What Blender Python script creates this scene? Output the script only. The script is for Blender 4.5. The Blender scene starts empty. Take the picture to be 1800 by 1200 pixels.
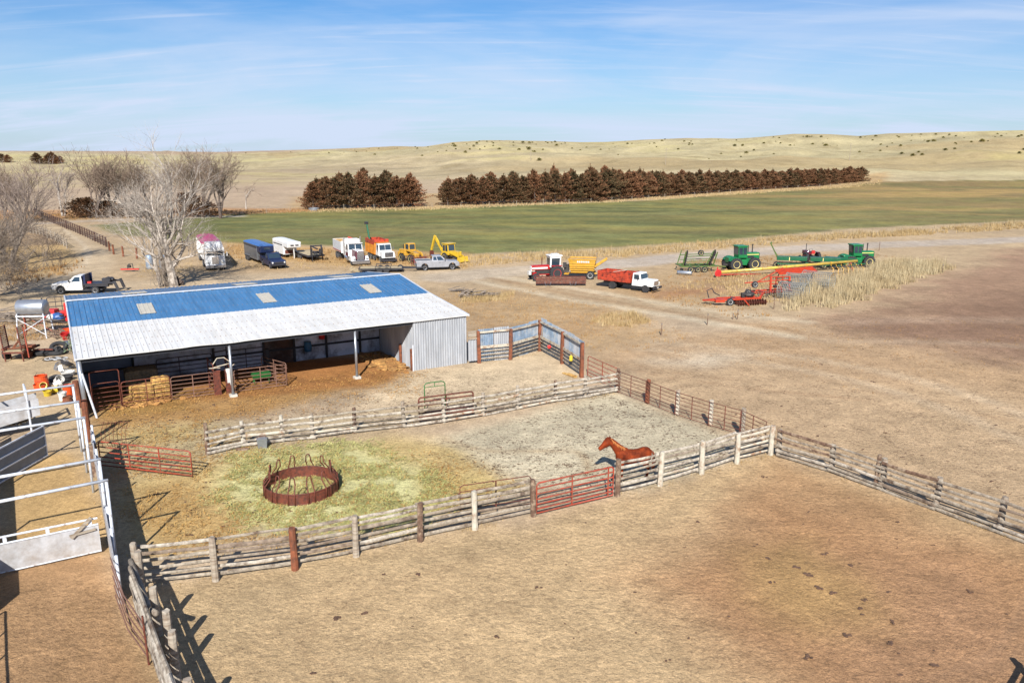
import bpy, bmesh, math, random
import numpy as np
from mathutils import Vector, Matrix
random.seed(7); RNG = np.random.default_rng(11)
D = bpy.data; C = bpy.context.scene.collection
R = math.radians; PI = math.pi
FOC = 1400.0; CAMH = 14.5; PITCH = R(13.5)
_c, _s = math.cos(PITCH), math.sin(PITCH)

def G(px, py, z=0.0):
    """ground point (metres) seen at a photo pixel"""
    u = (px-900)/FOC; v = (600-py)/FOC
    d = (u, _c+v*_s, -_s+v*_c); t = (z-CAMH)/d[2]
    return Vector((d[0]*t, d[1]*t, z))

def lin(c):
    c = c/255.0
    return c/12.92 if c <= .04045 else ((c+.055)/1.055)**2.4
KALB = 0.60
def S(r, g, b, k=None):
    k = KALB if k is None else k
    return (lin(r)*k, lin(g)*k, lin(b)*k)

# ---------------------------------------------------------------- mesh builder
class MB:
    def __init__(s): s.v = []; s.f = []
    def add(s, vs, fs):
        n = len(s.v); s.v += [tuple(v) for v in vs]; s.f += [tuple(i+n for i in f) for f in fs]; return s
    def box(s, c, d, rz=0.0, M=None):
        x, y, z = d[0]/2, d[1]/2, d[2]/2
        vs = [Vector((i*x, j*y, k*z)) for k in (-1, 1) for (i, j) in ((-1,-1),(1,-1),(1,1),(-1,1))]
        if M is None: M = Matrix.Rotation(rz, 3, 'Z')
        vs = [M @ v + Vector(c) for v in vs]
        return s.add(vs, [(3,2,1,0),(4,5,6,7),(0,1,5,4),(1,2,6,5),(2,3,7,6),(3,0,4,7)])
    def frame(s, p, q, up=(0,0,1)):
        p = Vector(p); q = Vector(q); d = (q-p)
        L = d.length or 1e-6; d = d/L; up = Vector(up)
        if abs(d.dot(up)) > .98: up = Vector((1,0,0))
        a = d.cross(up).normalized(); b = a.cross(d).normalized()
        return p, q, d, a, b
    def bar(s, p, q, w, h, up=(0,0,1)):
        p, q, d, a, b = s.frame(p, q, up)
        vs = [o + a*i*w/2 + b*j*h/2 for o in (p, q) for (i, j) in ((-1,-1),(1,-1),(1,1),(-1,1))]
        return s.add(vs, [(0,1,2,3),(7,6,5,4),(4,5,1,0),(5,6,2,1),(6,7,3,2),(7,4,0,3)])
    def tube(s, p, q, r, r2=None, n=8, cap=True, jit=0):
        r2 = r if r2 is None else r2
        p, q, d, a, b = s.frame(p, q)
        vs = []
        for o, rr in ((p, r), (q, r2)):
            for i in range(n):
                t = 2*PI*i/n; k = rr*(1+random.uniform(-jit, jit))
                vs.append(o + a*math.cos(t)*k + b*math.sin(t)*k)
        fs = [(i, (i+1) % n, n+(i+1) % n, n+i) for i in range(n)]
        if cap: fs += [tuple(range(n-1, -1, -1)), tuple(range(n, 2*n))]
        return s.add(vs, fs)
    def path(s, pts, r, n=6, closed=False):
        pts = [Vector(p) for p in pts]; m = len(pts); rings = []
        rs = r if isinstance(r, (list, tuple)) else [r]*m
        pa = None
        for i, p in enumerate(pts):
            if closed: d = pts[(i+1) % m]-pts[i-1]
            else: d = pts[min(i+1, m-1)]-pts[max(i-1, 0)]
            d = d.normalized() if d.length > 1e-9 else Vector((0,0,1))
            if pa is None:
                u = Vector((0,0,1)) if abs(d.z) < .9 else Vector((1,0,0)); a = d.cross(u).normalized()
            else:
                a = (pa - d*pa.dot(d)).normalized()
            pa = a; b = a.cross(d)
            rings.append([p + (a*math.cos(2*PI*k/n) + b*math.sin(2*PI*k/n))*rs[i] for k in range(n)])
        vs = [v for rg in rings for v in rg]; fs = []
        for i in range(m if closed else m-1):
            j = (i+1) % m
            fs += [(i*n+k, i*n+(k+1) % n, j*n+(k+1) % n, j*n+k) for k in range(n)]
        if not closed: fs += [tuple(range(n-1, -1, -1)), tuple((m-1)*n+k for k in range(n))]
        return s.add(vs, fs)
    def loft(s, rings, cap=True):
        n = len(rings[0]); vs = [v for r in rings for v in r]; fs = []
        for i in range(len(rings)-1):
            fs += [(i*n+k, i*n+(k+1) % n, (i+1)*n+(k+1) % n, (i+1)*n+k) for k in range(n)]
        if cap: fs += [tuple(range(n-1, -1, -1)), tuple((len(rings)-1)*n+k for k in range(n))]
        return s.add(vs, fs)
    def prism(s, out, y0, y1):          # outline in (x,z), extruded along y
        n = len(out)
        vs = [(x, y0, z) for x, z in out] + [(x, y1, z) for x, z in out]
        return s.add(vs, [tuple(range(n)), tuple(range(2*n-1, n-1, -1))] + [(i, n+i, n+(i+1) % n, (i+1) % n) for i in range(n)])
    def frus(s, b, t):                   # b,t: (x0,x1,y0,y1,z)
        vs = [(b[0],b[2],b[4]),(b[1],b[2],b[4]),(b[1],b[3],b[4]),(b[0],b[3],b[4]),
              (t[0],t[2],t[4]),(t[1],t[2],t[4]),(t[1],t[3],t[4]),(t[0],t[3],t[4])]
        return s.add(vs, [(3,2,1,0),(4,5,6,7),(0,1,5,4),(1,2,6,5),(2,3,7,6),(3,0,4,7)])
    def quad(s, a, b, c, d): return s.add([a, b, c, d], [(0,1,2,3)])
    def lathe(s, c, prof, n=20, axis='y'):      # prof: (r, along)
        rings = []
        for r, h in prof:
            rg = []
            for k in range(n):
                t = 2*PI*k/n; a, b = r*math.cos(t), r*math.sin(t)
                rg.append({'y': (c[0]+a, c[1]+h, c[2]+b), 'z': (c[0]+a, c[1]+b, c[2]+h), 'x': (c[0]+h, c[1]+a, c[2]+b)}[axis])
            rings.append(rg)
        return s.loft(rings)
    def blob(s, c, r, jit=.15, n=8, m=6):
        rings = []
        for i in range(1, m):
            ph = PI*i/m; rg = []
            for k in range(n):
                t = 2*PI*k/n; q = 1+random.uniform(-jit, jit)
                rg.append((c[0]+r[0]*math.sin(ph)*math.cos(t)*q, c[1]+r[1]*math.sin(ph)*math.sin(t)*q, c[2]-r[2]*math.cos(ph)*q))
            rings.append(rg)
        return s.loft(rings)
    def make(s, name, m, smooth=False, fix=True):
        me = D.meshes.new(name); me.from_pydata(s.v, [], s.f); me.update()
        if fix:
            bm = bmesh.new(); bm.from_mesh(me); bmesh.ops.recalc_face_normals(bm, faces=bm.faces); bm.to_mesh(me); bm.free()
        if m: me.materials.append(m)
        if smooth: me.polygons.foreach_set('use_smooth', [True]*len(me.polygons))
        return me

class Thing:
    def __init__(s, name, label, cat, loc=(0,0,0), rz=0.0, group=None):
        o = D.objects.new(name, None); C.objects.link(o); o.location = loc; o.rotation_euler = (0,0,rz)
        o.empty_display_size = .3
        o['label'] = label; o['category'] = cat
        if group: o['group'] = group
        s.o = o; s.loc = Vector(loc)
    def part(s, name, mb, m, parent=None, label=None, bevel=0, smooth=False):
        o = D.objects.new(name, mb.make(name, m, smooth) if isinstance(mb, MB) else mb); C.objects.link(o)
        o.parent = parent or s.o
        if label: o['label'] = label
        if bevel:
            b = o.modifiers.new('b', 'BEVEL'); b.width = bevel; b.segments = 2; b.limit_method = 'ANGLE'
        return o
def single(name, mb, m, label, cat, loc=(0,0,0), rz=0, group=None, kind=None, smooth=False):
    o = D.objects.new(name, mb.make(name, m, smooth) if isinstance(mb, MB) else mb); C.objects.link(o)
    o.location = loc; o.rotation_euler = (0,0,rz); o['label'] = label; o['category'] = cat
    if group: o['group'] = group
    if kind: o['kind'] = kind
    return o
def copy_tree(o, parent=None):
    c = o.copy(); C.objects.link(c)
    if parent is not None: c.parent = parent
    for ch in list(o.children): copy_tree(ch, c)
    return c

# ---------------------------------------------------------------- materials
def nn(t, k, **kw):
    n = t.nodes.new(k)
    for a, b in kw.items(): setattr(n, a, b)
    return n
def mat(name, c, rough=.75, metal=0.0, var=.14, scale=2.5, bump=0.0, bscale=20, c2=None, amt=.5, s2=2.0, sharp=.08, streak=None, spec=.5, coat=0):
    m = D.materials.new(name); m.use_nodes = True; t = m.node_tree; t.nodes.clear()
    out = nn(t, 'ShaderNodeOutputMaterial'); b = nn(t, 'ShaderNodeBsdfPrincipled'); t.links.new(b.outputs[0], out.inputs[0])
    b.inputs['Roughness'].default_value = rough; b.inputs['Metallic'].default_value = metal
    b.inputs['Specular IOR Level'].default_value = spec
    if coat: b.inputs['Coat Weight'].default_value = coat
    tc = nn(t, 'ShaderNodeTexCoord'); mp = nn(t, 'ShaderNodeMapping'); t.links.new(tc.outputs['Object'], mp.inputs[0])
    if streak: mp.inputs['Scale'].default_value = streak
    no = nn(t, 'ShaderNodeTexNoise'); no.inputs['Scale'].default_value = scale; no.inputs['Detail'].default_value = 5; no.inputs['Roughness'].default_value = .65
    t.links.new(mp.outputs[0], no.inputs['Vector'])
    mr = nn(t, 'ShaderNodeMapRange'); mr.inputs[1].default_value = .3; mr.inputs[2].default_value = .7
    mr.inputs[3].default_value = 1-var*1.4; mr.inputs[4].default_value = 1+var*1.4; t.links.new(no.outputs[0], mr.inputs[0])
    col = None
    if c2:
        n2 = nn(t, 'ShaderNodeTexNoise'); n2.inputs['Scale'].default_value = s2; n2.inputs['Detail'].default_value = 6; n2.inputs['Roughness'].default_value = .7
        t.links.new(mp.outputs[0], n2.inputs['Vector'])
        m2 = nn(t, 'ShaderNodeMapRange'); m2.inputs[1].default_value = .5-(amt-.5)*.5-sharp; m2.inputs[2].default_value = .5-(amt-.5)*.5+sharp
        t.links.new(n2.outputs[0], m2.inputs[0])
        mx = nn(t, 'ShaderNodeMix', data_type='RGBA'); mx.inputs[6].default_value = (*c, 1); mx.inputs[7].default_value = (*c2, 1)
        t.links.new(m2.outputs[0], mx.inputs[0]); col = mx.outputs[2]
    mul = nn(t, 'ShaderNodeVectorMath', operation='SCALE')
    if col: t.links.new(col, mul.inputs[0])
    else: mul.inputs[0].default_value = c
    t.links.new(mr.outputs[0], mul.inputs['Scale']); t.links.new(mul.outputs[0], b.inputs['Base Color'])
    if bump:
        bn = nn(t, 'ShaderNodeTexNoise'); bn.inputs['Scale'].default_value = bscale; bn.inputs['Detail'].default_value = 4
        t.links.new(mp.outputs[0], bn.inputs['Vector'])
        bp = nn(t, 'ShaderNodeBump'); bp.inputs['Strength'].default_value = .8; bp.inputs['Distance'].default_value = bump
        t.links.new(bn.outputs[0], bp.inputs['Height']); t.links.new(bp.outputs[0], b.inputs['Normal'])
    return m

# ---------------------------------------------------------------- noise in python
_perm = RNG.random((512, 512))
def vnoise(x, y, seed=0):
    x = np.asarray(x)+seed*37.7; y = np.asarray(y)+seed*91.3
    xi = np.floor(x).astype(int); yi = np.floor(y).astype(int); fx = x-xi; fy = y-yi
    fx = fx*fx*(3-2*fx); fy = fy*fy*(3-2*fy)
    a = _perm[xi % 512, yi % 512]; b = _perm[(xi+1) % 512, yi % 512]; c = _perm[xi % 512, (yi+1) % 512]; d = _perm[(xi+1) % 512, (yi+1) % 512]
    return (a*(1-fx)+b*fx)*(1-fy)+(c*(1-fx)+d*fx)*fy
def fbm(x, y, sc, seed=0, oct=4):
    v = 0; a = .5; t = 0
    for o in range(oct):
        v = v+a*vnoise(x/sc*2**o, y/sc*2**o, seed+o*3); t += a; a *= .55
    return v/t
def sstep(a, b, x):
    t = np.clip((x-a)/(b-a), 0, 1); return t*t*(3-2*t)
def polymask(X, Y, pts, soft):
    """1 inside polygon, fading over soft metres"""
    n = len(pts); ins = np.zeros(X.shape, bool); dist = np.full(X.shape, 1e9)
    for i in range(n):
        x0, y0 = pts[i]; x1, y1 = pts[(i+1) % n]
        dx, dy = x1-x0, y1-y0; L = dx*dx+dy*dy+1e-9
        t = np.clip(((X-x0)*dx+(Y-y0)*dy)/L, 0, 1)
        dist = np.minimum(dist, np.hypot(X-x0-t*dx, Y-y0-t*dy))
        cond = ((y0 > Y) != (y1 > Y))
        with np.errstate(divide='ignore', invalid='ignore'):
            xs = (x1-x0)*(Y-y0)/((y1-y0) if abs(y1-y0) > 1e-9 else 1e-9)+x0
        ins ^= cond & (X < xs)
    sd = np.where(ins, dist, -dist)
    return sstep(-soft, soft, sd)
def linemask(X, Y, pts, w, soft):
    dist = np.full(X.shape, 1e9)
    for i in range(len(pts)-1):
        x0, y0 = pts[i]; x1, y1 = pts[i+1]
        dx, dy = x1-x0, y1-y0; L = dx*dx+dy*dy+1e-9
        t = np.clip(((X-x0)*dx+(Y-y0)*dy)/L, 0, 1)
        dist = np.minimum(dist, np.hypot(X-x0-t*dx, Y-y0-t*dy))
    return 1-sstep(w/2-soft, w/2+soft, dist)
def smooth_poly(pts, it=2):
    for _ in range(it):
        q = []
        for i in range(len(pts)-1):
            a, b = pts[i], pts[i+1]
            q += [(a[0]*.75+b[0]*.25, a[1]*.75+b[1]*.25), (a[0]*.25+b[0]*.75, a[1]*.25+b[1]*.75)]
        pts = [pts[0]]+q+[pts[-1]]
    return pts

# ---------------------------------------------------------------- terrain shape
SKY = [(-900,265),(0,265),(240,265.5),(400,267),(470,265),(560,263),(640,260),(700,257),(750,258),(800,250),(850,246.5),(900,246.5),(960,248),(1020,250),(1060,249.5),
       (1120,246),(1200,243),(1280,245),(1340,240.5),(1380,237),(1440,237.5),(1490,241),(1540,237.5),(1620,236),(1700,235),(1800,234.5),(2700,236)]
DIST = [(-900,3600),(400,3600),(640,2600),(760,1500),(900,1150),(1300,1150),(1800,1050),(2700,1050)]
D0 = [(-900,420),(300,420),(800,330),(1200,330),(1540,360),(1800,390),(2700,400)]
def terrain(X, Y):
    d = np.hypot(X, Y)+1e-6
    yy = np.maximum(Y, 1e-3)
    px = np.where(Y > 0, 900+FOC*_c*(X/yy)*1.03, np.where(X > 0, 2700, -900)); px = np.clip(px, -900, 2700)
    ys = np.interp(px, [a for a, b in SKY], [b for a, b in SKY])
    DD = np.interp(px, [a for a, b in DIST], [b for a, b in DIST]); d0 = np.interp(px, [a for a, b in D0], [b for a, b in D0])
    ang = np.arctan((ys-600)/FOC)+PITCH
    zc = CAMH-DD*np.tan(ang)
    t = np.clip((d-d0)/(DD-d0), 0, 1)
    w = .55*t+.45*t*t*(3-2*t)
    z = zc*w
    env = np.clip(t*6, 0, 1)*np.clip((1-t)*2.2, 0, 1)
    z = z+env*((fbm(X, Y, 170, 5)-.5)*np.clip(d*.03, 0, 24)+(fbm(X, Y, 55, 6)-.5)*np.clip(d*.011, 0, 9))
    z = np.where(t >= 1, zc-(d-DD)*.012+(fbm(X, Y, 260, 8)-.5)*np.clip((d-DD)/150, 0, 1)*3, z)
    return np.where(d < 300, 0.0, z)
def tz(x, y): return float(terrain(np.array([float(x)]), np.array([float(y)]))[0])
def GT(px, py):
    """terrain point seen at a photo pixel (marches the ray)"""
    u = (px-900)/FOC; v = (600-py)/FOC; dx, dy, dz = u, _c+v*_s, -_s+v*_c
    ts = np.arange(200, 3600, 2.0); X = dx*ts; Y = dy*ts; Z = CAMH+dz*ts
    w = np.where(Z <= terrain(X, Y))[0]
    i = w[0] if len(w) else len(ts)-1
    return Vector((X[i], Y[i], float(terrain(X[i:i+1], Y[i:i+1])[0])))

# ---------------------------------------------------------------- ground colour zones (photo pixel outlines -> metres)
BASE = S(206,184,150)
FIELD = [(160,397),(400,377),(560,370),(760,366),(1150,352),(1300,340),(1545,324),(1800,323),(2100,322),(2100,385),(1800,388),(1500,402),(1250,425),(1000,440),(820,448),(560,430),(400,428),(300,421),(200,412)]
MAINROAD = [(790,487),(840,481),(1000,470),(1100,463),(1200,452),(1400,437),(1550,430),(1700,425),(1820,420),(2200,405)]
ZONES = [
 # kind, pts, colour, soft, warp, strength, straw, lumps
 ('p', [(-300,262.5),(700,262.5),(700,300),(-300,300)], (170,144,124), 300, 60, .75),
 ('p', [(-300,385),(900,372),(1560,330),(2400,322),(2400,500),(1800,560),(-300,560)], (190,164,126), 4, 4, .6),
 ('p', [(500,378),(1550,334),(1560,318),(1000,335),(520,345)], (190,160,116), 3, 3, .9),
 ('p', [(-300,392),(420,379),(560,372),(560,366),(420,366),(-300,372)], (196,148,100), 3, 4, .8),
 ('p', [(-300,380),(100,386),(180,420),(120,450),(60,480),(-300,500)], (160,135,105), 3, 3, .8),
 ('p', [(40,432),(130,428),(150,455),(60,490),(-80,520),(-80,440)], (190,160,110), 2, 2, .8),
 ('f', FIELD, (117,118,72), 1.5, 2.5, 1.0),
 # dry lot at right
 ('p', [(1060,640),(1330,570),(1500,560),(1650,520),(1750,480),(2300,430),(2300,1000),(1800,960),(1354,800),(1090,680)], (202,172,134), 3, 4, .9),
 ('p', [(1480,570),(1560,520),(1680,470),(1800,440),(2300,420),(2300,640),(1800,640),(1640,620)], (168,136,110), 5, 6, .95),
 ('p', [(1460,600),(1560,545),(1680,525),(2300,500),(2300,585),(1800,600),(1620,612)], (142,112,90), 4, 6, .7),
 ('p', [(1030,660),(1300,640),(1700,690),(2300,800),(2300,700),(1700,630),(1350,600),(1100,620)], (184,150,112), 4, 5, .5),
 ('p', [(1150,640),(1230,622),(1300,628),(1240,645)], (226,208,180), 2, 2, .9),
 # weeds and brown patches around the machinery
 ('p', [(1060,500),(1180,455),(1400,445),(1480,445),(1400,500),(1330,520),(1230,540),(1100,530)], (190,160,118), 3, 4, .7),
 ('p', [(1130,512),(1250,500),(1290,515),(1180,528)], (170,120,84), 3, 4, .7),
 ('p', [(1190,480),(1400,478),(1380,510),(1250,505)], (165,130,100), 3, 4, .5),
 ('p', [(770,515),(900,510),(1060,540),(1180,590),(1060,630),(900,570),(830,590)], (186,156,116), 2.5, 3, .85),
 ('p', [(830,560),(950,575),(1020,560),(1000,600),(830,600)], (170,136,98), 2, 3, .5),
 ('p', [(380,425),(820,445),(820,472),(560,465),(380,450)], (196,160,108), 2, 2, .85),
 ('p', [(420,455),(620,468),(800,478),(600,486),(420,476)], (190,160,120), 2, 2, .6),
 # barn lot
 ('p', [(150,700),(430,680),(560,650),(730,640),(730,660),(560,700),(400,735),(190,760),(160,800)], (188,146,92), 1.2, 1.5, .95),
 ('p', [(300,640),(700,625),(735,650),(640,680),(500,692),(300,705)], (176,122,72), .8, 1.2, .95),
 ('p', [(160,650),(330,640),(330,720),(170,735)], (178,140,80), .8, 1, .8),
 ('p', [(730,655),(830,640),(950,618),(1020,660),(1025,680),(830,700),(620,720),(640,690)], (222,199,164), 1.2, 1.5, .9),
 ('p', [(170,760),(360,740),(370,800),(480,790),(700,760),(830,780),(900,850),(520,920),(260,970),(200,900)], (212,184,122), 1.5, 1.5, .85),
 ('p', [(300,780),(350,745),(640,725),(830,700),(1020,680),(1000,700),(700,740),(420,800),(200,850),(190,780)], (203,183,146), 1, 1.5, .7),
 ('p', [(420,800),(620,780),(740,830),(780,880),(700,930),(470,930),(390,880)], (222,218,156), 1.2, 1.2, .95),
 ('p', [(240,860),(330,840),(400,890),(420,930),(260,970),(215,900)], (188,148,92), 1, 1.3, .7),
 ('p', [(740,830),(830,840),(900,850),(900,870),(720,910)], (202,178,112), 1, 1.3, .8),
 ('p', [(780,770),(1080,690),(1350,790),(1160,850),(1000,860),(880,830)], (212,199,168), 1, 1.5, .9),
 ('l', [(780,770),(850,795),(960,793),(1010,790),(1030,805),(1035,830)], (178,150,112), .35, .3, .6, .8),
 # foreground paddock
 ('p', [(240,1040),(940,915),(1354,800),(1800,955),(2300,1130),(2300,1600),(100,1600)], (223,190,143), 1, 1.5, .9),
 ('p', [(1100,1000),(1350,880),(1800,960),(2300,1140),(2300,1600),(1150,1600),(1350,1200)], (188,143,102), 2.5, 2, .9),
 ('p', [(1380,810),(1620,900),(1500,960),(1250,900)], (186,142,100), 1.5, 1.5, .7),
 ('p', [(1300,960),(1420,940),(1520,1020),(1560,1080),(1430,1100),(1320,1040)], (184,150,98), 1.6, 2.2, .7),
 ('p', [(1480,1120),(1650,980),(1800,1080),(1800,1200),(1500,1250)], (178,138,104), 1.5, 2, .6),
 ('p', [(240,1040),(600,975),(940,912),(1100,875),(1100,900),(800,985),(500,1040),(350,1200),(240,1200)], (208,180,138), 1, 1.5, .7),
 ('p', [(-300,890),(180,960),(230,1080),(330,1300),(-300,1300)], (186,146,104), .8, 1, .9),
 ('p', [(0,800),(130,790),(190,960),(0,960)], (205,168,108), .8, 1, .8),
 ('p', [(0,620),(130,640),(150,800),(60,760),(0,700)], (205,180,142), .8, 1, .8),
]
LINES = [
 ([(1150,600),(1320,618),(1500,640),(1700,690),(1900,770)], (222,200,168), 1.3, .6, .5),
 ([(1130,612),(1300,634),(1480,660),(1660,715),(1850,800)], (222,200,168), 1.1, .5, .45),
 ([(1240,575),(1450,600),(1650,600),(1850,610)], (214,190,158), 1.6, .8, .45),
 (MAINROAD, (196,184,170), 7.0, .6, .95),
 ([(-200,486),(60,500),(250,508),(450,490),(640,484),(800,484),(950,476)], (208,188,158), 9.0, 2.0, .8),
 ([(60,392),(90,402),(130,418),(165,445),(170,470),(120,495),(0,540)], (205,184,152), 4.5, 1.0, .9),
 ([(70,393),(160,388),(300,384),(420,380)], (196,184,172), 4.0, 1.0, .8),
 ([(110,402),(150,430),(158,460),(110,490)], (222,205,178), .6, .3, .6),
 ([(860,488),(960,510),(1100,534),(1230,556),(1400,582)], (166,134,98), .9, .35, .75),
 ([(840,495),(960,520),(1100,543),(1230,563),(1400,592)], (224,208,178), 1.5, .6, .75),
 ([(880,487),(1000,505),(1130,528),(1260,548),(1420,566)], (222,206,176), 1.6, .6, .7),
 ([(880,492),(1010,512),(1130,530)], (152,116,80), .35, .2, .6),
 ([(1500,566),(1650,560),(1800,563),(2000,570)], (196,172,146), 2.5, 1.0, .4),
 ([(1060,640),(1200,668),(1400,690),(1800,740)], (172,138,104), .35, .2, .5),
 ([(1060,632),(1200,658),(1400,678),(1800,720)], (172,138,104), .35, .2, .4),
 ([(1560,1230),(1700,1170),(1780,1110),(1815,1020)], (168,134,104), .3, .12, .5),
 ([(1590,1240),(1720,1190),(1800,1130)], (168,134,104), .3, .12, .5),
 ([(600,1180),(520,1140),(560,1080),(700,1020),(830,980)], (192,160,120), .3, .12, .4),
 ([(110,1200),(115,1120),(125,1060)], (178,140,98), .35, .1, .4),
 ([(150,1200),(150,1130),(150,1070)], (178,140,98), .35, .1, .4),
]
def w2(pts): return [tuple(G(x, y)[:2]) for x, y in pts]
def ground_color(X, Y):
    d = np.hypot(X, Y)
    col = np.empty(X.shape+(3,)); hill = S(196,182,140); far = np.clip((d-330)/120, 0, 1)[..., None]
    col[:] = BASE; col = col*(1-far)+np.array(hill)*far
    wx = (fbm(X, Y, 4, 20)-.5)*2; wy = (fbm(X, Y, 4, 21)-.5)*2
    wX = (fbm(X, Y, 15, 22)-.5)*2; wY = (fbm(X, Y, 15, 23)-.5)*2
    for z in ZONES:
        kind, pts, c = z[0], z[1], z[2]
        if kind == 'l':
            m = linemask(X, Y, smooth_poly(w2(pts)), z[3], z[4])*z[6-1]; c = np.array(S(*c)); col = col*(1-m[..., None])+c*m[..., None]; continue
        soft, warp, st = z[3], z[4], z[5]
        k = min(1, warp/6)
        X2 = X+wx*warp*.6+wX*warp*.7*k; Y2 = Y+wy*warp*.6+wY*warp*1.2*k
        pw = w2(pts)
        m = polymask(X2, Y2, pw, soft)*st
        cc = np.array(S(*c))
        if kind == 'f':
            n1 = fbm(X*.35, Y, 9, 30); n2 = fbm(X*.5, Y, 30, 31); n3 = fbm(X*.3, Y, 3, 32)
            rt = sstep(20, 150, X+(n2-.5)*60)
            n4 = fbm(X*.2, Y, 4, 33); ccf = cc*(1.2+(n1-.5)[..., None]*.8+(n4-.5)[..., None]*.9+(fbm(X*.45, Y, 1.8, 34)-.5)[..., None]*1.1)
            yel = np.array(S(150,140,78)); brn = np.array(S(150,126,86)); tan = np.array(S(182,152,96)); dk = np.array(S(92,98,58))
            q = (sstep(.52, .68, n1)*.75)[..., None]; ccf = ccf*(1-q)+yel*q
            q = (sstep(.5, .62, n2)*.5*(1-rt))[..., None]; ccf = ccf*(1-q)+dk*q
            q = (rt*(.35+.5*sstep(.4, .6, n1)))[..., None]; ccf = ccf*(1-q)+brn*q
            q = (sstep(.55, .64, n2)*rt*.8)[..., None]; ccf = ccf*(1-q)+tan*q
            q = (sstep(.56, .7, n3)*.5)[..., None]; ccf = ccf*(1-q)+yel*q
            n6 = fbm(X*.12, Y, 7, 35); q = (sstep(.56, .7, n6)*.25)[..., None]; ccf = ccf*(1-q)+np.array(S(140,118,80))*q
            e = (sstep(16, 0, Y-(w2([(820,448)])[0][1]+6+np.maximum(X, 0)*.35))*.0)[..., None]
            col = col*(1-m[..., None])+ccf*m[..., None]
        else:
            col = col*(1-m[..., None])+cc*m[..., None]
    for pts, c, wd, soft, st in LINES:
        m = linemask(X+wx*.35, Y+wy*.35, smooth_poly(w2(pts)), wd, soft)*st
        m = m*(.75+.5*(fbm(X, Y, 2.5, 40)-.5)); m = np.clip(m, 0, 1)[..., None]
        col = col*(1-m)+np.array(S(*c))*m
    # hills: streaks of paler and darker grass, then a painted haze far off
    h = sstep(300, 480, d)
    n = fbm(X*.5, Y, 60, 50); n2 = fbm(X, Y, 18, 51); n3 = fbm(X*.25, Y, 140, 52)
    mul = 1+h*((n-.5)*.5+(n2-.5)*.5+(fbm(X*.3, Y, 30, 53)-.5)*.45)
    col = col*mul[..., None]
    q = (h*sstep(.53, .66, n3)*.55)[..., None]; col = col*(1-q)+np.array(S(178,152,108))*q
    q = (h*sstep(.58, .7, n)*.35)[..., None]; col = col*(1-q)+np.array(S(196,184,116))*q
    n7 = fbm(X*.6, Y, 9, 54); q = (h*sstep(.58, .72, n7)*.4)[..., None]; col = col*(1-q)+np.array(S(150,132,92))*q
    q = (sstep(1300, 3300, d)*.8)[..., None]; col = col*(1-q)+np.array(S(184,156,140))*q  # pinkish distance haze put into the ground colour
    # general mottling
    g = 1+(1-h)*((fbm(X, Y, 6, 60)-.5)*.22+(fbm(X, Y, 1.6, 61)-.5)*.20+(fbm(X, Y, 22, 62)-.5)*.15+(fbm(X*.7+Y*.3, Y, 3.2, 63)-.5)*.1)
    col = col*g[..., None]
    return np.clip(col, 0.01, .9)

# attributes: speck (dark litter), straw (fibres), lump (trampled)
def attr_masks(X, Y):
    def pm(pts, soft): return polymask(X, Y, w2(pts), soft)
    pen = pm([(780,775),(1060,690),(1350,790),(1160,850),(960,880),(840,840)], 1)
    lot = pm([(160,700),(700,640),(1020,660),(1020,690),(830,740),(360,800),(180,800)], 1)
    hay = pm([(190,760),(360,740),(480,790),(700,760),(830,790),(940,860),(520,940),(250,980)], 1)
    fg = pm([(-300,1000),(230,1040),(940,915),(1354,800),(2300,1130),(2300,1700),(-300,1700)], 1)
    dry = pm([(1060,640),(1330,570),(1650,520),(2300,430),(2300,1000),(1354,800),(1090,680)], 3)
    spk = np.clip(pen*1.0+lot*.55+hay*.35+dry*.5+fg*.18+.12, 0, 1)
    straw = np.clip(hay*1.0+lot*.3+fg*.1, 0, 1)
    lump = np.clip(fg*1.0+hay*.5+pen*.7+lot*.5+dry*.5+.25, 0, 1)
    d = np.hypot(X, Y); far = np.clip((d-150)/250, 0, 1)
    return spk*(1-far), straw, lump

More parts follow.
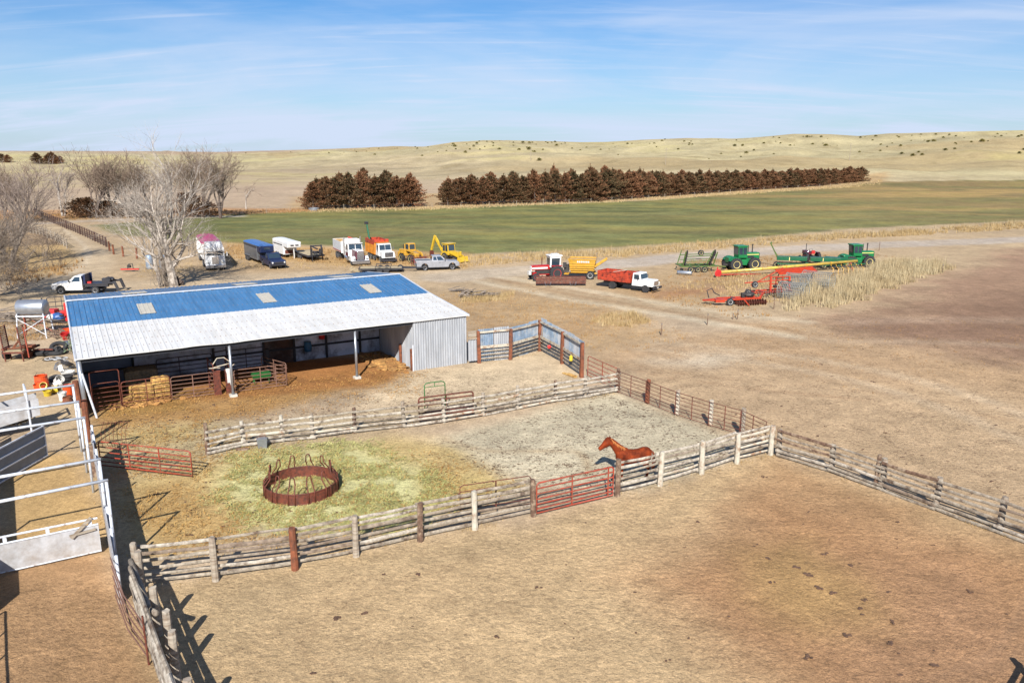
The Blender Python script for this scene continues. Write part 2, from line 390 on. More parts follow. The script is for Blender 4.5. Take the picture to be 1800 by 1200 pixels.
def build_ground():
    az = np.concatenate([np.arange(-180, -46, 6.0), np.arange(-45, 45.01, .2), np.arange(48, 180, 6.0)])
    ds = [3.0, 8.0, 13.0]
    while ds[-1] < 9000:
        d = ds[-1]; ds.append(d*(1.012 if 13 <= d < 700 else 1.03 if d >= 700 else 1.3))
    ds = np.array(ds); A, Dm = np.meshgrid(np.radians(az), ds)
    X = np.sin(A)*Dm; Y = np.cos(A)*Dm; Z = terrain(X, Y)
    na, nd = len(az), len(ds)
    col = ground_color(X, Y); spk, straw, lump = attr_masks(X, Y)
    # gentle real unevenness of the trampled soil
    Z = Z+np.where(Dm < 250, ((fbm(X, Y, 1.1, 70)-.5)*.05*lump+(fbm(X, Y, 5, 71)-.5)*.08)*np.clip((Dm-15)/5, 0, 1), 0)
    roadw = linemask(X, Y, smooth_poly(w2(MAINROAD)), 7.2, .01)
    track = linemask(X, Y, smooth_poly(w2([(60,392),(90,402),(130,418),(165,445),(170,470),(120,495),(0,540)])), 4.5, .01)
    fieldm = polymask(X, Y, w2(FIELD), .01)
    far = Dm > 420
    cls = np.zeros(X.shape, int); cls[far] = 3; cls[(fieldm > .5)] = 1; cls[(roadw > .5) & ~far] = 2; cls[(track > .5) & ~far] = 4
    V = np.stack([X, Y, Z], -1).reshape(-1, 3)
    I, J = np.meshgrid(np.arange(nd-1), np.arange(na), indexing='ij'); J2 = (J+1) % na
    F = np.stack([I*na+J, I*na+J2, (I+1)*na+J2, (I+1)*na+J], -1).reshape(-1, 4)[:, ::-1]
    fc = cls[:-1, :].reshape(-1)
    m = ground_material()
    data = np.concatenate([col.reshape(-1, 3), spk.reshape(-1, 1), straw.reshape(-1, 1), lump.reshape(-1, 1)], 1)
    for k, nm, lb in ((0,'ground','pale trampled sandy dirt of the ranch yard and pens'),(1,'field','flat green winter field with yellow and brown patches'),
                  (2,'road','pale grey gravel road running past the machinery'),(3,'hills','rolling dry grass sandhills on the horizon'),(4,'dirt_track','curving pale dirt track beside the pipe fence')):
        f = F[fc == k]
        if k == 0:
            c0 = len(V); V2 = V
        used, inv = np.unique(f, return_inverse=True); vv = V[used]; ff = inv.reshape(-1, 4)
        dd = data[used]
        me = D.meshes.new(nm); fl = [tuple(a) for a in ff.tolist()]
        if k == 0:
            w = [int(np.where(used == j)[0][0]) for j in range(na)]; vv = np.concatenate([vv, [[0,0,0]]]); dd = np.concatenate([dd, dd[:1]])
            fl += [(w[(j+1) % na], w[j], len(vv)-1) for j in range(na)]
        me.from_pydata(vv.tolist(), [], fl); me.update()
        me.polygons.foreach_set('use_smooth', [True]*len(me.polygons))
        a = me.color_attributes.new('Col', 'FLOAT_COLOR', 'POINT')
        a.data.foreach_set('color', np.concatenate([dd[:, :3], np.ones((len(dd), 1))], 1).astype(np.float32).ravel())
        a = me.color_attributes.new('Msk', 'FLOAT_COLOR', 'POINT')
        a.data.foreach_set('color', np.concatenate([dd[:, 3:6], np.ones((len(dd), 1))], 1).astype(np.float32).ravel())
        me.materials.append(m)
        o = D.objects.new(nm, me); C.objects.link(o); o['kind'] = 'structure'; o['label'] = lb; o['category'] = nm.replace('_', ' ')

def ground_material():
    m = D.materials.new('soil'); m.use_nodes = True; t = m.node_tree; t.nodes.clear(); L = t.links.new
    out = nn(t, 'ShaderNodeOutputMaterial'); b = nn(t, 'ShaderNodeBsdfPrincipled'); L(b.outputs[0], out.inputs[0])
    b.inputs['Roughness'].default_value = .95; b.inputs['Specular IOR Level'].default_value = .15
    ca = nn(t, 'ShaderNodeVertexColor', layer_name='Col'); ma = nn(t, 'ShaderNodeVertexColor', layer_name='Msk')
    sp = nn(t, 'ShaderNodeSeparateColor'); L(ma.outputs[0], sp.inputs[0])
    geo = nn(t, 'ShaderNodeNewGeometry')
    def noise(sc, det=4, ro=.6, vec=None, dist=0):
        n = nn(t, 'ShaderNodeTexNoise'); n.inputs['Scale'].default_value = sc; n.inputs['Detail'].default_value = det
        n.inputs['Roughness'].default_value = ro; n.inputs['Distortion'].default_value = dist; L(vec or geo.outputs['Position'], n.inputs['Vector']); return n.outputs[0]
    def mr(x, a, b2, c, d):
        n = nn(t, 'ShaderNodeMapRange'); L(x, n.inputs[0])
        for i, v in enumerate((a, b2, c, d)): n.inputs[i+1].default_value = v
        return n.outputs[0]
    def math_(op, a, b2):
        n = nn(t, 'ShaderNodeMath', operation=op)
        for i, v in enumerate((a, b2)):
            if hasattr(v, 'links'): L(v, n.inputs[i])
            else: n.inputs[i].default_value = v
        return n.outputs[0]
    n1 = noise(5.5, 6, .75); n2 = noise(1.1, 6, .7); n3 = noise(17, 4, .75); n4 = noise(.22, 6, .72); n5 = noise(.045, 5, .7)
    v = math_('MULTIPLY', mr(n1, .36, .64, .8, 1.22), mr(n2, .34, .66, .84, 1.16))
    v = math_('MULTIPLY', v, mr(n3, .36, .64, .80, 1.20))
    v = math_('MULTIPLY', v, math_('MULTIPLY', mr(n4, .34, .66, .87, 1.13), mr(n5, .34, .66, .92, 1.08)))
    v = math_('MULTIPLY', v, 1.06)
    sc = nn(t, 'ShaderNodeVectorMath', operation='SCALE'); L(ca.outputs[0], sc.inputs[0]); L(v, sc.inputs['Scale'])
    # straw: thin pale stretched fibres
    mp = nn(t, 'ShaderNodeMapping'); L(geo.outputs['Position'], mp.inputs[0]); mp.inputs['Scale'].default_value = (5, 16, 5); mp.inputs['Rotation'].default_value = (0, 0, .6)
    mp2 = nn(t, 'ShaderNodeMapping'); L(geo.outputs['Position'], mp2.inputs[0]); mp2.inputs['Scale'].default_value = (16, 5, 5); mp2.inputs['Rotation'].default_value = (0, 0, .3)
    s1 = mr(noise(1.5, 3, .6, mp.outputs[0], .8), .55, .68, 0, 1); s2 = mr(noise(1.5, 3, .6, mp2.outputs[0], .8), .55, .68, 0, 1)
    sm = math_('MULTIPLY', math_('MAXIMUM', s1, s2), sp.outputs[1])
    mx = nn(t, 'ShaderNodeMix', data_type='RGBA'); L(math_('MULTIPLY', sm, .62), mx.inputs[0]); L(sc.outputs[0], mx.inputs[6]); mx.inputs[7].default_value = (*S(232,212,150), 1)
    # dark litter specks
    k1 = noise(5.2, 3, .8); k2 = noise(.9, 3, .6); k3 = noise(15, 2, .6)
    th = math_('ADD', math_('ADD', math_('MULTIPLY', k1, .75), math_('MULTIPLY', k3, .25)), math_('MULTIPLY', math_('SUBTRACT', k2, .5), .35))
    d1 = mr(th, .552, .59, 0, 1)
    dm = math_('MULTIPLY', math_('MULTIPLY', d1, sp.outputs[0]), .85)
    mx2 = nn(t, 'ShaderNodeMix', data_type='RGBA'); L(dm, mx2.inputs[0]); L(mx.outputs[2], mx2.inputs[6]); mx2.inputs[7].default_value = (*S(104,78,58), 1)
    L(mx2.outputs[2], b.inputs['Base Color'])
    # bump: hoof pocks and crumbs
    vo = nn(t, 'ShaderNodeTexVoronoi'); vo.inputs['Scale'].default_value = 3.6; vo.feature = 'SMOOTH_F1'
    wv = nn(t, 'ShaderNodeVectorMath', operation='ADD'); nv = nn(t, 'ShaderNodeTexNoise'); nv.inputs['Scale'].default_value = 2.5; nv.inputs['Detail'].default_value = 3
    L(geo.outputs['Position'], nv.inputs['Vector']); L(nv.outputs['Color'], wv.inputs[0]); L(geo.outputs['Position'], wv.inputs[1]); L(wv.outputs[0], vo.inputs['Vector'])
    h = math_('ADD', math_('MULTIPLY', vo.outputs['Distance'], .22), math_('MULTIPLY', noise(3.6, 6, .7), 1.15))
    h = math_('ADD', h, math_('MULTIPLY', noise(26, 4, .8), .34))
    h = math_('MULTIPLY', h, sp.outputs[2])
    bp = nn(t, 'ShaderNodeBump'); bp.inputs['Strength'].default_value = 1; bp.inputs['Distance'].default_value = .10
    L(h, bp.inputs['Height']); L(bp.outputs[0], b.inputs['Normal'])
    return m

# ---------------------------------------------------------------- camera, light, sky
def setup():
    sc = bpy.context.scene
    cam = D.cameras.new('camera'); cam.sensor_width = 36; cam.lens = 28; cam.clip_end = 20000; cam.clip_start = .5
    co = D.objects.new('camera', cam); C.objects.link(co); co.location = (0, 0, CAMH); co.rotation_euler = (R(90)-PITCH, 0, 0)
    sc.camera = co
    SUN_EL = 36; SUN_AZ = 3.0
    sd = Vector((-math.sin(R(SUN_AZ))*math.cos(R(SUN_EL)), -math.cos(R(SUN_AZ))*math.cos(R(SUN_EL)), math.sin(R(SUN_EL))))
    sun = D.lights.new('sun', 'SUN'); sun.energy = 4.9; sun.angle = R(.5); sun.color = (1, .955, .89)
    so = D.objects.new('sun', sun); C.objects.link(so); so.rotation_euler = sd.to_track_quat('Z', 'Y').to_euler()
    w = D.worlds.new('World'); sc.world = w; w.use_nodes = True; t = w.node_tree; t.nodes.clear(); L = t.links.new
    out = nn(t, 'ShaderNodeOutputWorld'); bg = nn(t, 'ShaderNodeBackground'); L(bg.outputs[0], out.inputs[0]); bg.inputs[1].default_value = .06
    sk = nn(t, 'ShaderNodeTexSky', sky_type='NISHITA'); sk.sun_disc = False; sk.sun_elevation = R(SUN_EL); sk.sun_rotation = R(180+SUN_AZ)
    sk.altitude = 300; sk.air_density = 1.0; sk.dust_density = .5; sk.ozone_density = 3.0
    tc = nn(t, 'ShaderNodeTexCoord'); sep = nn(t, 'ShaderNodeSeparateXYZ'); L(tc.outputs['Generated'], sep.inputs[0])
    def mth(op, a, b=None, c=None):
        n = nn(t, 'ShaderNodeMath', operation=op)
        for i, v in enumerate((a, b, c)):
            if v is None: continue
            if hasattr(v, 'links'): L(v, n.inputs[i])
            else: n.inputs[i].default_value = v
        return n.outputs[0]
    z = mth('ADD', mth('MAXIMUM', sep.outputs[2], 0), .16)
    cx = mth('DIVIDE', sep.outputs[0], z); cy = mth('DIVIDE', sep.outputs[1], z)
    cb = nn(t, 'ShaderNodeCombineXYZ'); L(cx, cb.inputs[0]); L(cy, cb.inputs[1])
    def cloud(scale, sx, sy, rot, lo, hi, det=7, dist=.6, off=0):
        mp = nn(t, 'ShaderNodeMapping'); mp.inputs['Scale'].default_value = (sx, sy, 1); mp.inputs['Rotation'].default_value = (0, 0, rot); mp.inputs['Location'].default_value = (off, off*.7, 0)
        L(cb.outputs[0], mp.inputs[0]); n = nn(t, 'ShaderNodeTexNoise'); n.inputs['Scale'].default_value = scale; n.inputs['Detail'].default_value = det
        n.inputs['Roughness'].default_value = .55; n.inputs['Distortion'].default_value = dist; L(mp.outputs[0], n.inputs['Vector'])
        m = nn(t, 'ShaderNodeMapRange'); m.interpolation_type = 'SMOOTHSTEP'; L(n.outputs[0], m.inputs[0]); m.inputs[1].default_value = lo; m.inputs[2].default_value = hi; return m.outputs[0]
    c1 = cloud(.55, 1, 1.3, .5, .34, .70, off=1.3); c2 = cloud(.8, .5, 1.9, .42, .48, .72, 9, 1.2, off=9.4); c3 = cloud(1.6, .35, 2.6, .6, .5, .78, 10, 1.8, off=5.0)
    cl = mth('ADD', mth('MULTIPLY', c1, .5), mth('ADD', mth('MULTIPLY', c2, .34), mth('MULTIPLY', c3, .36)))
    lowfade = mth('MULTIPLY', mth('SUBTRACT', 1.0, mth('MINIMUM', mth('MULTIPLY', mth('MAXIMUM', sep.outputs[2], 0), 5.5), 1.0)), .62)
    cl = mth('MINIMUM', mth('ADD', mth('MULTIPLY', cl, .8), lowfade), .95)
    # blue tint of the clear part
    hs = nn(t, 'ShaderNodeHueSaturation'); hs.inputs['Saturation'].default_value = 1.3; L(sk.outputs[0], hs.inputs['Color'])
    tn = nn(t, 'ShaderNodeVectorMath', operation='MULTIPLY'); L(hs.outputs[0], tn.inputs[0]); tn.inputs[1].default_value = (.50, .77, 1.0)
    mx = nn(t, 'ShaderNodeMix', data_type='RGBA'); L(cl, mx.inputs[0]); L(tn.outputs[0], mx.inputs[6]); mx.inputs[7].default_value = (6.0, 6.9, 8.7, 1)
    L(mx.outputs[2], bg.inputs[0])
    vs = sc.view_settings; vs.view_transform = 'Standard'; vs.look = 'None'; vs.exposure = .88; vs.gamma = 1; vs.use_curve_mapping = False
# ================================================================ materials
M = {}
M['wood'] = mat('weathered_wood', S(190,178,160,.62), .85, var=.25, scale=6, bump=.01, c2=S(140,122,104,.62), amt=.45, s2=3, streak=(.6,.6,4))
for wn, wc in (('wood2', (184,172,154)), ('wood3', (172,158,140)), ('wood4', (208,198,182)), ('wood5', (158,140,122))):
    M[wn] = mat('rail_'+wn, S(*wc, .55), .9, var=.3, scale=7, bump=.012, bscale=16, c2=S(104,84,68,.55), amt=.38, s2=2.2, sharp=.1)
M['paintwood'] = mat('pale_lime_wood', S(206,198,180,.64), .8, var=.16, scale=5, bump=.008, c2=S(160,122,92,.6), amt=.38, s2=2)
M['darkwood'] = mat('dark_brown_wood', S(120,92,74,.6), .85, var=.3, scale=6, bump=.012, c2=S(160,140,118,.6), amt=.42, s2=3)
M['tie'] = mat('rusty_brown_tie', S(146,84,54,.62), .8, var=.25, scale=5, bump=.01, c2=S(104,66,48,.6), amt=.4, s2=2)
M['rust'] = mat('rusty_steel', S(128,66,48,.6), .65, .1, var=.25, scale=8, c2=S(92,52,42,.6), amt=.45, s2=5)
M['redpaint'] = mat('faded_red_gate_paint', S(182,72,50,.6), .5, 0, var=.2, scale=4, c2=S(150,92,70,.6), amt=.45, s2=2.6)
M['whitepipe'] = mat('white_painted_pipe', S(216,222,230,.72), .45, 0, var=.1, scale=5, c2=S(150,128,112,.6), amt=.27, s2=4)
M['sheetwhite'] = mat('dirty_white_sheet_steel', S(206,208,212,.68), .5, .1, var=.12, scale=2, c2=S(170,160,150,.6), amt=.4, s2=1.5, sharp=.2)
M['sheetgrey'] = mat('grey_sheet_steel', S(128,142,158,.62), .5, .2, var=.14, scale=2)
M['tinwall'] = mat('weathered_galvanised_wall', S(206,208,212,.62), .55, .25, var=.14, scale=1.2, c2=S(176,182,190,.6), amt=.5, s2=.8, sharp=.2, streak=(2,2,.35))
M['tinblue'] = mat('blue_grey_tin', S(150,172,196,.62), .5, .3, var=.16, scale=2, c2=S(190,198,206,.62), amt=.5, s2=.7, sharp=.05)
M['roofblue'] = mat('blue_roof_steel', S(76,132,184,.62), .45, .1, var=.14, scale=1.6, c2=S(84,140,188,.62), amt=.5, s2=1.1, sharp=.2, streak=(1.6,.22,1))
M['roofblue2'] = mat('faded_blue_roof_steel', S(98,134,172,.62), .45, .15, var=.08, scale=1.0)
M['roofwhite'] = mat('white_roof_steel', S(232,232,230,.64), .55, 0, var=.08, scale=1.6, c2=S(222,219,213,.64), amt=.34, s2=1.2, sharp=.16, streak=(1.8,.2,1))
M['screw'] = mat('rusty_screw_line', S(176,150,128,.6), .8, var=.4, scale=30)
M['skylight'] = mat('fibreglass_skylight', S(204,198,184,.62), .6, 0, var=.1, scale=3)
M['trimwhite'] = mat('white_trim', S(226,230,236,.62), .5)
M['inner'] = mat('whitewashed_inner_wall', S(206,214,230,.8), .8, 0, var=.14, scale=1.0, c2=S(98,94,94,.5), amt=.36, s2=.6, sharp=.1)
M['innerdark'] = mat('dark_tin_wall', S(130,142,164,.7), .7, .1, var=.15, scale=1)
M['girt'] = mat('dark_girt_steel', S(44,48,58,.5), .7)
M['darkstain'] = mat('burnt_brown_door', S(96,70,58,.5), .85, var=.4, scale=1.5, c2=S(130,124,122,.5), amt=.4, s2=.9)
M['blackpipe'] = mat('dark_pipe', S(58,60,72,.5), .6)
M['brownpipe'] = mat('brown_pipe_panel', S(140,104,88,.6), .6, var=.2, scale=5)
M['hay'] = mat('straw_bale', S(222,180,106,.66), .95, var=.3, scale=9, bump=.05, bscale=14, c2=S(190,140,74,.6), amt=.45, s2=3)
M['hayold'] = mat('old_grey_hay', S(140,128,104,.6), .95, var=.3, scale=9, bump=.05, bscale=14)
M['litter'] = mat('loose_hay', S(196,150,86,.6), .95, var=.35, scale=7, bump=.04, bscale=10, c2=S(170,120,66,.6), amt=.5, s2=2.2)
M['green'] = mat('green_gate_paint', S(44,120,58,.6), .5)
M['galv'] = mat('galvanised_steel', S(196,202,210,.62), .35, .7, var=.12, scale=3)
M['stone'] = mat('white_block', S(220,214,202,.65), .8)
M['concrete'] = mat('pale_concrete', S(190,178,160,.62), .9)
M['black'] = mat('black_rubber', (.018,.018,.02), .8, var=.2)
M['soot'] = mat('dark_manure', S(104,78,60,.6), .95, var=.3, scale=12)
M['orange'] = mat('orange_plastic', S(234,88,36,.7), .45)
M['yellowp'] = mat('yellow_plastic', S(222,196,60,.66), .45)
M['whitep'] = mat('white_plastic', S(222,220,214,.7), .45)
M['redp'] = mat('red_plastic', S(206,50,48,.66), .45)
M['bluep'] = mat('blue_plastic', S(50,96,160,.62), .45)
M['tealp'] = mat('teal_plastic', S(50,110,150,.6), .45)

AX = R(30); BO = Vector((-23.71, 42.07, 0)); BE = Vector((math.cos(AX), math.sin(AX), 0)); BN = Vector((-math.sin(AX), math.cos(AX), 0))
def BL(x, y, z=0): return BO+BE*x+BN*y+Vector((0,0,z))
def zf(p): return tz(p[0], p[1])

# ================================================================ barn
def corrug(mb, p, q, z0a, z1a, z0b, z1b, pitch=.2, amp=.025):
    """vertical corrugated sheet from p to q (xy), heights lerped"""
    p = Vector((p[0], p[1], 0)); q = Vector((q[0], q[1], 0)); L = (q-p).length; d = (q-p)/L; n = Vector((-d.y, d.x, 0))
    k = max(2, int(L/pitch*4)); vs = []
    for i in range(k+1):
        t = i/k; o = p+d*L*t+n*amp*(1 if (i % 4) in (1, 2) else -1)
        vs += [(o.x, o.y, z0a+(z0b-z0a)*t), (o.x, o.y, z1a+(z1b-z1a)*t)]
    mb.add(vs, [(2*i, 2*i+2, 2*i+3, 2*i+1) for i in range(k)])

def build_barn():
    T = Thing('barn', 'long open-fronted metal barn with blue roof and white lean-to roof', 'barn', BO, AX)
    Lx = 23.7; Y = [-.18, 6.47, 12.27, 20.0]; Z = [3.45, 3.97, 4.62, 3.8]
    def slope(i, name, m, rib=.3048, gap=None):
        mb = MB(); y0, y1, z0, z1 = Y[i], Y[i+1], Z[i], Z[i+1]
        x0, x1 = -.12, Lx+.12; th = .05
        nx = 40
        vs = []; fs = []
        for k in range(nx+1):
            x = x0+(x1-x0)*k/nx
            zz0 = z0+(random.uniform(-.008, .01) if i == 0 else 0)
            if i == 0 and 10 <= k <= 14: zz0 += .035*math.sin((k-9)*1.1)
            vs += [(x, y0, zz0), (x, y1, z1), (x, y0, zz0-th), (x, y1, z1-th)]
        for k in range(nx):
            a = 4*k; b = a+4; fs += [(a, b, b+1, a+1), (a+3, b+3, b+2, a+2), (a, a+2, b+2, b), (a+1, b+1, b+3, a+3)]
        fs += [(0, 1, 3, 2), (4*nx+2, 4*nx+3, 4*nx+1, 4*nx)]
        mb.add(vs, fs)
        n = int((x1-x0)/rib)
        for k in range(n+1):
            x = x0+.03+k*rib; big = (k % 3 == 0)
            mb.bar((x, y0+.002, z0+.018), (x, y1-.002, z1+.018), (.075 if big else .045)*(.7 if i == 0 else 1), (.055 if big else .035)*(.55 if i == 0 else 1))
        o_ = T.part(name, mb, m)
        sb = MB(); m_ = 5 if i == 0 else 4
        for k in range(1, m_):
            t = k/m_; yy = y0+(y1-y0)*t; zz = z0+(z1-z0)*t+.004+(.015 if i == 0 else 0)
            for j in range(int((x1-x0)/rib)): sb.box((x0+.03+(j+.5)*rib, yy, zz), (.05,.05,.02))
        T.part('screws', sb, M['screw'], parent=o_).__setitem__('kind', 'stuff')
        return o_
    rw = slope(0, 'roof', M['roofwhite']); rw['label'] = 'white lean-to roof'
    rb = slope(1, 'roof', M['roofblue']); rb['label'] = 'bright blue front roof slope'
    r2 = slope(2, 'roof', M['roofblue2']); r2['label'] = 'faded blue rear roof slope'
    def zat(y):
        for i in range(3):
            if y <= Y[i+1]: return Z[i]+(Z[i+1]-Z[i])*(y-Y[i])/(Y[i+1]-Y[i])
    for i, (x, w) in enumerate(((3.95, .95), (11.8, .95), (19.6, .95))):
        mb = MB(); ya, yb = 7.7, 10.0
        mb.bar((x+w/2, ya, zat(ya)+.055), (x+w/2, yb, zat(yb)+.055), w, .03)
        for k in range(4): mb.bar((x+.06+k*w/3.4, ya, zat(ya)+.085), (x+.06+k*w/3.4, yb, zat(yb)+.085), .05, .03)
        T.part('skylight', mb, M['skylight'], parent=rb)
    for x, w in ((3.5, 1.6), (11.4, 1.6), (19.1, 1.6)):
        mb = MB(); ya, yb = 14.6, 16.6
        mb.bar((x+w/2, ya, zat(ya)+.06), (x+w/2, yb, zat(yb)+.06), w, .03); T.part('skylight', mb, M['skylight'], parent=r2)
    mb = MB(); mb.bar((-.14, 12.27, 4.68), (Lx+.14, 12.27, 4.68), .3, .05); T.part('ridge_cap', mb, M['trimwhite'])
    mb = MB()
    for i in range(3): mb.bar((-.15, Y[i]+.003, Z[i]-.02), (-.15, Y[i+1], Z[i+1]-.02), .07, .16)
    T.part('barge_trim', mb, M['trimwhite'])
    mb = MB()
    for i in range(3): mb.bar((Lx+.15, Y[i]+.003, Z[i]-.02), (Lx+.15, Y[i+1], Z[i+1]-.02), .07, .16)
    T.part('barge_trim', mb, M['trimwhite'])
    # outer walls
    mb = MB(); corrug(mb, (19.72, -.02), (Lx, -.02), 0, 3.4, 0, 3.4, .18, .022); T.part('front_wall', mb, M['tinwall'])
    mb = MB()
    for a, b in ((0, 6.47), (6.47, 12.27), (12.27, 20)): corrug(mb, (Lx, a), (Lx, b), 0, zat(a if a else .1)-.06, 0, zat(b)-.06)
    T.part('end_wall', mb, M['tinwall'])
    mb = MB()
    for a, b in ((.3, 6.47), (6.47, 12.27), (12.27, 20)): corrug(mb, (0, a), (0, b), 0, zat(a)-.06, 0, zat(b)-.06)
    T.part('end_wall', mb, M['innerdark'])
    mb = MB(); corrug(mb, (0, 19.95), (Lx, 19.95), 0, 3.75, 0, 3.75); T.part('rear_wall', mb, M['tinwall'])
    mb = MB(); corrug(mb, (19.78, .02), (19.78, 6.45), 0, zat(.1)-.06, 0, zat(6.4)-.06, .22, .03); T.part('partition_wall', mb, M['tinwall'])
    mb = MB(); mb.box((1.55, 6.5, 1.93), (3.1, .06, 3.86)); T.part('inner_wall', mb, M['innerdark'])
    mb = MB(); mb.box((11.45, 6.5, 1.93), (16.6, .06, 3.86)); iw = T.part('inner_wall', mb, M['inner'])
    mb = MB(); mb.box((12.35, 6.45, 1.25), (2.0, .04, 2.5)); mb.box((12.35, 6.45, 2.9), (2.0, .03, .75)); T.part('stained_door', mb, M['darkstain'])
    mb = MB()
    for z in (1.0, 2.3): mb.box((9.9, 6.4, z), (19.6, .06, .13))
    T.part('girt', mb, M['girt'])
    for x in (3.1, 8.0, 11.3, 13.4, 15.7, 18.2):
        mb = MB(); mb.box((x, 6.38, 1.9), (.14, .12, 3.8)); T.part('wall_post', mb, M['girt'])
    # front posts and beams
    mb = MB(); mb.bar((0, .06, 3.27), (19.7, .06, 3.27), .08, .2); T.part('eave_beam', mb, M['girt'])
    for x in (7.95, 15.75):
        mb = MB(); mb.tube((x, .1, 0), (x, .1, 3.2), .085, n=12); p = T.part('post', mb, M['galv'], smooth=True)
        mb = MB(); mb.box((x, .1, .06), (.42, .42, .18)); T.part('footing', mb, M['stone'], parent=p)
    mb = MB(); mb.tube((.08, .02, 0), (.02, .02, 3.3), .12, n=12); T.part('post', mb, M['galv'], smooth=True)
    mb = MB(); mb.tube((.55, -.25, 0), (.1, -.05, 2.6), .06, n=8); T.part('brace', mb, M['whitepipe'])
    for x in (2.6, 5.3, 10.6, 13.2, 18.3):
        mb = MB(); mb.bar((x, .1, 3.34), (x, 6.4, 3.82), .08, .14); T.part('rafter', mb, M['girt'])
    for x in (17.9, 19.45, 19.7):
        mb = MB()
        if x == 17.9: mb.box((19.66, 2.2, .7), (.14, .14, 1.4))
        elif x == 19.45: mb.box((19.62, .1, .75), (.16, .16, 1.5))
        else: mb.box((19.66, -.07, .9), (.1, .05, 1.8))
        T.part('short_post', mb, M['tie'] if x < 19.6 else M['trimwhite'])
    # things inside
    b = Thing('bucket', 'red bucket hanging on the inner wall of the barn', 'bucket', BL(15.35, 6.25, 1.75), AX)
    mb = MB(); mb.lathe((0,0,0), [(.01,-.3),(.2,-.3),(.26,.3),(.24,.3),(.18,-.26),(.01,-.26)], 14, 'z'); b.part('pail', mb, M['redp'], smooth=True)
    mb = MB(); mb.path([(-.25,0,.28),(-.15,0,.5),(.15,0,.5),(.25,0,.28)], .012); b.part('handle', mb, M['galv'])
    b = Thing('barrel', 'small blue barrel hung on the dark girt inside the barn', 'barrel', BL(15.0-1.6, 6.15, 1.05), AX)
    mb = MB(); mb.lathe((.9,0,0), [(.01,-.35),(.24,-.35),(.27,-.1),(.27,.1),(.24,.35),(.2,.36),(.01,.36)], 14, 'z'); b.part('drum', mb, M['tealp'], smooth=True)
    mb = MB(); mb.path([(.9+.275*math.cos(a), .275*math.sin(a), .1) for a in [i*PI/6 for i in range(12)]], .015, closed=True); b.part('hoop', mb, M['tealp'])

def bale(label, loc, rz, dims, m, group=None, tilt=0):
    T = Thing('bale', label, 'bale', loc, rz, group)
    mb = MB(); n = 7; rings = []
    for i in range(n+1):
        t = i/n-.5; ring = []
        for (y, z) in ((-1,0),(-.9,-.9),(0,-1),(.9,-.9),(1,0),(.9,.9),(0,1),(-.9,.9)):
            k = (.92 if i in (0, n) else 1)*random.uniform(.95, 1.05)
            ring.append((t*dims[0]*random.uniform(.97, 1.03), y*dims[1]/2*k, dims[2]/2+z*dims[2]/2*k))
        rings.append(ring)
    mb.loft(rings); T.part('straw', mb, m)
    mb = MB()
    for x in (-.3, 0, .3): mb.path([(x*dims[0], y*dims[1]/2*1.03, dims[2]/2+z*dims[2]/2*1.03) for y, z in ((-1,-1),(1,-1),(1,1),(-1,1))], .005, closed=True)
    T.part('twine', mb, M['hayold'])
    return T

# ================================================================ steel gates and panels
def gate(name, label, cat, p, q, h, rails, mats, r=.025, uprights=(0,.5,1), z0=.12, group=None, extra=None, cr=0):
    p = Vector(p); q = Vector(q); L = (q-p).length; rz = math.atan2(q.y-p.y, q.x-p.x)
    T = Thing(name, label, cat, p, rz, group); dz = q.z-p.z
    mb = MB(); c = .12
    mb.path([(0,0,z0),(0,0,h-c),(c*.4,0,h-c*.3),(c,0,h),(L-c,0,h),(L-c*.4,0,h-c*.3),(L,0,h-c),(L,0,z0)], r*1.15, 8, closed=True)
    T.part('frame', mb, mats, smooth=True)
    for i in range(1, rails):
        z = z0+(h-z0)*(i/rails)**1.12
        mb = MB(); mb.tube((0,0,z), (L,0,z), r, n=6, cap=False); T.part('rail', mb, mats, smooth=True)
    for u in uprights:
        if 0 < u < 1:
            mb = MB(); mb.box((L*u, 0, (z0+h)/2), (.05, .035, h-z0)); T.part('upright', mb, mats)
    mb = MB()
    mb.tube((-.07,0,h*.8), (.0,0,h*.8), .03); mb.tube((-.07,0,h*.3), (0,0,h*.3), .03); T.part('hinge', mb, mats)
    return T

# ================================================================ wooden fences
def log_post(T, p, h, r, m, lean=.03, square=False, label=None):
    mb = MB(); a = random.uniform(-lean, lean); b = random.uniform(-lean, lean)
    n = 4 if square else 9; rings = []
    for k, (z, q) in enumerate(((-.1,1.06),(h*.3,1.0),(h*.6,.97),(h*.9,.94),(h,.86))):
        ring = []
        for i in range(n):
            t = 2*PI*i/n+(PI/4 if square else 0)+.3; rr = r*q*(1+random.uniform(-.09, .09))*(1.3 if square else 1)
            ring.append((p.x+a*z+rr*math.cos(t), p.y+b*z+rr*math.sin(t), z+p.z+(random.uniform(-.02, .02) if k == 4 else 0)))
        rings.append(ring)
    mb.loft(rings); return T.part('post', mb, m, label=label)

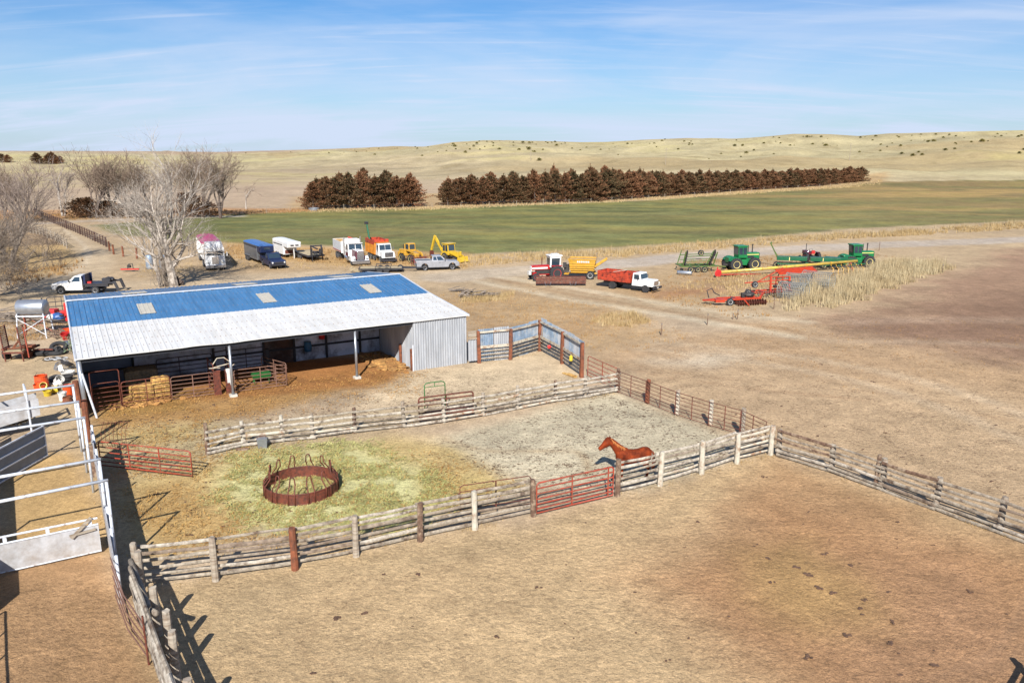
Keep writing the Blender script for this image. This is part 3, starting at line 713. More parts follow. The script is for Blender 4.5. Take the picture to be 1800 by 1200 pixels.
def wood_fence(label, posts, zs, railm, off, rr=(.05,.072), group=None, ends=(0,0), overlap=.16, flat=False, name='rail_fence', skip=(), kinds=('wood2','wood3','wood3','wood4','wood5','darkwood')):
    """posts: [(Vector, height, radius, material)], off: side offset of the rails"""
    o0 = posts[0][0]; T = Thing(name, label, 'fence', (o0.x, o0.y, 0), 0, group)
    for p, h, r, m in posts:
        if h: log_post(T, Vector((p.x-o0.x, p.y-o0.y, 0)), h, r, m)
    for i in range(len(posts)-1):
        if i in skip: continue
        a = posts[i][0]-o0; b = posts[i+1][0]-o0; a = Vector((a.x,a.y,0)); b = Vector((b.x,b.y,0)); d = (b-a).normalized(); n = Vector((-d.y, d.x, 0))
        for z in zs:
            za = z+random.uniform(-.04, .04); zb = z+random.uniform(-.05, .05); sag = random.uniform(-.04, .02)
            r = random.uniform(*rr); oo = off*(1+random.uniform(-.12, .2))
            pa = a-d*random.uniform(0, overlap)+n*oo+Vector((0,0,za)); pb = b+d*random.uniform(0, overlap)+n*oo+Vector((0,0,zb))
            pts = [pa.lerp(pb, t)+Vector((0,0,sag*math.sin(PI*t)+random.uniform(-.012,.012)))+n*random.uniform(-.015,.015) for t in (0,.25,.5,.75,1)]
            mb = MB(); rings = []
            hh = r*random.uniform(.95, 1.3)
            for j, c in enumerate(pts):
                q = random.uniform(.94, 1.06)
                rings.append([c+n*(x*r*.6*q)+Vector((0,0,y*hh*q)) for x, y in ((1,0),(.75,.72),(0,1),(-.75,.72),(-1,0),(-.75,-.72),(0,-1),(.75,-.72))])
            mb.loft(rings); T.part('rail', mb, railm if random.random() < .4 else M[random.choice(kinds)])
    return T

def PP(lst): return [G(x, y) for x, y in lst]

def build_fences():
    w, dk, ti, pw = M['wood'], M['darkwood'], M['tie'], M['paintwood']
    # front fence, west half
    a = PP([(247,1036),(379,1020),(519,1000),(626,978),(739,951),(835,930),(938,907)])
    ms = [w, w, ti, w, dk, pw, dk]
    wood_fence('weathered wooden rail fence in front of the round feeder, left of the red gate', [(p, 1.62 if i else 1.75, .12 if i != 2 else .13, m) for i, (p, m) in enumerate(zip(a, ms))],
               (.18,.43,.69,.97,1.22,1.46), M['wood2'], .17, kinds=('wood2','wood4','wood3','wood5'))
    b = PP([(1085,872),(1160,853),(1233,833),(1295,814),(1354,799)])
    wood_fence('pale wooden rail fence in front of the horse, right of the red gate', [(p, h, .125, m) for p, h, m in zip(b, (1.7,1.6,1.62,1.5,1.5), (dk,pw,pw,pw,pw))],
               (.16,.42,.69,.96,1.2,1.42), M['wood4'], .17, kinds=('wood2','wood4','paintwood','wood3'))
    # east fence running out to the right
    c = PP([(1354,799),(1461,829),(1551,861),(1644,895),(1755,935),(1880,982),(2020,1036)])
    c[0] = c[0]+Vector((.35,-.15,0))
    wood_fence('grey wooden rail fence running from the pale corner post out to the right', [(p, h, .13, w) for p, h in zip(c, (1.35,1.35,1.5,1.45,1.5,1.4,1.4))],
               (.12,.3,.6,.86,1.1,1.33), M['wood2'], -.18)
    e = Thing('fence_post', 'spare tall grey post beside the second post of the right hand fence', 'post', G(1538,858))
    log_post(e, Vector((0,0,0)), 1.6, .1, dk)
    # middle fence
    d = PP([(365.5,799),(429,785),(498,776),(549,770),(623,760),(710,750),(780.5,742),(849,731),(909,719),(976,706),(1029,698),(1086,688)])
    ms = [dk, pw, pw, w, dk, w, pw, w, w, dk, w, dk]
    wood_fence('long pale grey rail fence dividing the pens between barn and horse', [(p, 1.62 if i == 0 else 1.32+.05*(i % 3), .105, m) for i, (p, m) in enumerate(zip(d, ms))],
               (.14,.36,.62,.9,1.18), M['wood4'], -.16, rr=(.048,.064), kinds=('wood2','wood4','paintwood','wood3'))
    # steel panel fence to the right of the horse
    p = PP([(1087,689),(1138,708),(1190,729),(1248,748),(1304,764),(1349,786)])
    T = Thing('panel_fence', 'thin rusty steel panel fence on wooden posts behind the horse', 'fence', p[0]); o = p[0]
    for i, q in enumerate(p[:-1]):
        log_post(T, q-o, 1.45 if i else 1.5, .13, (dk, ti, pw, pw, w)[i])
    for i in range(5):
        a1 = p[i]-o; b1 = p[i+1]-o; dd = (b1-a1).normalized(); nrm = Vector((-dd.y, dd.x, 0))*-.17
        pn = MB(); pn.path([a1+nrm+Vector((0,0,.1)), a1+nrm+Vector((0,0,1.38)), b1+nrm+Vector((0,0,1.38)), b1+nrm+Vector((0,0,.1))], .022, 6, closed=True)
        f = T.part('panel', pn, M['rust'])
        for z in (.32,.52,.74,.96,1.17):
            mb = MB(); mb.tube(a1+nrm+Vector((0,0,z)), b1+nrm+Vector((0,0,z)), .016, n=5); T.part('rail', mb, M['rust'], parent=f)
        mb = MB(); m_ = a1.lerp(b1, .5)+nrm; mb.box((m_.x, m_.y, .74), (.04,.03,1.28)); T.part('upright', mb, M['rust'], parent=f)
    # corner stones at the post feet
    for i, (x, y) in enumerate(((1128,703),(1183,722),(1240,741),(1287,756))):
        pass
    gate('gate', 'faded red steel gate closing the gap in the front fence', 'gate', G(943,906), G(1077,874), 1.42, 6, M['redpaint'], .032, (0,.45,.93,1))
    gate('gate', 'open orange-red steel gate standing across the pen at the left', 'gate', G(178,822), G(339,841), 1.32, 5, M['redpaint'], .03, (0,.33,.66,1), z0=.15)
    gate('gate', 'small red gate at the far pen corner beside the grey windbreak', 'gate', G(1033,662), G(1085,687), 1.42, 5, M['redpaint'], .022, (0,.5,1))
    gate('livestock_panel', 'dark rusty panel leaning behind the middle rail fence', 'panel', G(737,744), G(832,731), 1.45, 6, M['rust'], .04, (0,.5,1), z0=.2)
    gate('livestock_panel', 'thin brown pipe panel tied behind the front fence beside the gate', 'panel', G(808,930)+Vector((0,.5,0)), G(933,905)+Vector((0,.25,0)), 1.62, 5, M['rust'], .018, (0,.5,1), z0=.4)
    # green bow frame
    a = G(747,724); b = G(783,719); L = (b-a).length
    T = Thing('bow_gate_frame', 'green bow gate frame standing behind the middle fence', 'gate frame', a, math.atan2(b.y-a.y, b.x-a.x))
    mb = MB(); mb.path([(0,0,0),(0,0,1.55),(.08,0,1.66),(.2,0,1.7),(L-.2,0,1.7),(L-.08,0,1.66),(L,0,1.55),(L,0,0)], .03, 8); T.part('bow', mb, M['green'], smooth=True)
    mb = MB(); mb.tube((0,0,1.45), (L,0,1.45), .02); T.part('crossbar', mb, M['green'])
    mb = MB(); mb.tube((L/2,0,1.45), (L/2,0,1.7), .02); T.part('stay', mb, M['green'])
    # lower left log fence
    tops = [(240,974,1.7),(269,1033,1.6),(292,1073,1.6),(301,1113,1.55),(326,1196,1.6)]
    pts = [G(x, y, z) for x, y, z in tops]; pts = [Vector((q.x, q.y, 0)) for q in pts]
    dd = (pts[-1]-pts[0]).normalized()
    base = [pts[0]+dd*0.25, pts[0]+dd*2.2, pts[0]+dd*3.6, pts[0]+dd*4.9, pts[0]+dd*7.2, pts[0]+dd*9.4, pts[0]+dd*11.8]
    for i in range(1, 5): base[i] = pts[i]
    E0 = pts[0]+dd*.9; E1 = pts[0]+dd*14
    T = wood_fence('heavy grey log fence in the lower left corner', [(E0, 0, 0, w), (E0.lerp(E1, .5), 0, 0, w), (E1, 0, 0, w)], (.22,.52,.85,1.15,1.45), M['wood2'], -.26, rr=(.085,.11), overlap=.7, kinds=('wood2','wood4'))
    for q in pts[1:]+[pts[0]+dd*9.6, pts[0]+dd*12.3]: log_post(T, q-T.loc, 1.62, .125, w)
    e_ = Thing('fence_post', 'thick grey corner post at the left end of the front fence', 'post', pts[0]); log_post(e_, Vector((0,0,0)), 1.8, .14, w)
    T = Thing('log', 'single sloping grey log leaning on the lower left fence corner', 'log', base[0])
    q1 = base[2]-base[0]; mb = MB(); mb.path([(-.35,.2,1.5), Vector((-.3,0,1.5)).lerp(q1, .5), q1+Vector((-.3,0,1.52))], [.09,.1,.085], 8); T.part('trunk', mb, M['wood2'], smooth=True)
    # bent brown pipes joining the corner
    for k, (z, zz) in enumerate(((1.5,1.2),(1.2,.9),(.9,.6),(.55,.3))):
        a = G(208+k*2,1005+k*15, .0); 
    T = Thing('livestock_panel', 'bent brown pipe panel joining white alley wall to log fence', 'panel', G(210,1062))
    q = G(256,1120, .9)-G(210,1062)
    for z in (.35,.7,1.05,1.4,1.7):
        mb = MB(); e1 = Vector((-.1,0,z)); e2 = Vector((q.x,q.y,z*.75)); mb.path([e1, e1.lerp(e2,.5)+Vector((-.08,-.05,-.15)), e2], .022, 5); T.part('rail', mb, M['brownpipe'])
    mb = MB(); mb.tube((q.x,q.y,0), (q.x-.02,q.y,1.6), .03); T.part('upright', mb, M['rust'])
    # fence out of frame whose post shadow reaches the lower right corner
    f = [G(1852,1240), G(1800,1345), G(1745,1460)]
    wood_fence('wooden rail fence just beyond the lower right corner', [(x, 1.5, .12, w) for x in f], (.3,.7,1.1,1.4), M['wood2'], .17)

def build_windbreak():
    T = Thing('windbreak_fence', 'tall L-shaped windbreak of blue-grey tin on rusty posts', 'fence', BL(23.9, -.35))
    o = BL(23.9, -.35)
    W = [G(823,640), G(842,638), G(897,632), G(948,617), G(988,639), G(1022,663)]
    W = [q-o for q in W]; H_ = [2.25,2.3,2.25,2.35,2.3,2.35]
    for i in range(1, 5):
        a, b = W[i], W[i+1]; d = (b-a).normalized(); n = Vector((-d.y, d.x, 0))*(.16)
        L = (b-a).length; k = max(1, int(L/.9)); up = .1
        for j in range(k):
            s = a+n+d*(L*j/k); e = a+n+d*(L*(j+1)/k-.01); mb = MB(); h = H_[i]+random.uniform(-.06,.1)+.08; z0 = .02 if j % 2 else .08
            corrug(mb, s, e, z0, h, z0, h, .16, .018)
            T.part('tin_sheet', mb, random.choice([M['tinblue'], M['tinblue'], M['tinwall']]) if i != 4 or j % 2 else M['tinwall'])
        for z, hh in ((H_[i]-.12,.13),(1.12,.2)) + (((.82,.1),(.55,.1),(.3,.1)) if True else ()):
            mb = MB(); off = n*.15
            mb.bar(a+off+Vector((0,0,z)), b+off+Vector((0,0,z+random.uniform(-.03,.03))), .05, hh); T.part('plank', mb, M['paintwood'] if z > 1 else M['wood2'])
    for i, q in enumerate(W[1:], 1):
        log_post(T, q, H_[i], .12, M['tie'] if i != 3 else M['tie'], square=True)
    log_post(T, W[3]+Vector((.28,-.1,0)), 2.35, .08, M['paintwood'], square=True)
    mb = MB(); a, b = W[0], W[1]; corrug(mb, a, b, .2, 1.75, .2, 1.75); T.part('tin_sheet', mb, M['tinwall'])
    mb = MB(); mb.bar(a+Vector((0,-.05,1.8)), b+Vector((0,-.05,1.8)), .05, .1); mb.bar(a+Vector((0,.3,2.05)), b+Vector((0,.3,2.1)), .05, .4); T.part('plank', mb, M['wood'])
    # items hung on it
    s = single('jug', MB().lathe((0,0,0), [(.01,-.2),(.12,-.2),(.12,.1),(.04,.18),(.01,.2)], 10, 'z'), M['yellowp'], 'yellow jug wedged against the tin windbreak', 'jug', o+W[4].lerp(W[5], .55)+Vector((-.12,-.1,.95)))
    s = single('rag', MB().blob((0,0,0), (.14,.05,.14)), M['redp'], 'red rag caught on the windbreak boards', 'rag', o+W[3].lerp(W[4], .5)+Vector((-.1,-.1,.8)))
    T = Thing('plank', 'yellow plank lying at the foot of the windbreak end', 'plank', o+W[4].lerp(W[5], .75)+Vector((-.5,-.5,.06)), R(-55))
    mb = MB(); mb.box((0,0,0), (1.3,.2,.06)); mb.box((.2,.1,.05), (.9,.12,.04)); T.part('board', mb, M['hay'])

def build_pens():
    # gates along the open front of the barn
    gate('gate', 'rust red walk-through gate frame at the left end of the open barn front', 'gate', BL(.45,.95), BL(1.95,1.0), 2.35, 1, M['rust'], .03, (0,1), z0=.1)
    gate('gate', 'rust red six-rail gate under the walk-through frame', 'gate', BL(.5,.9), BL(1.9,.95), 1.65, 6, M['rust'], .024, (0,1))
    gate('gate', 'rust red long gate in front of the yellow straw bales', 'gate', BL(2.0,.95), BL(4.6,1.0), 1.55, 6, M['rust'], .024, (0,.5,1))
    gate('livestock_panel', 'brown pipe panel between straw bales and squeeze chute', 'panel', BL(4.65,1.0), BL(7.05,.9), 1.45, 6, M['brownpipe'], .022, (0,.5,1))
    gate('livestock_panel', 'brown pipe panel to the right of the squeeze chute', 'panel', BL(8.2,.75), BL(11.3,.6), 1.45, 6, M['brownpipe'], .022, (0,.5,.8,1))
    gate('livestock_panel', 'pinkish pipe panel slanting back into the barn', 'panel', BL(11.35,.62), BL(10.4,3.1), 1.5, 6, M['brownpipe'], .022, (0,.5,1))
    gate('livestock_panel', 'black pipe panel against the inner wall left of the door', 'panel', BL(8.6,4.9), BL(11.0,4.9), 1.7, 6, M['blackpipe'], .03, (0,.5,1))
    gate('livestock_panel', 'black pipe gate in the shade behind the bales', 'panel', BL(4.3,4.6), BL(7.6,4.6), 1.75, 6, M['blackpipe'], .03, (0,.4,1))
    gate('livestock_panel', 'tall black pipe frame behind the squeeze chute', 'panel', BL(7.7,4.2), BL(8.5,4.4), 2.9, 3, M['blackpipe'], .04, (0,1))
    T = Thing('fence_post', 'black timber post standing inside the barn by the pink panel', 'post', BL(10.9,3.4)); log_post(T, Vector((0,0,0)), 1.9, .13, M['girt'], square=True)
    # squeeze chute
    T = Thing('squeeze_chute', 'rusty red cattle squeeze chute with a white side panel by the barn post', 'cattle chute', BL(7.25,.85), AX)
    for x in (.0, .62):
        mb = MB(); mb.box((x,0,.75), (.34,.05,1.5)); mb.box((x,.0,1.5), (.38,.08,.08)); mb.box((x,0,.04), (.38,.08,.08)); T.part('door_panel', mb, M['rust'])
    mb = MB(); mb.add([(.5,-.06,1.6),(.8,-.06,1.6),(.86,-.06,.7),(.78,-.06,.3),(.5,-.04,1.5)], [(0,1,2,3,4)]); mb.box((.66,-.05,1.15), (.22,.04,.9)); T.part('side_panel', mb, M['whitep'])
    mb = MB()
    for y in (0, 1.9): 
        for x in (-.2, .85): mb.tube((x,y,0), (x,y,1.95), .04)
    for z in (.3,.7,1.1,1.5,1.9):
        for x in (-.2,.85): mb.tube((x,0,z), (x,1.9,z), .03)
    T.part('frame', mb, M['rust'])
    mb = MB(); mb.path([(-.2,0,1.95),(.1,.2,2.25),(.5,.2,2.25),(.85,0,1.95)], .03); mb.path([(-.2,0,1.75),(.85,0,1.9)], .035); mb.path([(-.45,-.05,1.75),(.2,-.05,1.7)], .03); mb.path([(.85,0,1.7),(1.05,-.1,1.85)], .03)
    T.part('head_linkage', mb, M['paintwood'])
    # feeders in the barn
    T = Thing('feed_bunk', 'small green feeder in the barn shade behind the pipe panel', 'feeder', BL(10.1,2.2), AX)
    mb = MB(); mb.frus((-.5,.5,-.25,.25,.35), (-.6,.6,-.35,.35,.65)); T.part('trough', mb, M['green'])
    mb = MB()
    for x in (-.45,.45):
        for y in (-.2,.2): mb.tube((x,y,0), (x,y,.4), .03)
    T.part('legs', mb, M['green'])
    # bales
    bale('upright square straw bale, the tallest one behind the rust red gate', BL(4.15,2.1), AX, (.95,.9,1.35), M['hay'], 'straw bales in the barn')
    bale('collapsed yellow straw bale left of the upright one', BL(3.15,2.1), AX+.2, (1.2,1.1,.95), M['hay'], 'straw bales in the barn')
    bale('grey-topped old hay bale in the dark behind the straw', BL(3.3,4.2), AX, (1.8,1.3,1.5), M['hayold'], 'straw bales in the barn')
    T = Thing('hay_heap', 'loose yellow hay spilling under the rust red gate', 'hay heap', BL(3.1,1.4,0), AX)
    mb = MB()
    for i in range(150): mb.blob((random.gauss(.1,.7), random.gauss(-.1,.35), random.uniform(0,.12)), (random.uniform(.06,.3), random.uniform(.05,.25), random.uniform(.05,.2)), .45, 6, 4)
    T.part('straw', mb, M['litter'])
    # rounded mound of litter beside partition
    T = Thing('hay_heap', 'low mound of orange straw against the grey partition wall', 'hay heap', BL(18.6,2.9,0), AX)
    mb = MB()
    for i in range(260): mb.blob((random.gauss(.2,.42), random.gauss(0,1.1), random.uniform(-.05,.08)), (random.uniform(.08,.5), random.uniform(.08,.5), random.uniform(.04,.16)), .45, 6, 4)
    T.part('straw', mb, M['litter'])
    # wire / net fence curl left of red gate
    T = Thing('wire_netting', 'curled rusty wire netting hanging behind the big wooden post at the left', 'wire netting', G(165,800))
    mb = MB()
    for k in range(7):
        x = .05+k*.2; mb.path([(x,.8+.2*math.sin(k),.1), (x+.1,.6,.5), (x+.05,.7,.95), (x+.18,.9,1.45)], .012, 4)
    for z in (.2,.5,.8,1.1,1.4): mb.path([(0,.8,z),(.7,.65,z+.05),(1.4,.9,z)], .01, 4)
    T.part('mesh', mb, M['rust'])
    for lb, (x, y), h, r, m in (('tall dark wooden post under the lower end of the barn corner pole',(157,775),2.2,.16,'tie'),('thick round brown post holding the open red gate',(170,835),1.5,.2,'darkwood'),('leaning brown wooden post among the junk beside the barn corner',(139,716),1.6,.2,'tie')):
        T = Thing('fence_post', lb, 'post', G(x, y)); log_post(T, Vector((0,0,0)), h, r, M[m])

def build_alley():
    # white pipe portals over the cattle alley
    rows = [(128,677,693.6),(136.5,706,725),(147,734,757),(174,807,838),(186.5,844,881)]
    w = M['whitepipe']; H_ = 3.42
    lb = ['farthest white pipe portal over the cattle alley','second white pipe portal from the barn','middle white pipe portal over the cattle alley','fourth white pipe portal, nearly nearest the camera','nearest white pipe portal, crossing above the sheet gate']
    for (x, y, yl), l in zip(rows, lb):
        a = G(x, y, H_); b = G(0, yl, H_); d = (b-a).normalized(); b2 = a+d*5.2
        T = Thing('pipe_portal', l, 'pipe frame', (a.x, a.y, 0), math.atan2(d.y, d.x), 'white pipe portals over the cattle alley')
        mb = MB(); mb.tube((0,0,0), (0,0,H_-.05), .055, n=10); T.part('post', mb, w, smooth=True)
        mb = MB(); mb.tube((5.2,0,0), (5.2,0,H_-.05), .055, n=10); T.part('post', mb, w, smooth=True)
        mb = MB(); mb.tube((-.06,0,H_), (5.26,0,H_), .055, n=10); T.part('crossbar', mb, w, smooth=True)
    a = G(210,1062); b = G(166,812); d = (b-a); L = d.length; d.normalize(); n = Vector((-d.y, d.x, 0))
    T = Thing('alley_wall', 'solid pale board wall on the right side of the cattle alley', 'wall', a, math.atan2(d.y, d.x))
    z = .02
    for k in range(6):
        h = .27; mb = MB(); mb.bar((0,0,z+h/2), (L,random.uniform(-.02,.02),z+h/2+random.uniform(-.02,.02)), .05, h-.012); T.part('board', mb, M['sheetwhite'] if k else M['paintwood']); z += h
    for u in (0,.14,.28,.44,.6,.75,.9,1.0):
        mb = MB(); mb.tube((L*u,-.08,0), (L*u,-.08,1.85 if u > 0 else 1.75), .05, n=8); T.part('post', mb, w, smooth=True)
    # sheet gate
    p = G(179,971); q = G(0,1011); e = (q-p).normalized(); q = p+e*4.9
    T = Thing('gate', 'white sheet steel gate across the alley under the nearest portal', 'gate', p, math.atan2(e.y, e.x))
    mb = MB(); mb.box((2.45,0,.62), (4.9,.04,1.0)); T.part('sheet', mb, M['sheetwhite'])
    mb = MB(); mb.path([(0,0,.1),(0,0,1.16),(4.9,0,1.16),(4.9,0,.1)], .035, 6, closed=True); mb.tube((0,0,1.4), (4.9,0,1.42), .04)
    for x in (.25,1.6,2.9,4.2): mb.box((x,0,1.28), (.12,.05,.24))
    T.part('frame', mb, w)
    mb = MB()
    for x in (.9,2.2,3.5): mb.box((x,-.03,.62), (.05,.03,1.0))
    T.part('rib', mb, M['sheetgrey'])
    mb = MB(); mb.bar((.2,.08,1.5), (.9,.08,.85), .06, .1); mb.bar((.1,.08,1.02), (.95,.08,.95), .05, .07); T.part('latch_arm', mb, M['wood'])
    # crowding tub of grey sheet panels
    a = G(83,803); b = G(0,851); e = (b-a).normalized(); L = 4.6
    T = Thing('crowding_tub', 'angled blue-grey sheet steel panel with white ribs of the loading chute', 'cattle chute', a, math.atan2(e.y, e.x))
    mb = MB(); mb.box((L/2,0,.85), (L,.04,1.5)); T.part('sheet', mb, M['sheetgrey'])
    for z in (.1,.62,1.14,1.6):
        mb = MB(); mb.box((L/2,.05,z), (L,.06,.06)); T.part('rib', mb, w)
    for x in (0,):
        mb = MB(); mb.box((x,0,.85), (.07,.1,1.6)); T.part('edge_post', mb, w)
    T = Thing('loading_chute', 'white framed loading chute with a sloping ramp inside the alley', 'cattle chute', G(-4,768), R(35))
    mb = MB(); mb.prism([(-3,.1),(2.0,1.0),(2.0,1.1),(-3,.2)], -.5, .5); T.part('ramp', mb, M['concrete'])
    for y in (-.6, .6):
        mb = MB(); mb.prism([(-3,.15),(2.0,1.0),(2.0,1.9),(-3,1.2)], y-.02, y+.02); T.part('side_sheet', mb, M['sheetwhite'])
    for x in (-2.8,-1.4,.0,1.5):
        mb = MB(); zt = 2.2+.15*x
        for y in (-.7,.7): mb.tube((x,y,0), (x,y,zt), .05)
        mb.tube((x,-.7,zt), (x,.7,zt), .05); T.part('hoop', mb, w)
    mb = MB()
    for k in range(40): mb.blob((random.uniform(-1.5,1.5), random.uniform(-.4,.4), .55+.18*random.random()), (.15,.1,.06), .3, 5, 4)
    T.part('litter', mb, M['hayold'])
    # outer alley wall off the left edge, casting the long shade
    a = G(-95,1150); b = G(-62,812); d = b-a; L = d.length; d.normalize()
    T = Thing('alley_wall', 'tall sheet steel wall on the left side of the cattle alley', 'wall', a, math.atan2(d.y, d.x))
    mb = MB(); mb.box((L/2,0,1.2), (L,.05,2.4)); T.part('sheet', mb, M['sheetwhite'])
    for u in (0,.2,.4,.6,.8,1): 
        mb = MB(); mb.tube((L*u,.08,0), (L*u,.08,2.5), .05); T.part('post', mb, w)
    a2 = G(-95,1160); b2 = G(-110,1330)
    gate('livestock_panel', 'pipe panel continuing the left alley wall toward the camera', 'panel', a2, b2, 1.9, 6, M['whitepipe'], .03, (0,.3,.6,1))

def build_feeder():
    c = (G(461,862)+G(600,862))/2; c.z = 0
    T = Thing('round_bale_feeder', 'rusty red-brown ring feeder with looped bars on green hay', 'hay feeder', c)
    r = 1.54; n = 48
    mb = MB(); prof = [(r,.03),(r+.02,.03),(r+.02,.5),(r,.5)]
    rings = [[(q*math.cos(2*PI*k/n), q*math.sin(2*PI*k/n), z) for (q, z) in prof] for k in range(n)]
    mb.loft(rings+[rings[0]], cap=False); T.part('skirt', mb, M['rust'])
    for z in (.05,.5):
        mb = MB(); mb.path([((r+.02)*math.cos(2*PI*k/n), (r+.02)*math.sin(2*PI*k/n), z) for k in range(n)], .03, 6, closed=True); T.part('hoop', mb, M['rust'], smooth=True)
    for k in range(12):
        a = 2*PI*(k+.5)/12+.26; mb = MB(); pts = []
        e = Vector((math.cos(a), math.sin(a), 0)); t = Vector((-math.sin(a), math.cos(a), 0)); w0, w1 = .14, .085
        side = [(r+.05,.0,w0),(r+.05,.55,w0),(r-.2,.85,w0*.85),(r-.22,1.1,w1)]
        L_ = [e*q+t*w_+Vector((0,0,z)) for q, z, w_ in side]
        top = [e*(r-.22)+t*(w1*math.cos(p_))+Vector((0,0,1.1+w1*math.sin(p_))) for p_ in (PI*.25,PI*.5,PI*.75)]
        R_ = [e*q-t*w_+Vector((0,0,z)) for q, z, w_ in reversed(side)]
        mb.path(L_+top+R_, .028, 6); T.part('loop_bar', mb, M['rust'], smooth=True)
    return c

def build_small_yard():
    T = Thing('water_tub', 'small galvanised box standing at the middle fence', 'feed tub', G(461,787), R(25))
    mb = MB(); mb.frus((-.2,.2,-.18,.18,0), (-.24,.24,-.2,.2,.52)); T.part('bin', mb, M['galv'])
    mb = MB(); mb.path([(-.2,0,.52),(-.2,0,.62),(.2,0,.62),(.2,0,.52)], .015); T.part('handle', mb, M['rust'])
    single('ring', MB().path([(.3*math.cos(t), .12*math.sin(t), .06) for t in [i*PI/6 for i in range(12)]], .05, 6, closed=True), M['darkwood'], 'small brown ring lying below the middle fence', 'ring', G(426,791))
    # dark clods as loose litter, uncountable
    mb = MB()
    def clods(poly, n, s0, s1):
        k = 0; xs = [p[0] for p in poly]; ys = [p[1] for p in poly]
        while k < n:
            x, y = random.uniform(min(xs), max(xs)), random.uniform(min(ys), max(ys))
            ok = False; j = len(poly)-1
            for i in range(len(poly)):
                if (poly[i][1] > y) != (poly[j][1] > y) and x < (poly[j][0]-poly[i][0])*(y-poly[i][1])/(poly[j][1]-poly[i][1])+poly[i][0]: ok = not ok
                j = i
            if not ok: continue
            k += 1; p = G(x, y); s = random.uniform(s0, s1)
            for _ in range(random.choice((1,1,2,4))): mb.blob((p.x+random.uniform(-1,1)*s*1.5, p.y+random.uniform(-1,1)*s, s*.15), (s*random.uniform(.6,1.2), s*random.uniform(.5,1), s*.35), .35, 5, 4)
    clods([(200,720),(560,690),(830,690),(1000,690),(850,720),(400,745),(340,800),(260,760)], 260, .03, .08)
    clods([(250,850),(390,800),(900,830),(900,870),(600,940),(280,965)], 110, .03, .08)
    clods([(780,775),(1060,690),(1340,785),(1160,845),(1000,850)], 420, .02, .05)
    clods([(420,1040),(940,925),(1354,810),(1790,980),(1790,1190),(420,1190)], 40, .03, .07)
    clods([(1370,780),(1100,680),(1350,600),(1790,560),(1790,940)], 130, .03, .07)
    clods([(840,690),(1020,680),(1020,700),(860,725),(640,750)], 60, .03, .09)
    for x, y in ((1399,998),(1417,1010),(1430,1014),(1353,1023),(1440,1034),(1461,1041),(1522,1056),(1568,1092),(1485,1116),(1565,1132),(1420,1152),(1577,917),(1450,974),(1495,994),(592,1085),(1640,1168),(735,1010),(1229,918),(1510,1070),(1341,838),(1350,981),(640,1078),(870,1120),(1700,1040)):
        p = G(x, y); s = random.uniform(.05,.085)
        for _ in range(4): mb.blob((p.x+random.gauss(0,.06), p.y+random.gauss(0,.05), .015), (s*random.uniform(.6,1.2), s*random.uniform(.6,1), .035), .3, 7, 4)
    single('manure', mb, M['soot'], 'dark scattered manure clods on the pen ground', 'manure', kind='stuff')
# ================================================================ vehicles
def paint(n, c, **k): M[n] = mat(n, c, .42, k.pop('metal', 0), var=k.pop('var', .13), scale=2.2, coat=.12, **k)
paint('white_paint', S(236,236,234,.72)); paint('silver_paint', S(176,178,184,.66), metal=.35); paint('navy_paint', S(28,44,84,.6)); paint('maroon_paint', S(104,30,52,.6))
paint('yellow_paint', S(220,168,58,.66), c2=S(190,150,70,.6), amt=.35, s2=2); paint('bright_yellow_paint', S(228,188,50,.66), c2=S(200,170,70,.6), amt=.35, s2=2); paint('auger_yellow', S(222,190,84,.62), c2=S(190,160,90,.6), amt=.4, s2=1); paint('green_paint', S(22,124,68,.66)); paint('old_green_paint', S(82,118,52,.62), c2=S(120,110,70,.6), amt=.4, s2=3)
paint('dark_green_paint', S(10,98,62,.66)); paint('red_paint', S(186,34,34,.64)); paint('grain_red_paint', S(200,78,52,.66), c2=S(120,50,42,.6), amt=.4, s2=2); paint('orange_paint', S(204,70,40,.62), c2=S(180,60,40,.6), amt=.4, s2=2.5)
paint('dump_orange_paint', S(214,142,54,.64)); paint('pink_tarp', S(196,54,104,.66)); paint('trailer_blue_roof', S(74,120,186,.62)); paint('trailer_side', S(128,130,134,.6), metal=.3)
M['tyre'] = mat('tyre_rubber', (.022,.022,.024), .85, var=.2, scale=4); M['glass'] = mat('vehicle_glass', (.02,.035,.05), .08, spec=1.0, var=.02)
M['chrome'] = mat('chrome', (.62,.62,.64), .22, .9, var=.05); M['rimgrey'] = mat('rim_grey', S(200,200,202,.66), .4, .3); M['rimyellow'] = mat('rim_yellow', S(246,226,140,.76), .45)
M['rimwhite'] = mat('rim_white', S(232,230,224,.72), .45); M['blackp'] = mat('black_paint', (.025,.025,.03), .45, var=.2); M['darkmet'] = mat('dark_machine_metal', S(70,66,64,.6), .6, .2, var=.3, scale=6)
M['lamp'] = mat('lamp_glass', S(230,230,220,.7), .15); M['redlamp'] = mat('red_lamp_glass', S(190,20,30,.65), .2); M['amber'] = mat('amber_lamp', S(236,130,30,.7), .3)
M['zinc'] = mat('dull_zinc_wire', S(158,160,156,.55), .7, 0, var=.2, scale=3)
M['deckwood'] = mat('deck_wood', S(196,178,140,.62), .85, var=.2, scale=4, bump=.01); M['ltgrass'] = M['hay']

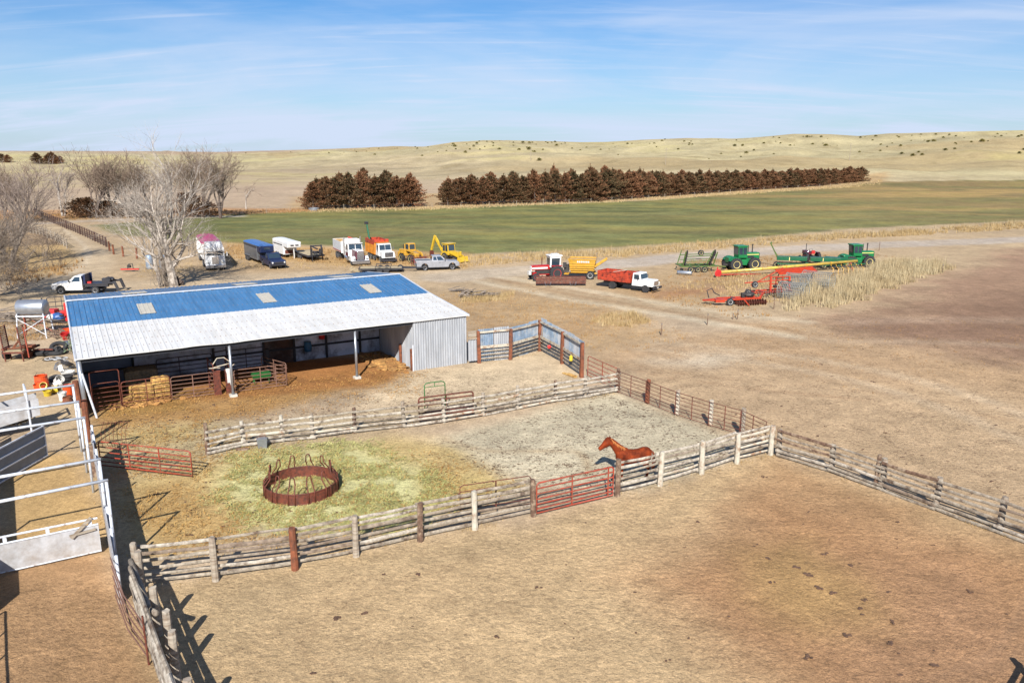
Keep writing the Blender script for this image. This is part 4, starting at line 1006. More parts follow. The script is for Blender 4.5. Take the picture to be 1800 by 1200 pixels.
def vplace(name, label, cat, front, rear, side, half, head=None, sc=.94, group=None):
    f = G(*front); r = G(*rear); h = math.atan2(f.y-r.y, f.x-r.x) if head is None else R(head)
    n = Vector((-math.sin(h), math.cos(h), 0)); T = Thing(name, label, cat, r-n*side*half*sc, h, group); T.o.scale = (sc, sc, sc); return T
def wheel(T, x, y, r, w, rim='rimgrey', z=None, rr=.58, dual=False, lug=False):
    z = r if z is None else z; s = 1 if y > 0 else -1; mb = MB(); n = 22
    mb.lathe((x,y-s*w/2,z), [(r*.5,-w/2),(r*.93,-w/2),(r,-w*.36),(r,w*.36),(r*.93,w/2),(r*.5,w/2)], n, 'y')
    if lug:
        for k in range(18):
            a = 2*PI*k/18; c = Vector((x+math.cos(a)*r, y-s*w/2, z+math.sin(a)*r))
            mb.box(c, (.1,w*.9,.09), M=Matrix.Rotation(-a, 3, 'Y'))
    o = T.part('wheel', mb, M['tyre'])
    mb = MB(); q = s*.012
    mb.lathe((x,y-s*w/2,z), [(.01,s*w*.22),(r*rr*.35,s*w*.3),(r*rr*.55,s*w*.22),(r*rr*.9,s*w*.32),(r*rr,s*w*.53),(r*rr*.9,s*w*.5),(r*rr*.8,-s*w*.2),(.01,-s*w*.2)], 18, 'y')
    T.part('rim', mb, M[rim], parent=o, smooth=False)
    return o
def glasshouse(T, name, b, t, m, wins, parent=None, bevel=.03, glass='glass'):
    mb = MB(); mb.frus(b, t); o = T.part(name, mb, m, parent=parent, bevel=bevel)
    def pt(face, u, v, e=.008):
        x0 = b[0]+(t[0]-b[0])*v; x1 = b[1]+(t[1]-b[1])*v; y0 = b[2]+(t[2]-b[2])*v; y1 = b[3]+(t[3]-b[3])*v; z = b[4]+(t[4]-b[4])*v
        return {'f': (x1+e, y0+(y1-y0)*u, z), 'b': (x0-e, y0+(y1-y0)*u, z), 'l': (x0+(x1-x0)*u, y1+e, z), 'r': (x0+(x1-x0)*u, y0-e, z)}[face]
    for face, u0, u1, v0, v1 in wins:
        mb = MB(); mb.quad(pt(face,u0,v0), pt(face,u1,v0), pt(face,u1,v1), pt(face,u0,v1)); T.part('windshield' if face == 'f' else 'window', mb, M[glass], parent=o)
    return o
def arch(cx, r, z0, n=7): return [(cx-r*math.cos(PI*i/(n-1)), z0+r*math.sin(PI*i/(n-1))) for i in range(n)]
def lights(T, x, ys, z, r=.12, m='lamp'):
    for y in ys:
        mb = MB(); mb.lathe((x,y,z), [(.01,.03),(r*.7,.02),(r,-.02),(r,-.08),(.01,-.08)], 12, 'x'); T.part('headlight', mb, M[m])
def P(T, name, m, boxes, bevel=0, parent=None, label=None):
    mb = MB()
    for b in boxes: mb.box(b[:3], b[3:6], M=(Matrix.Rotation(b[6], 3, 'Y') if len(b) > 6 else None))
    return T.part(name, mb, M[m], bevel=bevel, parent=parent, label=label)

def pickup(T, m, ext=False, bed='box', WB=3.65, roofz=1.92):
    W = .98; fx = WB; x0 = 1.25 if not ext else .95
    if bed == 'box':
        prof = [(-1.15,.55)]+arch(0,.47,.5)+[(.5,.42),(fx-.5,.42)]+arch(fx,.47,.5)+[(fx+.85,.5),(fx+.92,.95),(fx+.8,1.14),(fx-.75,1.24),(x0,1.26),(-1.15,1.28)]
    else:
        prof = [(x0,.45),(fx-.5,.42)]+arch(fx,.47,.5)+[(fx+.85,.5),(fx+.92,.95),(fx+.8,1.14),(fx-.75,1.24),(x0,1.26)]
    mb = MB(); mb.prism(prof, -W, W); T.part('body', mb, M[m], bevel=.04)
    if bed == 'box':
        P(T, 'bed_liner', 'blackp', [((x0-1.15)/2-.02,0,1.283,(x0+1.0),1.6,.02)]); 
        P(T, 'bed_rail', m, [((x0-1.15)/2,.93,1.33,x0+1.1,.1,.12),((x0-1.15)/2,-.93,1.33,x0+1.1,.1,.12),(-1.1,0,1.33,.08,1.8,.12)])
        for y in (.9,-.9): P(T, 'tail_lamp', 'redlamp', [(-1.16,y,1.05,.04,.16,.36)])
    wins = [('f',.06,.94,.12,.9),('b',.12,.88,.2,.88)]
    for s in 'lr':
        if ext: wins += [(s,.1,.36,.18,.86),(s,.42,.86,.14,.86)]
        else: wins += [(s,.14,.78,.14,.86)]
    glasshouse(T, 'cab', (x0,fx-.7,-.93,.93,1.24), (x0+.12,fx-1.45,-.8,.8,roofz), M[m], wins)
    P(T, 'front_bumper', 'chrome' if m == 'silver_paint' else 'blackp', [(fx+.93,0,.6,.14,1.95,.22)], .02)
    P(T, 'grille', 'blackp', [(fx+.93,0,.88,.05,1.2,.2)])
    lights(T, fx+.93, (.8,-.8), .88, .12)
    for s in (1,-1):
        P(T, 'mirror', 'blackp', [(fx-1.0,s*1.1,1.42,.1,.16,.2)]); P(T, 'door_handle', 'blackp', [((x0+fx)/2-.3,s*.99,1.05,.16,.03,.05)])
        P(T, 'sill', 'blackp', [((fx)/2,s*.9,.42,WB-1.1,.1,.12)])
        wheel(T, 0, s*.99, .39, .26); wheel(T, fx, s*.99, .39, .26)
    P(T, 'undercarriage', 'blackp', [(WB/2,0,.42,WB+1.2,1.2,.18)])

def build_vehicles():
    # white flatbed pickup with bale spreader
    T = vplace('pickup_truck', 'white pickup with black bale bed parked at the left near the tank', 'pickup truck', (110.5,517.5), (168,516.5), 1, .97, sc=.97)
    pickup(T, 'white_paint', bed='flat', WB=3.5)
    P(T, 'headache_rack', 'navy_paint', [(1.08,0,1.5,.06,1.9,1.1),(1.0,.9,1.5,.2,.06,1.1),(1.0,-.9,1.5,.2,.06,1.1)])
    P(T, 'bale_bed', 'blackp', [(-.2,0,1.05,2.4,2.1,.12),(-.2,.98,.92,2.4,.08,.22),(-.2,-.98,.92,2.4,.08,.22),(0,.5,.8,2.6,.12,.2),(0,-.5,.8,2.6,.12,.2)])
    for s in (1,-1):
        mb = MB(); mb.bar((-1.0,s*.85,1.2), (-2.0,s*.9,1.15), .16, .2); mb.bar((-2.0,s*.9,1.35), (-2.35,s*.85,.35), .14, .28); T.part('bale_arm', mb, M['blackp'])
    mb = MB(); mb.lathe((-1.2,.35,1.45), [(.01,-.2),(.28,-.2),(.28,.2),(.01,.2)], 12, 'y'); mb.box((-.8,-.3,1.3), (.8,.5,.4)); mb.blob((-1.3,-.2,1.4), (.4,.4,.22)); T.part('winch_gear', mb, M['blackp'])
    P(T, 'tool_box', 'redp', [(.6,.6,1.2,.4,.3,.2)])
    # cabover truck with grain trailer
    T = vplace('semi_truck', 'white flat-nosed semi truck with pink tarp over its trailer', 'semi truck', (357,479), (348,461), 0, 0, head=-76, sc=.98)
    T.o.location = G(374,478)+Vector((0,1.2,0)); T.o.location = T.o.location-Vector((math.cos(R(-65)), math.sin(R(-65)), 0))*1.2; T.o.rotation_euler = (0,0,R(-65))
    glasshouse(T, 'cab', (-1.0,1.2,-1.2,1.2,.65), (-1.0,1.1,-1.15,1.15,2.85), M['white_paint'], [('f',.08,.49,.56,.82),('f',.51,.92,.56,.82),('l',.4,.85,.5,.82),('r',.4,.85,.5,.82)], bevel=.08)
    mb = MB(); mb.frus((-1.0,1.0,-1.1,1.1,2.85), (-.9,.2,-1.0,1.0,3.5)); T.part('roof_fairing', mb, M['white_paint'], bevel=.1)
    P(T, 'grille', 'chrome', [(1.2,0,1.25,.05,.8,.9)]); P(T, 'bumper', 'chrome', [(1.25,0,.52,.16,2.4,.38)], .03); P(T, 'number_plate', 'blackp', [(1.35,0,.55,.02,.5,.14)])
    lights(T, 1.25, (.85,-.85), 1.05, .14)
    for s in (1,-1):
        P(T, 'mirror', 'white_paint', [(1.05,s*1.45,2.0,.12,.12,.5)]); wheel(T, .35, s*1.15, .5, .3); 
        for x in (-2.6,-3.8,-9.6,-10.8): wheel(T, x, s*1.2, .5, .5)
    P(T, 'chassis', 'blackp', [(-4.5,0,.85,9,.9,.25)])
    tr = P(T, 'trailer', 'white_paint', [(-6.9,0,2.1,10.2,2.5,2.0)], .04)
    mb = MB()
    for k in range(12): mb.box((-11.6+k*.85,1.27,2.1), (.08,.04,1.9)); mb.box((-11.6+k*.85,-1.27,2.1), (.08,.04,1.9))
    T.part('ribs', mb, M['white_paint'], parent=tr)
    mb = MB(); pr = [(1.27*math.cos(PI*i/8), 3.08+.36*math.sin(PI*i/8)) for i in range(9)]
    mb.loft([[(x,y,z) for y, z in pr] for x in (-12.0,-9,-6,-3,-1.85)]); T.part('tarp', mb, M['pink_tarp'], parent=tr)
    # navy pickup towing a horse trailer
    T = vplace('pickup_truck', 'dark blue pickup hitched to the blue-roofed stock trailer', 'pickup truck', (474,472.5), (462,467), -1, .97, head=-58, sc=.93)
    pickup(T, 'navy_paint', bed='box', WB=3.6); loc = Vector(T.o.location); h = R(-56); d = Vector((math.cos(h), math.sin(h), 0))
    T = Thing('stock_trailer', 'grey stock trailer with a bright blue roof behind the dark blue pickup', 'trailer', loc-d*4.9, R(-57)); T.o.scale = (.93,)*3
    P(T, 'body', 'trailer_side', [(0,0,1.6,6.6,2.1,2.1)], .05)
    P(T, 'nose', 'navy_paint', [(3.9,0,2.15,1.6,2.0,.95)], .12)
    mb = MB(); pr = [(1.1*math.cos(PI*i/8), 2.62+.22*math.sin(PI*i/8)) for i in range(9)]
    mb.loft([[(x,y,z) for y, z in pr] for x in (-3.35,0,3.2,4.6)]); T.part('roof', mb, M['trailer_blue_roof'])
    P(T, 'trim', 'blackp', [(0,1.06,2.35,6.6,.03,.25),(0,-1.06,2.35,6.6,.03,.25)]); P(T, 'nose_window', 'glass', [(4.71,0,2.25,.02,.8,.3)])
    for s in (1,-1):
        P(T, 'fender', 'trailer_side', [(-1.6,s*1.12,.85,2.2,.24,.1)])
        for x in (-2.1,-1.15): wheel(T, x, s*1.2, .38, .22)
    P(T, 'hitch', 'blackp', [(4.3,0,1.45,.14,.14,.7),(3.6,0,.7,.1,.1,.9)])
    # white gooseneck trailer
    T = Thing('stock_trailer', 'white gooseneck stock trailer parked with its nose unhitched', 'trailer', G(489,451)+Vector((.9,.5,0)), R(-57)); T.o.scale = (.95,)*3
    P(T, 'body', 'white_paint', [(-.2,0,1.45,5.0,2.0,1.9)], .08); mb = MB(); mb.frus((2.2,4.3,-1.0,1.0,1.65), (2.2,4.5,-1.0,1.0,2.4)); T.part('nose', mb, M['white_paint'], bevel=.12)
    mb = MB(); pr = [(1.0*math.cos(PI*i/8), 2.4+.18*math.sin(PI*i/8)) for i in range(9)]; mb.loft([[(x,y,z) for y, z in pr] for x in (-2.7,0,2.5,4.4)]); T.part('roof', mb, M['white_paint'])
    for y in (.35,-.35): P(T, 'vent', 'blackp', [(4.46,y,2.05,.03,.45,.14)])
    P(T, 'slat_opening', 'blackp', [(-.2,-1.01,1.9,4.2,.02,.14),(-.2,1.01,1.9,4.2,.02,.14)])
    P(T, 'jack', 'whitep', [(3.3,.25,.85,.14,.14,1.7),(4.0,0,1.3,.12,.12,.8)])
    P(T, 'toe_board', 'rust', [(2.32,0,.9,.05,1.5,.5)])
    for s in (1,-1):
        for x in (-1.0,-.1): wheel(T, x, s*1.1, .37, .22)
    # black flatbed gooseneck
    T = Thing('flatbed_trailer', 'black gooseneck flatbed trailer with a tall upright neck', 'trailer', G(547,456), R(-58)); T.o.scale = (.95,)*3
    P(T, 'deck', 'deckwood', [(-1.0,0,.86,6.4,2.3,.06)]); P(T, 'frame', 'blackp', [(-1,1.2,.78,6.6,.1,.24),(-1,-1.2,.78,6.6,.1,.24),(2.3,0,.78,.12,2.4,.24),(-4.3,0,.78,.12,2.4,.24),(-1,.4,.7,6.4,.1,.2),(-1,-.4,.7,6.4,.1,.2)])
    mb = MB()
    for y in (.75,-.75): mb.bar((2.4,y,.8), (2.5,y,2.3), .16, .16); mb.bar((2.5,y,2.25), (4.0,y*.4,1.9), .14, .14); mb.bar((2.9,y,1.95), (2.9,y,.1), .1, .1)
    mb.box((2.5,0,2.2), (.14,1.6,.14)); mb.box((2.6,0,1.3), (.5,1.0,.35)); mb.box((4.0,0,1.5), (.16,.2,.9)); T.part('gooseneck', mb, M['blackp'])
    for s in (1,-1):
        for x in (-2.2,-1.3): wheel(T, x, s*1.15, .38, .4)
    # conventional semi with grain box
    T = vplace('semi_truck', 'white and maroon long-nosed truck with a white grain box', 'semi truck', (619,470), (596,464), -1, 1.15, head=-55, sc=.95)
    T.o.rotation_euler = (0,0,R(-65)); T.o.location = G(632,468.5)+Vector((0,.8,0))-Vector((math.cos(R(-65)), math.sin(R(-65)), 0))*5.2
    mb = MB(); mb.frus((3.0,5.6,-.62,.62,.9), (3.0,5.55,-.52,.52,1.95)); T.part('hood', mb, M['maroon_paint'], bevel=.05); P(T, 'hood_top', 'white_paint', [(4.25,0,1.985,2.5,1.0,.06)], .02)
    glasshouse(T, 'cab', (1.4,3.1,-1.05,1.05,1.0), (1.4,2.85,-1.0,1.0,2.75), M['white_paint'], [('f',.06,.48,.52,.92),('f',.52,.94,.52,.92),('l',.3,.85,.5,.9),('r',.3,.85,.5,.9)], bevel=.05)
    P(T, 'sleeper', 'white_paint', [(.7,0,2.05,1.4,2.1,2.3)], .1); P(T, 'sun_visor', 'white_paint', [(2.95,0,2.8,.35,2.0,.06)])
    P(T, 'cab_stripe', 'maroon_paint', [(2.3,-1.07,1.25,1.4,.02,.6),(2.3,1.07,1.25,1.4,.02,.6)])
    P(T, 'grille', 'chrome', [(5.62,0,1.35,.08,.95,1.15)], .02); P(T, 'bumper', 'chrome', [(5.95,0,.55,.12,2.4,.45)], .03)
    for s in (1,-1):
        mb = MB(); mb.loft([[(4.7+.72*math.cos(a), y, .62+.62*math.sin(a)) for a in [PI*i/8 for i in range(9)]] for y in (s*.62,s*1.2)]); T.part('fender', mb, M['white_paint'])
        P(T, 'headlight', 'lamp', [(5.55,s*.88,1.05,.1,.3,.16)]); mb = MB(); mb.tube((1.3,s*1.15,.9), (1.3,s*1.15,3.5), .08, n=10); T.part('exhaust_stack', mb, M['chrome'])
        mb = MB(); mb.lathe((2.2,s*1.0,.75), [(.01,-.6),(.3,-.6),(.3,.6),(.01,.6)], 14, 'x'); T.part('fuel_tank', mb, M['chrome'])
        P(T, 'mirror', 'chrome', [(2.9,s*1.3,2.15,.08,.12,.45)])
        wheel(T, 4.7, s*1.12, .5, .3); 
        for x in (-2.6,-3.8): wheel(T, x, s*1.2, .5, .5)
    P(T, 'chassis', 'blackp', [(.2,0,.8,9.5,.9,.25)])
    bx = P(T, 'grain_box', 'white_paint', [(-3.0,1.18,1.9,5.2,.06,1.5),(-3.0,-1.18,1.9,5.2,.06,1.5),(-.4,0,1.95,.06,2.4,1.7),(-5.6,0,1.9,.06,2.4,1.5),(-3,0,1.2,5.2,2.3,.08)])
    P(T, 'box_stripe', 'orange_paint', [(-3.0,-1.22,1.3,5.0,.03,.16)], parent=bx)
    mb = MB(); [mb.box((-5.3+k*.52,s*1.23,1.95), (.07,.05,1.4)) for k in range(10) for s in (1,-1)]; T.part('ribs', mb, M['galv'], parent=bx)
    mb = MB(); mb.tube((-5.6,1.15,2.75), (-.4,1.15,2.8), .12, n=8); T.part('tarp_roll', mb, M['orange'], parent=bx)
    mb = MB(); mb.box((-3,.0,2.45), (5.1,2.25,.3)); T.part('grain_load', mb, M['hay'], parent=bx)
    # dump truck
    T = vplace('dump_truck', 'orange-bodied dump truck with a white cab between semi and loader', 'dump truck', (672,466), (650,461), -1, 1.15, head=-62, sc=.95)
    T.o.scale = (.86,)*3; T.o.location = G(686,465.5)+Vector((0,.8,0))-Vector((math.cos(R(-63)), math.sin(R(-63)), 0))*5.2; T.o.rotation_euler = (0,0,R(-63))
    mb = MB(); mb.frus((3.6,5.2,-1.1,1.1,.8), (3.5,4.95,-.95,.95,1.75)); T.part('hood', mb, M['white_paint'], bevel=.1)
    glasshouse(T, 'cab', (1.9,3.6,-1.1,1.1,.95), (2.0,3.2,-1.0,1.0,2.8), M['white_paint'], [('f',.06,.49,.48,.92),('f',.51,.94,.48,.92),('l',.25,.85,.45,.9),('r',.25,.85,.45,.9)], bevel=.08)
    P(T, 'grille', 'chrome', [(5.12,0,1.3,.1,1.3,.75)]); P(T, 'grille_slat', 'blackp', [(5.18,0,z,.02,1.2,.05) for z in (1.05,1.2,1.35,1.5)])
    P(T, 'bumper', 'blackp', [(5.4,0,.5,.2,2.3,.32)]); lights(T, 5.2, (.9,-.9), 1.1, .13)
    for s in (1,-1):
        wheel(T, 4.3, s*1.15, .52, .32, 'rimwhite'); wheel(T, 1.2, s*1.15, .5, .3, 'rimwhite')
        for x in (-.3,-1.6): wheel(T, x, s*1.2, .52, .5, 'rimwhite')
        P(T, 'mirror', 'chrome', [(3.4,s*1.3,2.1,.08,.14,.4)])
    P(T, 'chassis', 'blackp', [(1,0,.8,7.8,.9,.25)])
    mb = MB(); mb.prism([(-3.1,1.1),(1.6,1.0),(1.7,2.5),(-3.1,2.5)], -1.2, -1.12); mb.prism([(-3.1,1.1),(1.6,1.0),(1.7,2.5),(-3.1,2.5)], 1.12, 1.2)
    mb.box((1.66,0,1.9), (.08,2.4,1.8)); mb.box((2.1,0,2.88), (1.0,2.1,.06)); mb.box((-3.1,0,1.8), (.08,2.4,1.4)); mb.box((-.7,0,1.1), (4.7,2.3,.1)); dbd = T.part('dump_body', mb, M['dump_orange_paint'])
    mb = MB(); [mb.box((-2.8+k*.75,s*1.24,1.78), (.12,.08,1.4)) for k in range(7) for s in (1,-1)]; T.part('ribs', mb, M['dump_orange_paint'], parent=dbd)
    P(T, 'sideboard', 'grain_red_paint', [(-.7,1.16,2.85,4.7,.06,.7),(-.7,-1.16,2.85,4.7,.06,.7),(-3.1,0,2.85,.06,2.3,.7),(1.6,0,2.95,.06,2.3,.8)], parent=dbd)
    # green swather arm sticking up behind
    T = Thing('grain_auger', 'green auger spout rising behind the orange dump truck', 'auger', G(655,455), R(130))
    mb = MB(); mb.tube((0,0,.5), (1.2,0,4.6), .14, .12, 8); T.part('tube', mb, M['dark_green_paint'])
    mb = MB(); mb.box((1.3,0,4.8), (.5,.35,.3)); T.part('spout', mb, M['blackp'])
    mb = MB(); mb.bar((-.6,-.5,0), (.3,0,1.6), .08, .08); mb.bar((-.6,.5,0), (.3,0,1.6), .08, .08); T.part('stand', mb, M['dark_green_paint'])
    # wheel loader
    T = Thing('wheel_loader', 'yellow wheel loader with cab and raised lift arms beside the dump truck', 'wheel loader', G(720,463)+Vector((0,1.6,0)), R(-52)); T.o.scale = (.76,)*3
    P(T, 'rear_hood', 'yellow_paint', [(-1.6,0,1.6,2.0,1.7,1.1)], .08); P(T, 'counterweight', 'yellow_paint', [(-2.7,0,1.2,.4,1.9,.9)], .05)
    P(T, 'front_frame', 'yellow_paint', [(1.4,0,1.2,1.3,1.0,.9)], .04); P(T, 'radiator_grille', 'blackp', [(-2.62,0,1.7,.05,1.3,.7)])
    glasshouse(T, 'cab', (-.7,.55,-.7,.7,1.9), (-.6,.45,-.65,.65,3.3), M['yellow_paint'], [(f,.12,.88,.25,.86) for f in 'fblr'])
    mb = MB(); mb.box((-1.9,.5,2.5), (.3,.3,.7)); mb.tube((-1.4,-.4,2.1), (-1.4,-.4,3.1), .07); T.part('air_cleaner', mb, M['yellow_paint'])
    for s in (1,-1):
        mb = MB(); mb.bar((.9,s*.65,2.0), (2.4,s*.7,1.7), .2, .3); mb.bar((2.3,s*.7,1.75), (3.1,s*.7,.7), .2, .3); mb.bar((1.0,s*.6,1.4), (2.3,s*.7,1.5), .1, .14); T.part('lift_arm', mb, M['yellow_paint'])
        for x in (1.5,-1.5): wheel(T, x, s*1.2, .72, .5, 'rimyellow', lug=True)
        P(T, 'fender', 'yellow_paint', [(-1.5,s*.95,1.55,1.2,.5,.06),(1.2,s*.9,1.55,.9,.4,.06)])
    mb = MB(); mb.prism([(3.0,.15),(4.0,.1),(4.05,.2),(3.2,.3),(3.1,1.15),(2.95,1.1)], -1.3, 1.3); T.part('bucket', mb, M['rust'])
    P(T, 'exhaust', 'darkmet', [(-1.9,-.3,2.5,.1,.1,.9)])
    # backhoe
    T = Thing('backhoe', 'bright yellow backhoe with its boom folded up behind the silver pickup', 'backhoe', G(784,461)+Vector((.2,2.0,0)), R(-46)); T.o.scale = (.78,)*3
    P(T, 'hood', 'bright_yellow_paint', [(2.0,0,1.35,1.9,.95,.85)], .06); P(T, 'frame', 'blackp', [(.9,0,.8,4.0,.7,.35)])
    cab = glasshouse(T, 'cab', (-.7,.95,-.85,.85,1.05), (-.6,.75,-.8,.8,2.85), M['bright_yellow_paint'], [(f,.1,.9,.4,.92) for f in 'fb']+[(f,a,b_,.35,.92) for f in 'lr' for a, b_ in ((.08,.46),(.54,.92))])
    P(T, 'cab_roof', 'bright_yellow_paint', [(.07,0,2.95,1.75,1.85,.14)], .04, parent=cab)
    for s in (1,-1):
        mb = MB(); mb.bar((.9,s*.6,1.5), (3.1,s*.62,1.0), .14, .24); mb.bar((3.1,s*.62,1.05), (3.7,s*.62,.45), .14, .24); T.part('loader_arm', mb, M['bright_yellow_paint'])
        wheel(T, 0, s*1.05, .68, .42, 'rimyellow', lug=True); wheel(T, 2.5, s*.95, .45, .3, 'rimyellow')
        mb = MB(); mb.bar((-1.1,s*.5,1.3), (-1.3,s*1.2,.15), .12, .16); mb.box((-1.3,s*1.25,.08), (.4,.4,.08)); T.part('stabiliser', mb, M['bright_yellow_paint'])
    mb = MB(); mb.prism([(3.6,.2),(4.4,.15),(4.45,.22),(3.85,.4),(3.8,1.0),(3.65,.95)], -1.1, 1.1); T.part('front_bucket', mb, M['bright_yellow_paint'])
    mb = MB(); mb.bar((-1.3,0,1.1), (-3.7,0,3.9), .28, .42); mb.bar((-2.0,.0,2.2), (-3.3,0,3.6), .14, .2, (1,0,0)); b_ = T.part('boom', mb, M['bright_yellow_paint'])
    mb = MB(); mb.bar((-3.65,0,4.0), (-4.7,0,1.4), .26, .38); T.part('dipper', mb, M['bright_yellow_paint'])
    mb = MB(); mb.prism([(-4.9,.3),(-4.2,.2),(-4.1,.3),(-4.5,.5),(-4.5,1.2),(-4.8,1.3)], -.35, .35); T.part('rear_bucket', mb, M['rust'])
    mb = MB(); mb.tube((-1.5,0,2.0), (-2.6,0,2.9), .07); T.part('hydraulic_ram', mb, M['darkmet'])
    # silver pickup
    T = vplace('pickup_truck', 'silver extended cab pickup pulling the low car trailer', 'pickup truck', (793,473.5), (747,476), -1, .97, head=14, sc=.93)
    pickup(T, 'silver_paint', ext=True, WB=3.7); loc = Vector(T.o.location)
    h = R(6); d = Vector((math.cos(h), math.sin(h), 0))
    T = Thing('car_trailer', 'low black car trailer with tandem wheels behind the silver pickup', 'trailer', G(672,480)+Vector((0,1.0,0)), h); T.o.scale = (.97,)*3
    P(T, 'deck', 'deckwood', [(-.3,0,.55,5.2,1.9,.06)]); P(T, 'frame', 'blackp', [(-.3,1.0,.5,5.4,.08,.2),(-.3,-1.0,.5,5.4,.08,.2),(2.4,0,.5,.1,2,.2),(-3.0,0,.5,.1,2,.2),(3.2,.4,.5,1.8,.08,.14),(3.2,-.4,.5,1.8,.08,.14)])
    P(T, 'ramp', 'deckwood', [(-3.6,.6,.35,1.2,.5,.06,.3),(-3.6,-.6,.35,1.2,.5,.06,.3)])
    for s in (1,-1):
        P(T, 'fender', 'blackp', [(0,s*1.15,.85,1.9,.3,.06),(-.95,s*1.15,.7,.06,.3,.3),(.95,s*1.15,.7,.06,.3,.3)])
        for x in (-.42,.42): wheel(T, x, s*1.27, .36, .22, 'darkmet')
    P(T, 'tongue', 'blackp', [(4.3,0,.5,1.4,.12,.14),(4.1,0,.75,.1,.1,.6)])
    T = Thing('spare_wheel', 'white-rimmed wheel on black axle beside the car trailer tongue', 'wheel', G(704,476.5), R(8))
    wheel(T, 0, -.1, .4, .28, 'rimwhite'); mb = MB(); mb.tube((0,0,.4), (0,1.2,.4), .07); mb.bar((0,.6,.5), (-2.2,.6,.5), .1, .1); mb.bar((0,.6,.5), (2.0,.6,.4), .08, .08); T.part('axle', mb, M['blackp'])
    T = Thing('pallet_stack', 'rusty scrap frames stacked behind the silver pickup bed', 'scrap', G(742,468)+Vector((0,.6,0)), R(5))
    mb = MB()
    for k in range(9): mb.bar((-1.4+k*.35,-.4,.0), (-1.4+k*.35,-.4,1.3), .06, .06)
    for z in (.3,.8,1.25): mb.bar((-1.5,-.4,z), (1.6,-.4,z), .06, .08)
    T.part('frame', mb, M['rust'])
    # red tractor
    T = vplace('tractor', 'red tractor with a white cab parked left of the yellow grinder', 'tractor', (939,496), (977.5,493), 1, .95, head=-163, sc=.98)
    T.o.location = G(975,493)+Vector((0,.9,0))
    P(T, 'hood', 'red_paint', [(1.75,0,1.5,2.3,.62,.55)], .05); P(T, 'hood_stripe', 'white_paint', [(1.9,.32,1.45,1.9,.02,.2),(1.9,-.32,1.45,1.9,.02,.2),(2.92,0,1.4,.04,.56,.6)])
    P(T, 'engine', 'darkmet', [(1.5,0,1.0,1.6,.5,.5)]); P(T, 'chassis', 'red_paint', [(1.0,0,.8,3.4,.45,.35)])
    glasshouse(T, 'cab', (-.55,.75,-.62,.62,1.5), (-.6,.75,-.68,.68,2.75), M['white_paint'], [(f,.12,.88,.18,.86) for f in 'fblr'])
    P(T, 'cab_roof', 'white_paint', [(.05,0,2.84,1.6,1.5,.14),(.0,0,2.98,.8,.6,.14)], .04)
    for s in (1,-1):
        wheel(T, 0, s*1.05, .85, .48, 'redp', lug=True); wheel(T, 2.5, s*.85, .45, .26, 'redp'); P(T, 'fender', 'red_paint', [(0,s*.72,1.7,1.3,.4,.08)])
    mb = MB(); mb.tube((1.6,.1,1.75), (1.6,.1,2.7), .06); T.part('exhaust', mb, M['rust']); P(T, 'front_weight', 'whitep', [(3.1,0,.9,.3,.6,.4)])
    # yellow bale processor
    T = Thing('bale_grinder', 'yellow bale grinder box with sloping conveyor beside the red tractor', 'bale grinder', G(1026,491)+Vector((0,1.2,0)), R(170)); T.o.scale = (.95,)*3
    mb = MB(); mb.frus((-1.3,1.4,-1.0,1.0,.75), (-1.6,1.7,-1.2,1.2,2.35)); T.part('hopper', mb, M['yellow_paint'], bevel=.03)
    P(T, 'rib', 'yellow_paint', [(0,s*1.14,z,3.1,.1,.08) for z in (1.1,1.35,1.6,1.9) for s in (1,-1)]); P(T, 'rim', 'yellow_paint', [(0.05,1.2,2.38,3.4,.1,.12),(.05,-1.2,2.38,3.4,.1,.12),(1.7,0,2.38,.1,2.4,.12),(-1.6,0,2.38,.1,2.4,.12)])
    mb = MB()
    for k in range(7): mb.box((.55-.22*k,1.215,2.12), (.14,.02,.2)); 
    T.part('lettering', mb, M['white_paint'])
    mb = MB(); mb.bar((-1.5,0,1.4), (-2.9,0,2.35), .9, .14); mb.bar((-1.5,.5,1.5), (-2.9,.5,2.45), .08, .22); mb.bar((-1.5,-.5,1.5), (-2.9,-.5,2.45), .08, .22); T.part('conveyor', mb, M['yellow_paint'])
    P(T, 'frame', 'yellow_paint', [(.6,0,.6,4.6,.3,.16),(2.5,.0,.5,1.6,1.3,.1)]); P(T, 'gearbox', 'darkmet', [(2.0,.0,1.2,.6,.9,.8),(2.2,.5,1.6,.4,.4,.6)])
    for s in (1,-1): wheel(T, -1.0, s*1.35, .5, .4, 'rimwhite')
    # feed bunk
    a, b = G(942,503), G(1030,503); L = (b-a).length
    T = Thing('feed_bunk', 'long rusty steel feed bunk on pipe legs in front of the red tractor', 'feed bunk', a, math.atan2(b.y-a.y, b.x-a.x))
    mb = MB(); mb.prism([(0,.3),(L,.3),(L,1.0),(0,1.0)], -.05, 0); mb.prism([(0,.3),(L,.3),(L,1.0),(0,1.0)], .75, .8); mb.box((L/2,.38,.3), (L,.8,.05)); mb.box((.02,.38,.65), (.05,.8,.7)); mb.box((L-.02,.38,.65), (.05,.8,.7)); T.part('trough', mb, M['rust'])
    mb = MB(); [mb.box((L/2,-.06,z), (L,.03,.04)) for z in (.45,.65,.95)]; T.part('rib', mb, M['darkwood'])
    for x in (L*.22,L*.72):
        mb = MB(); mb.path([(x-.25,-.08,.5),(x-.1,-.15,0),(x+.15,-.08,.5),(x+.3,-.15,0),(x+.45,-.08,.5)], .03, 5); T.part('leg', mb, M['galv'])
    # grain truck
    T = vplace('grain_truck', 'white cab farm truck with a red slatted grain box', 'farm truck', (1122,517), (1074,508), -1, 1.05, head=-38, sc=.87)
    T.o.location = G(1075,508)+Vector((math.sin(R(-36)), -math.cos(R(-36)), 0))*(-1.0)
    WB = 4.6
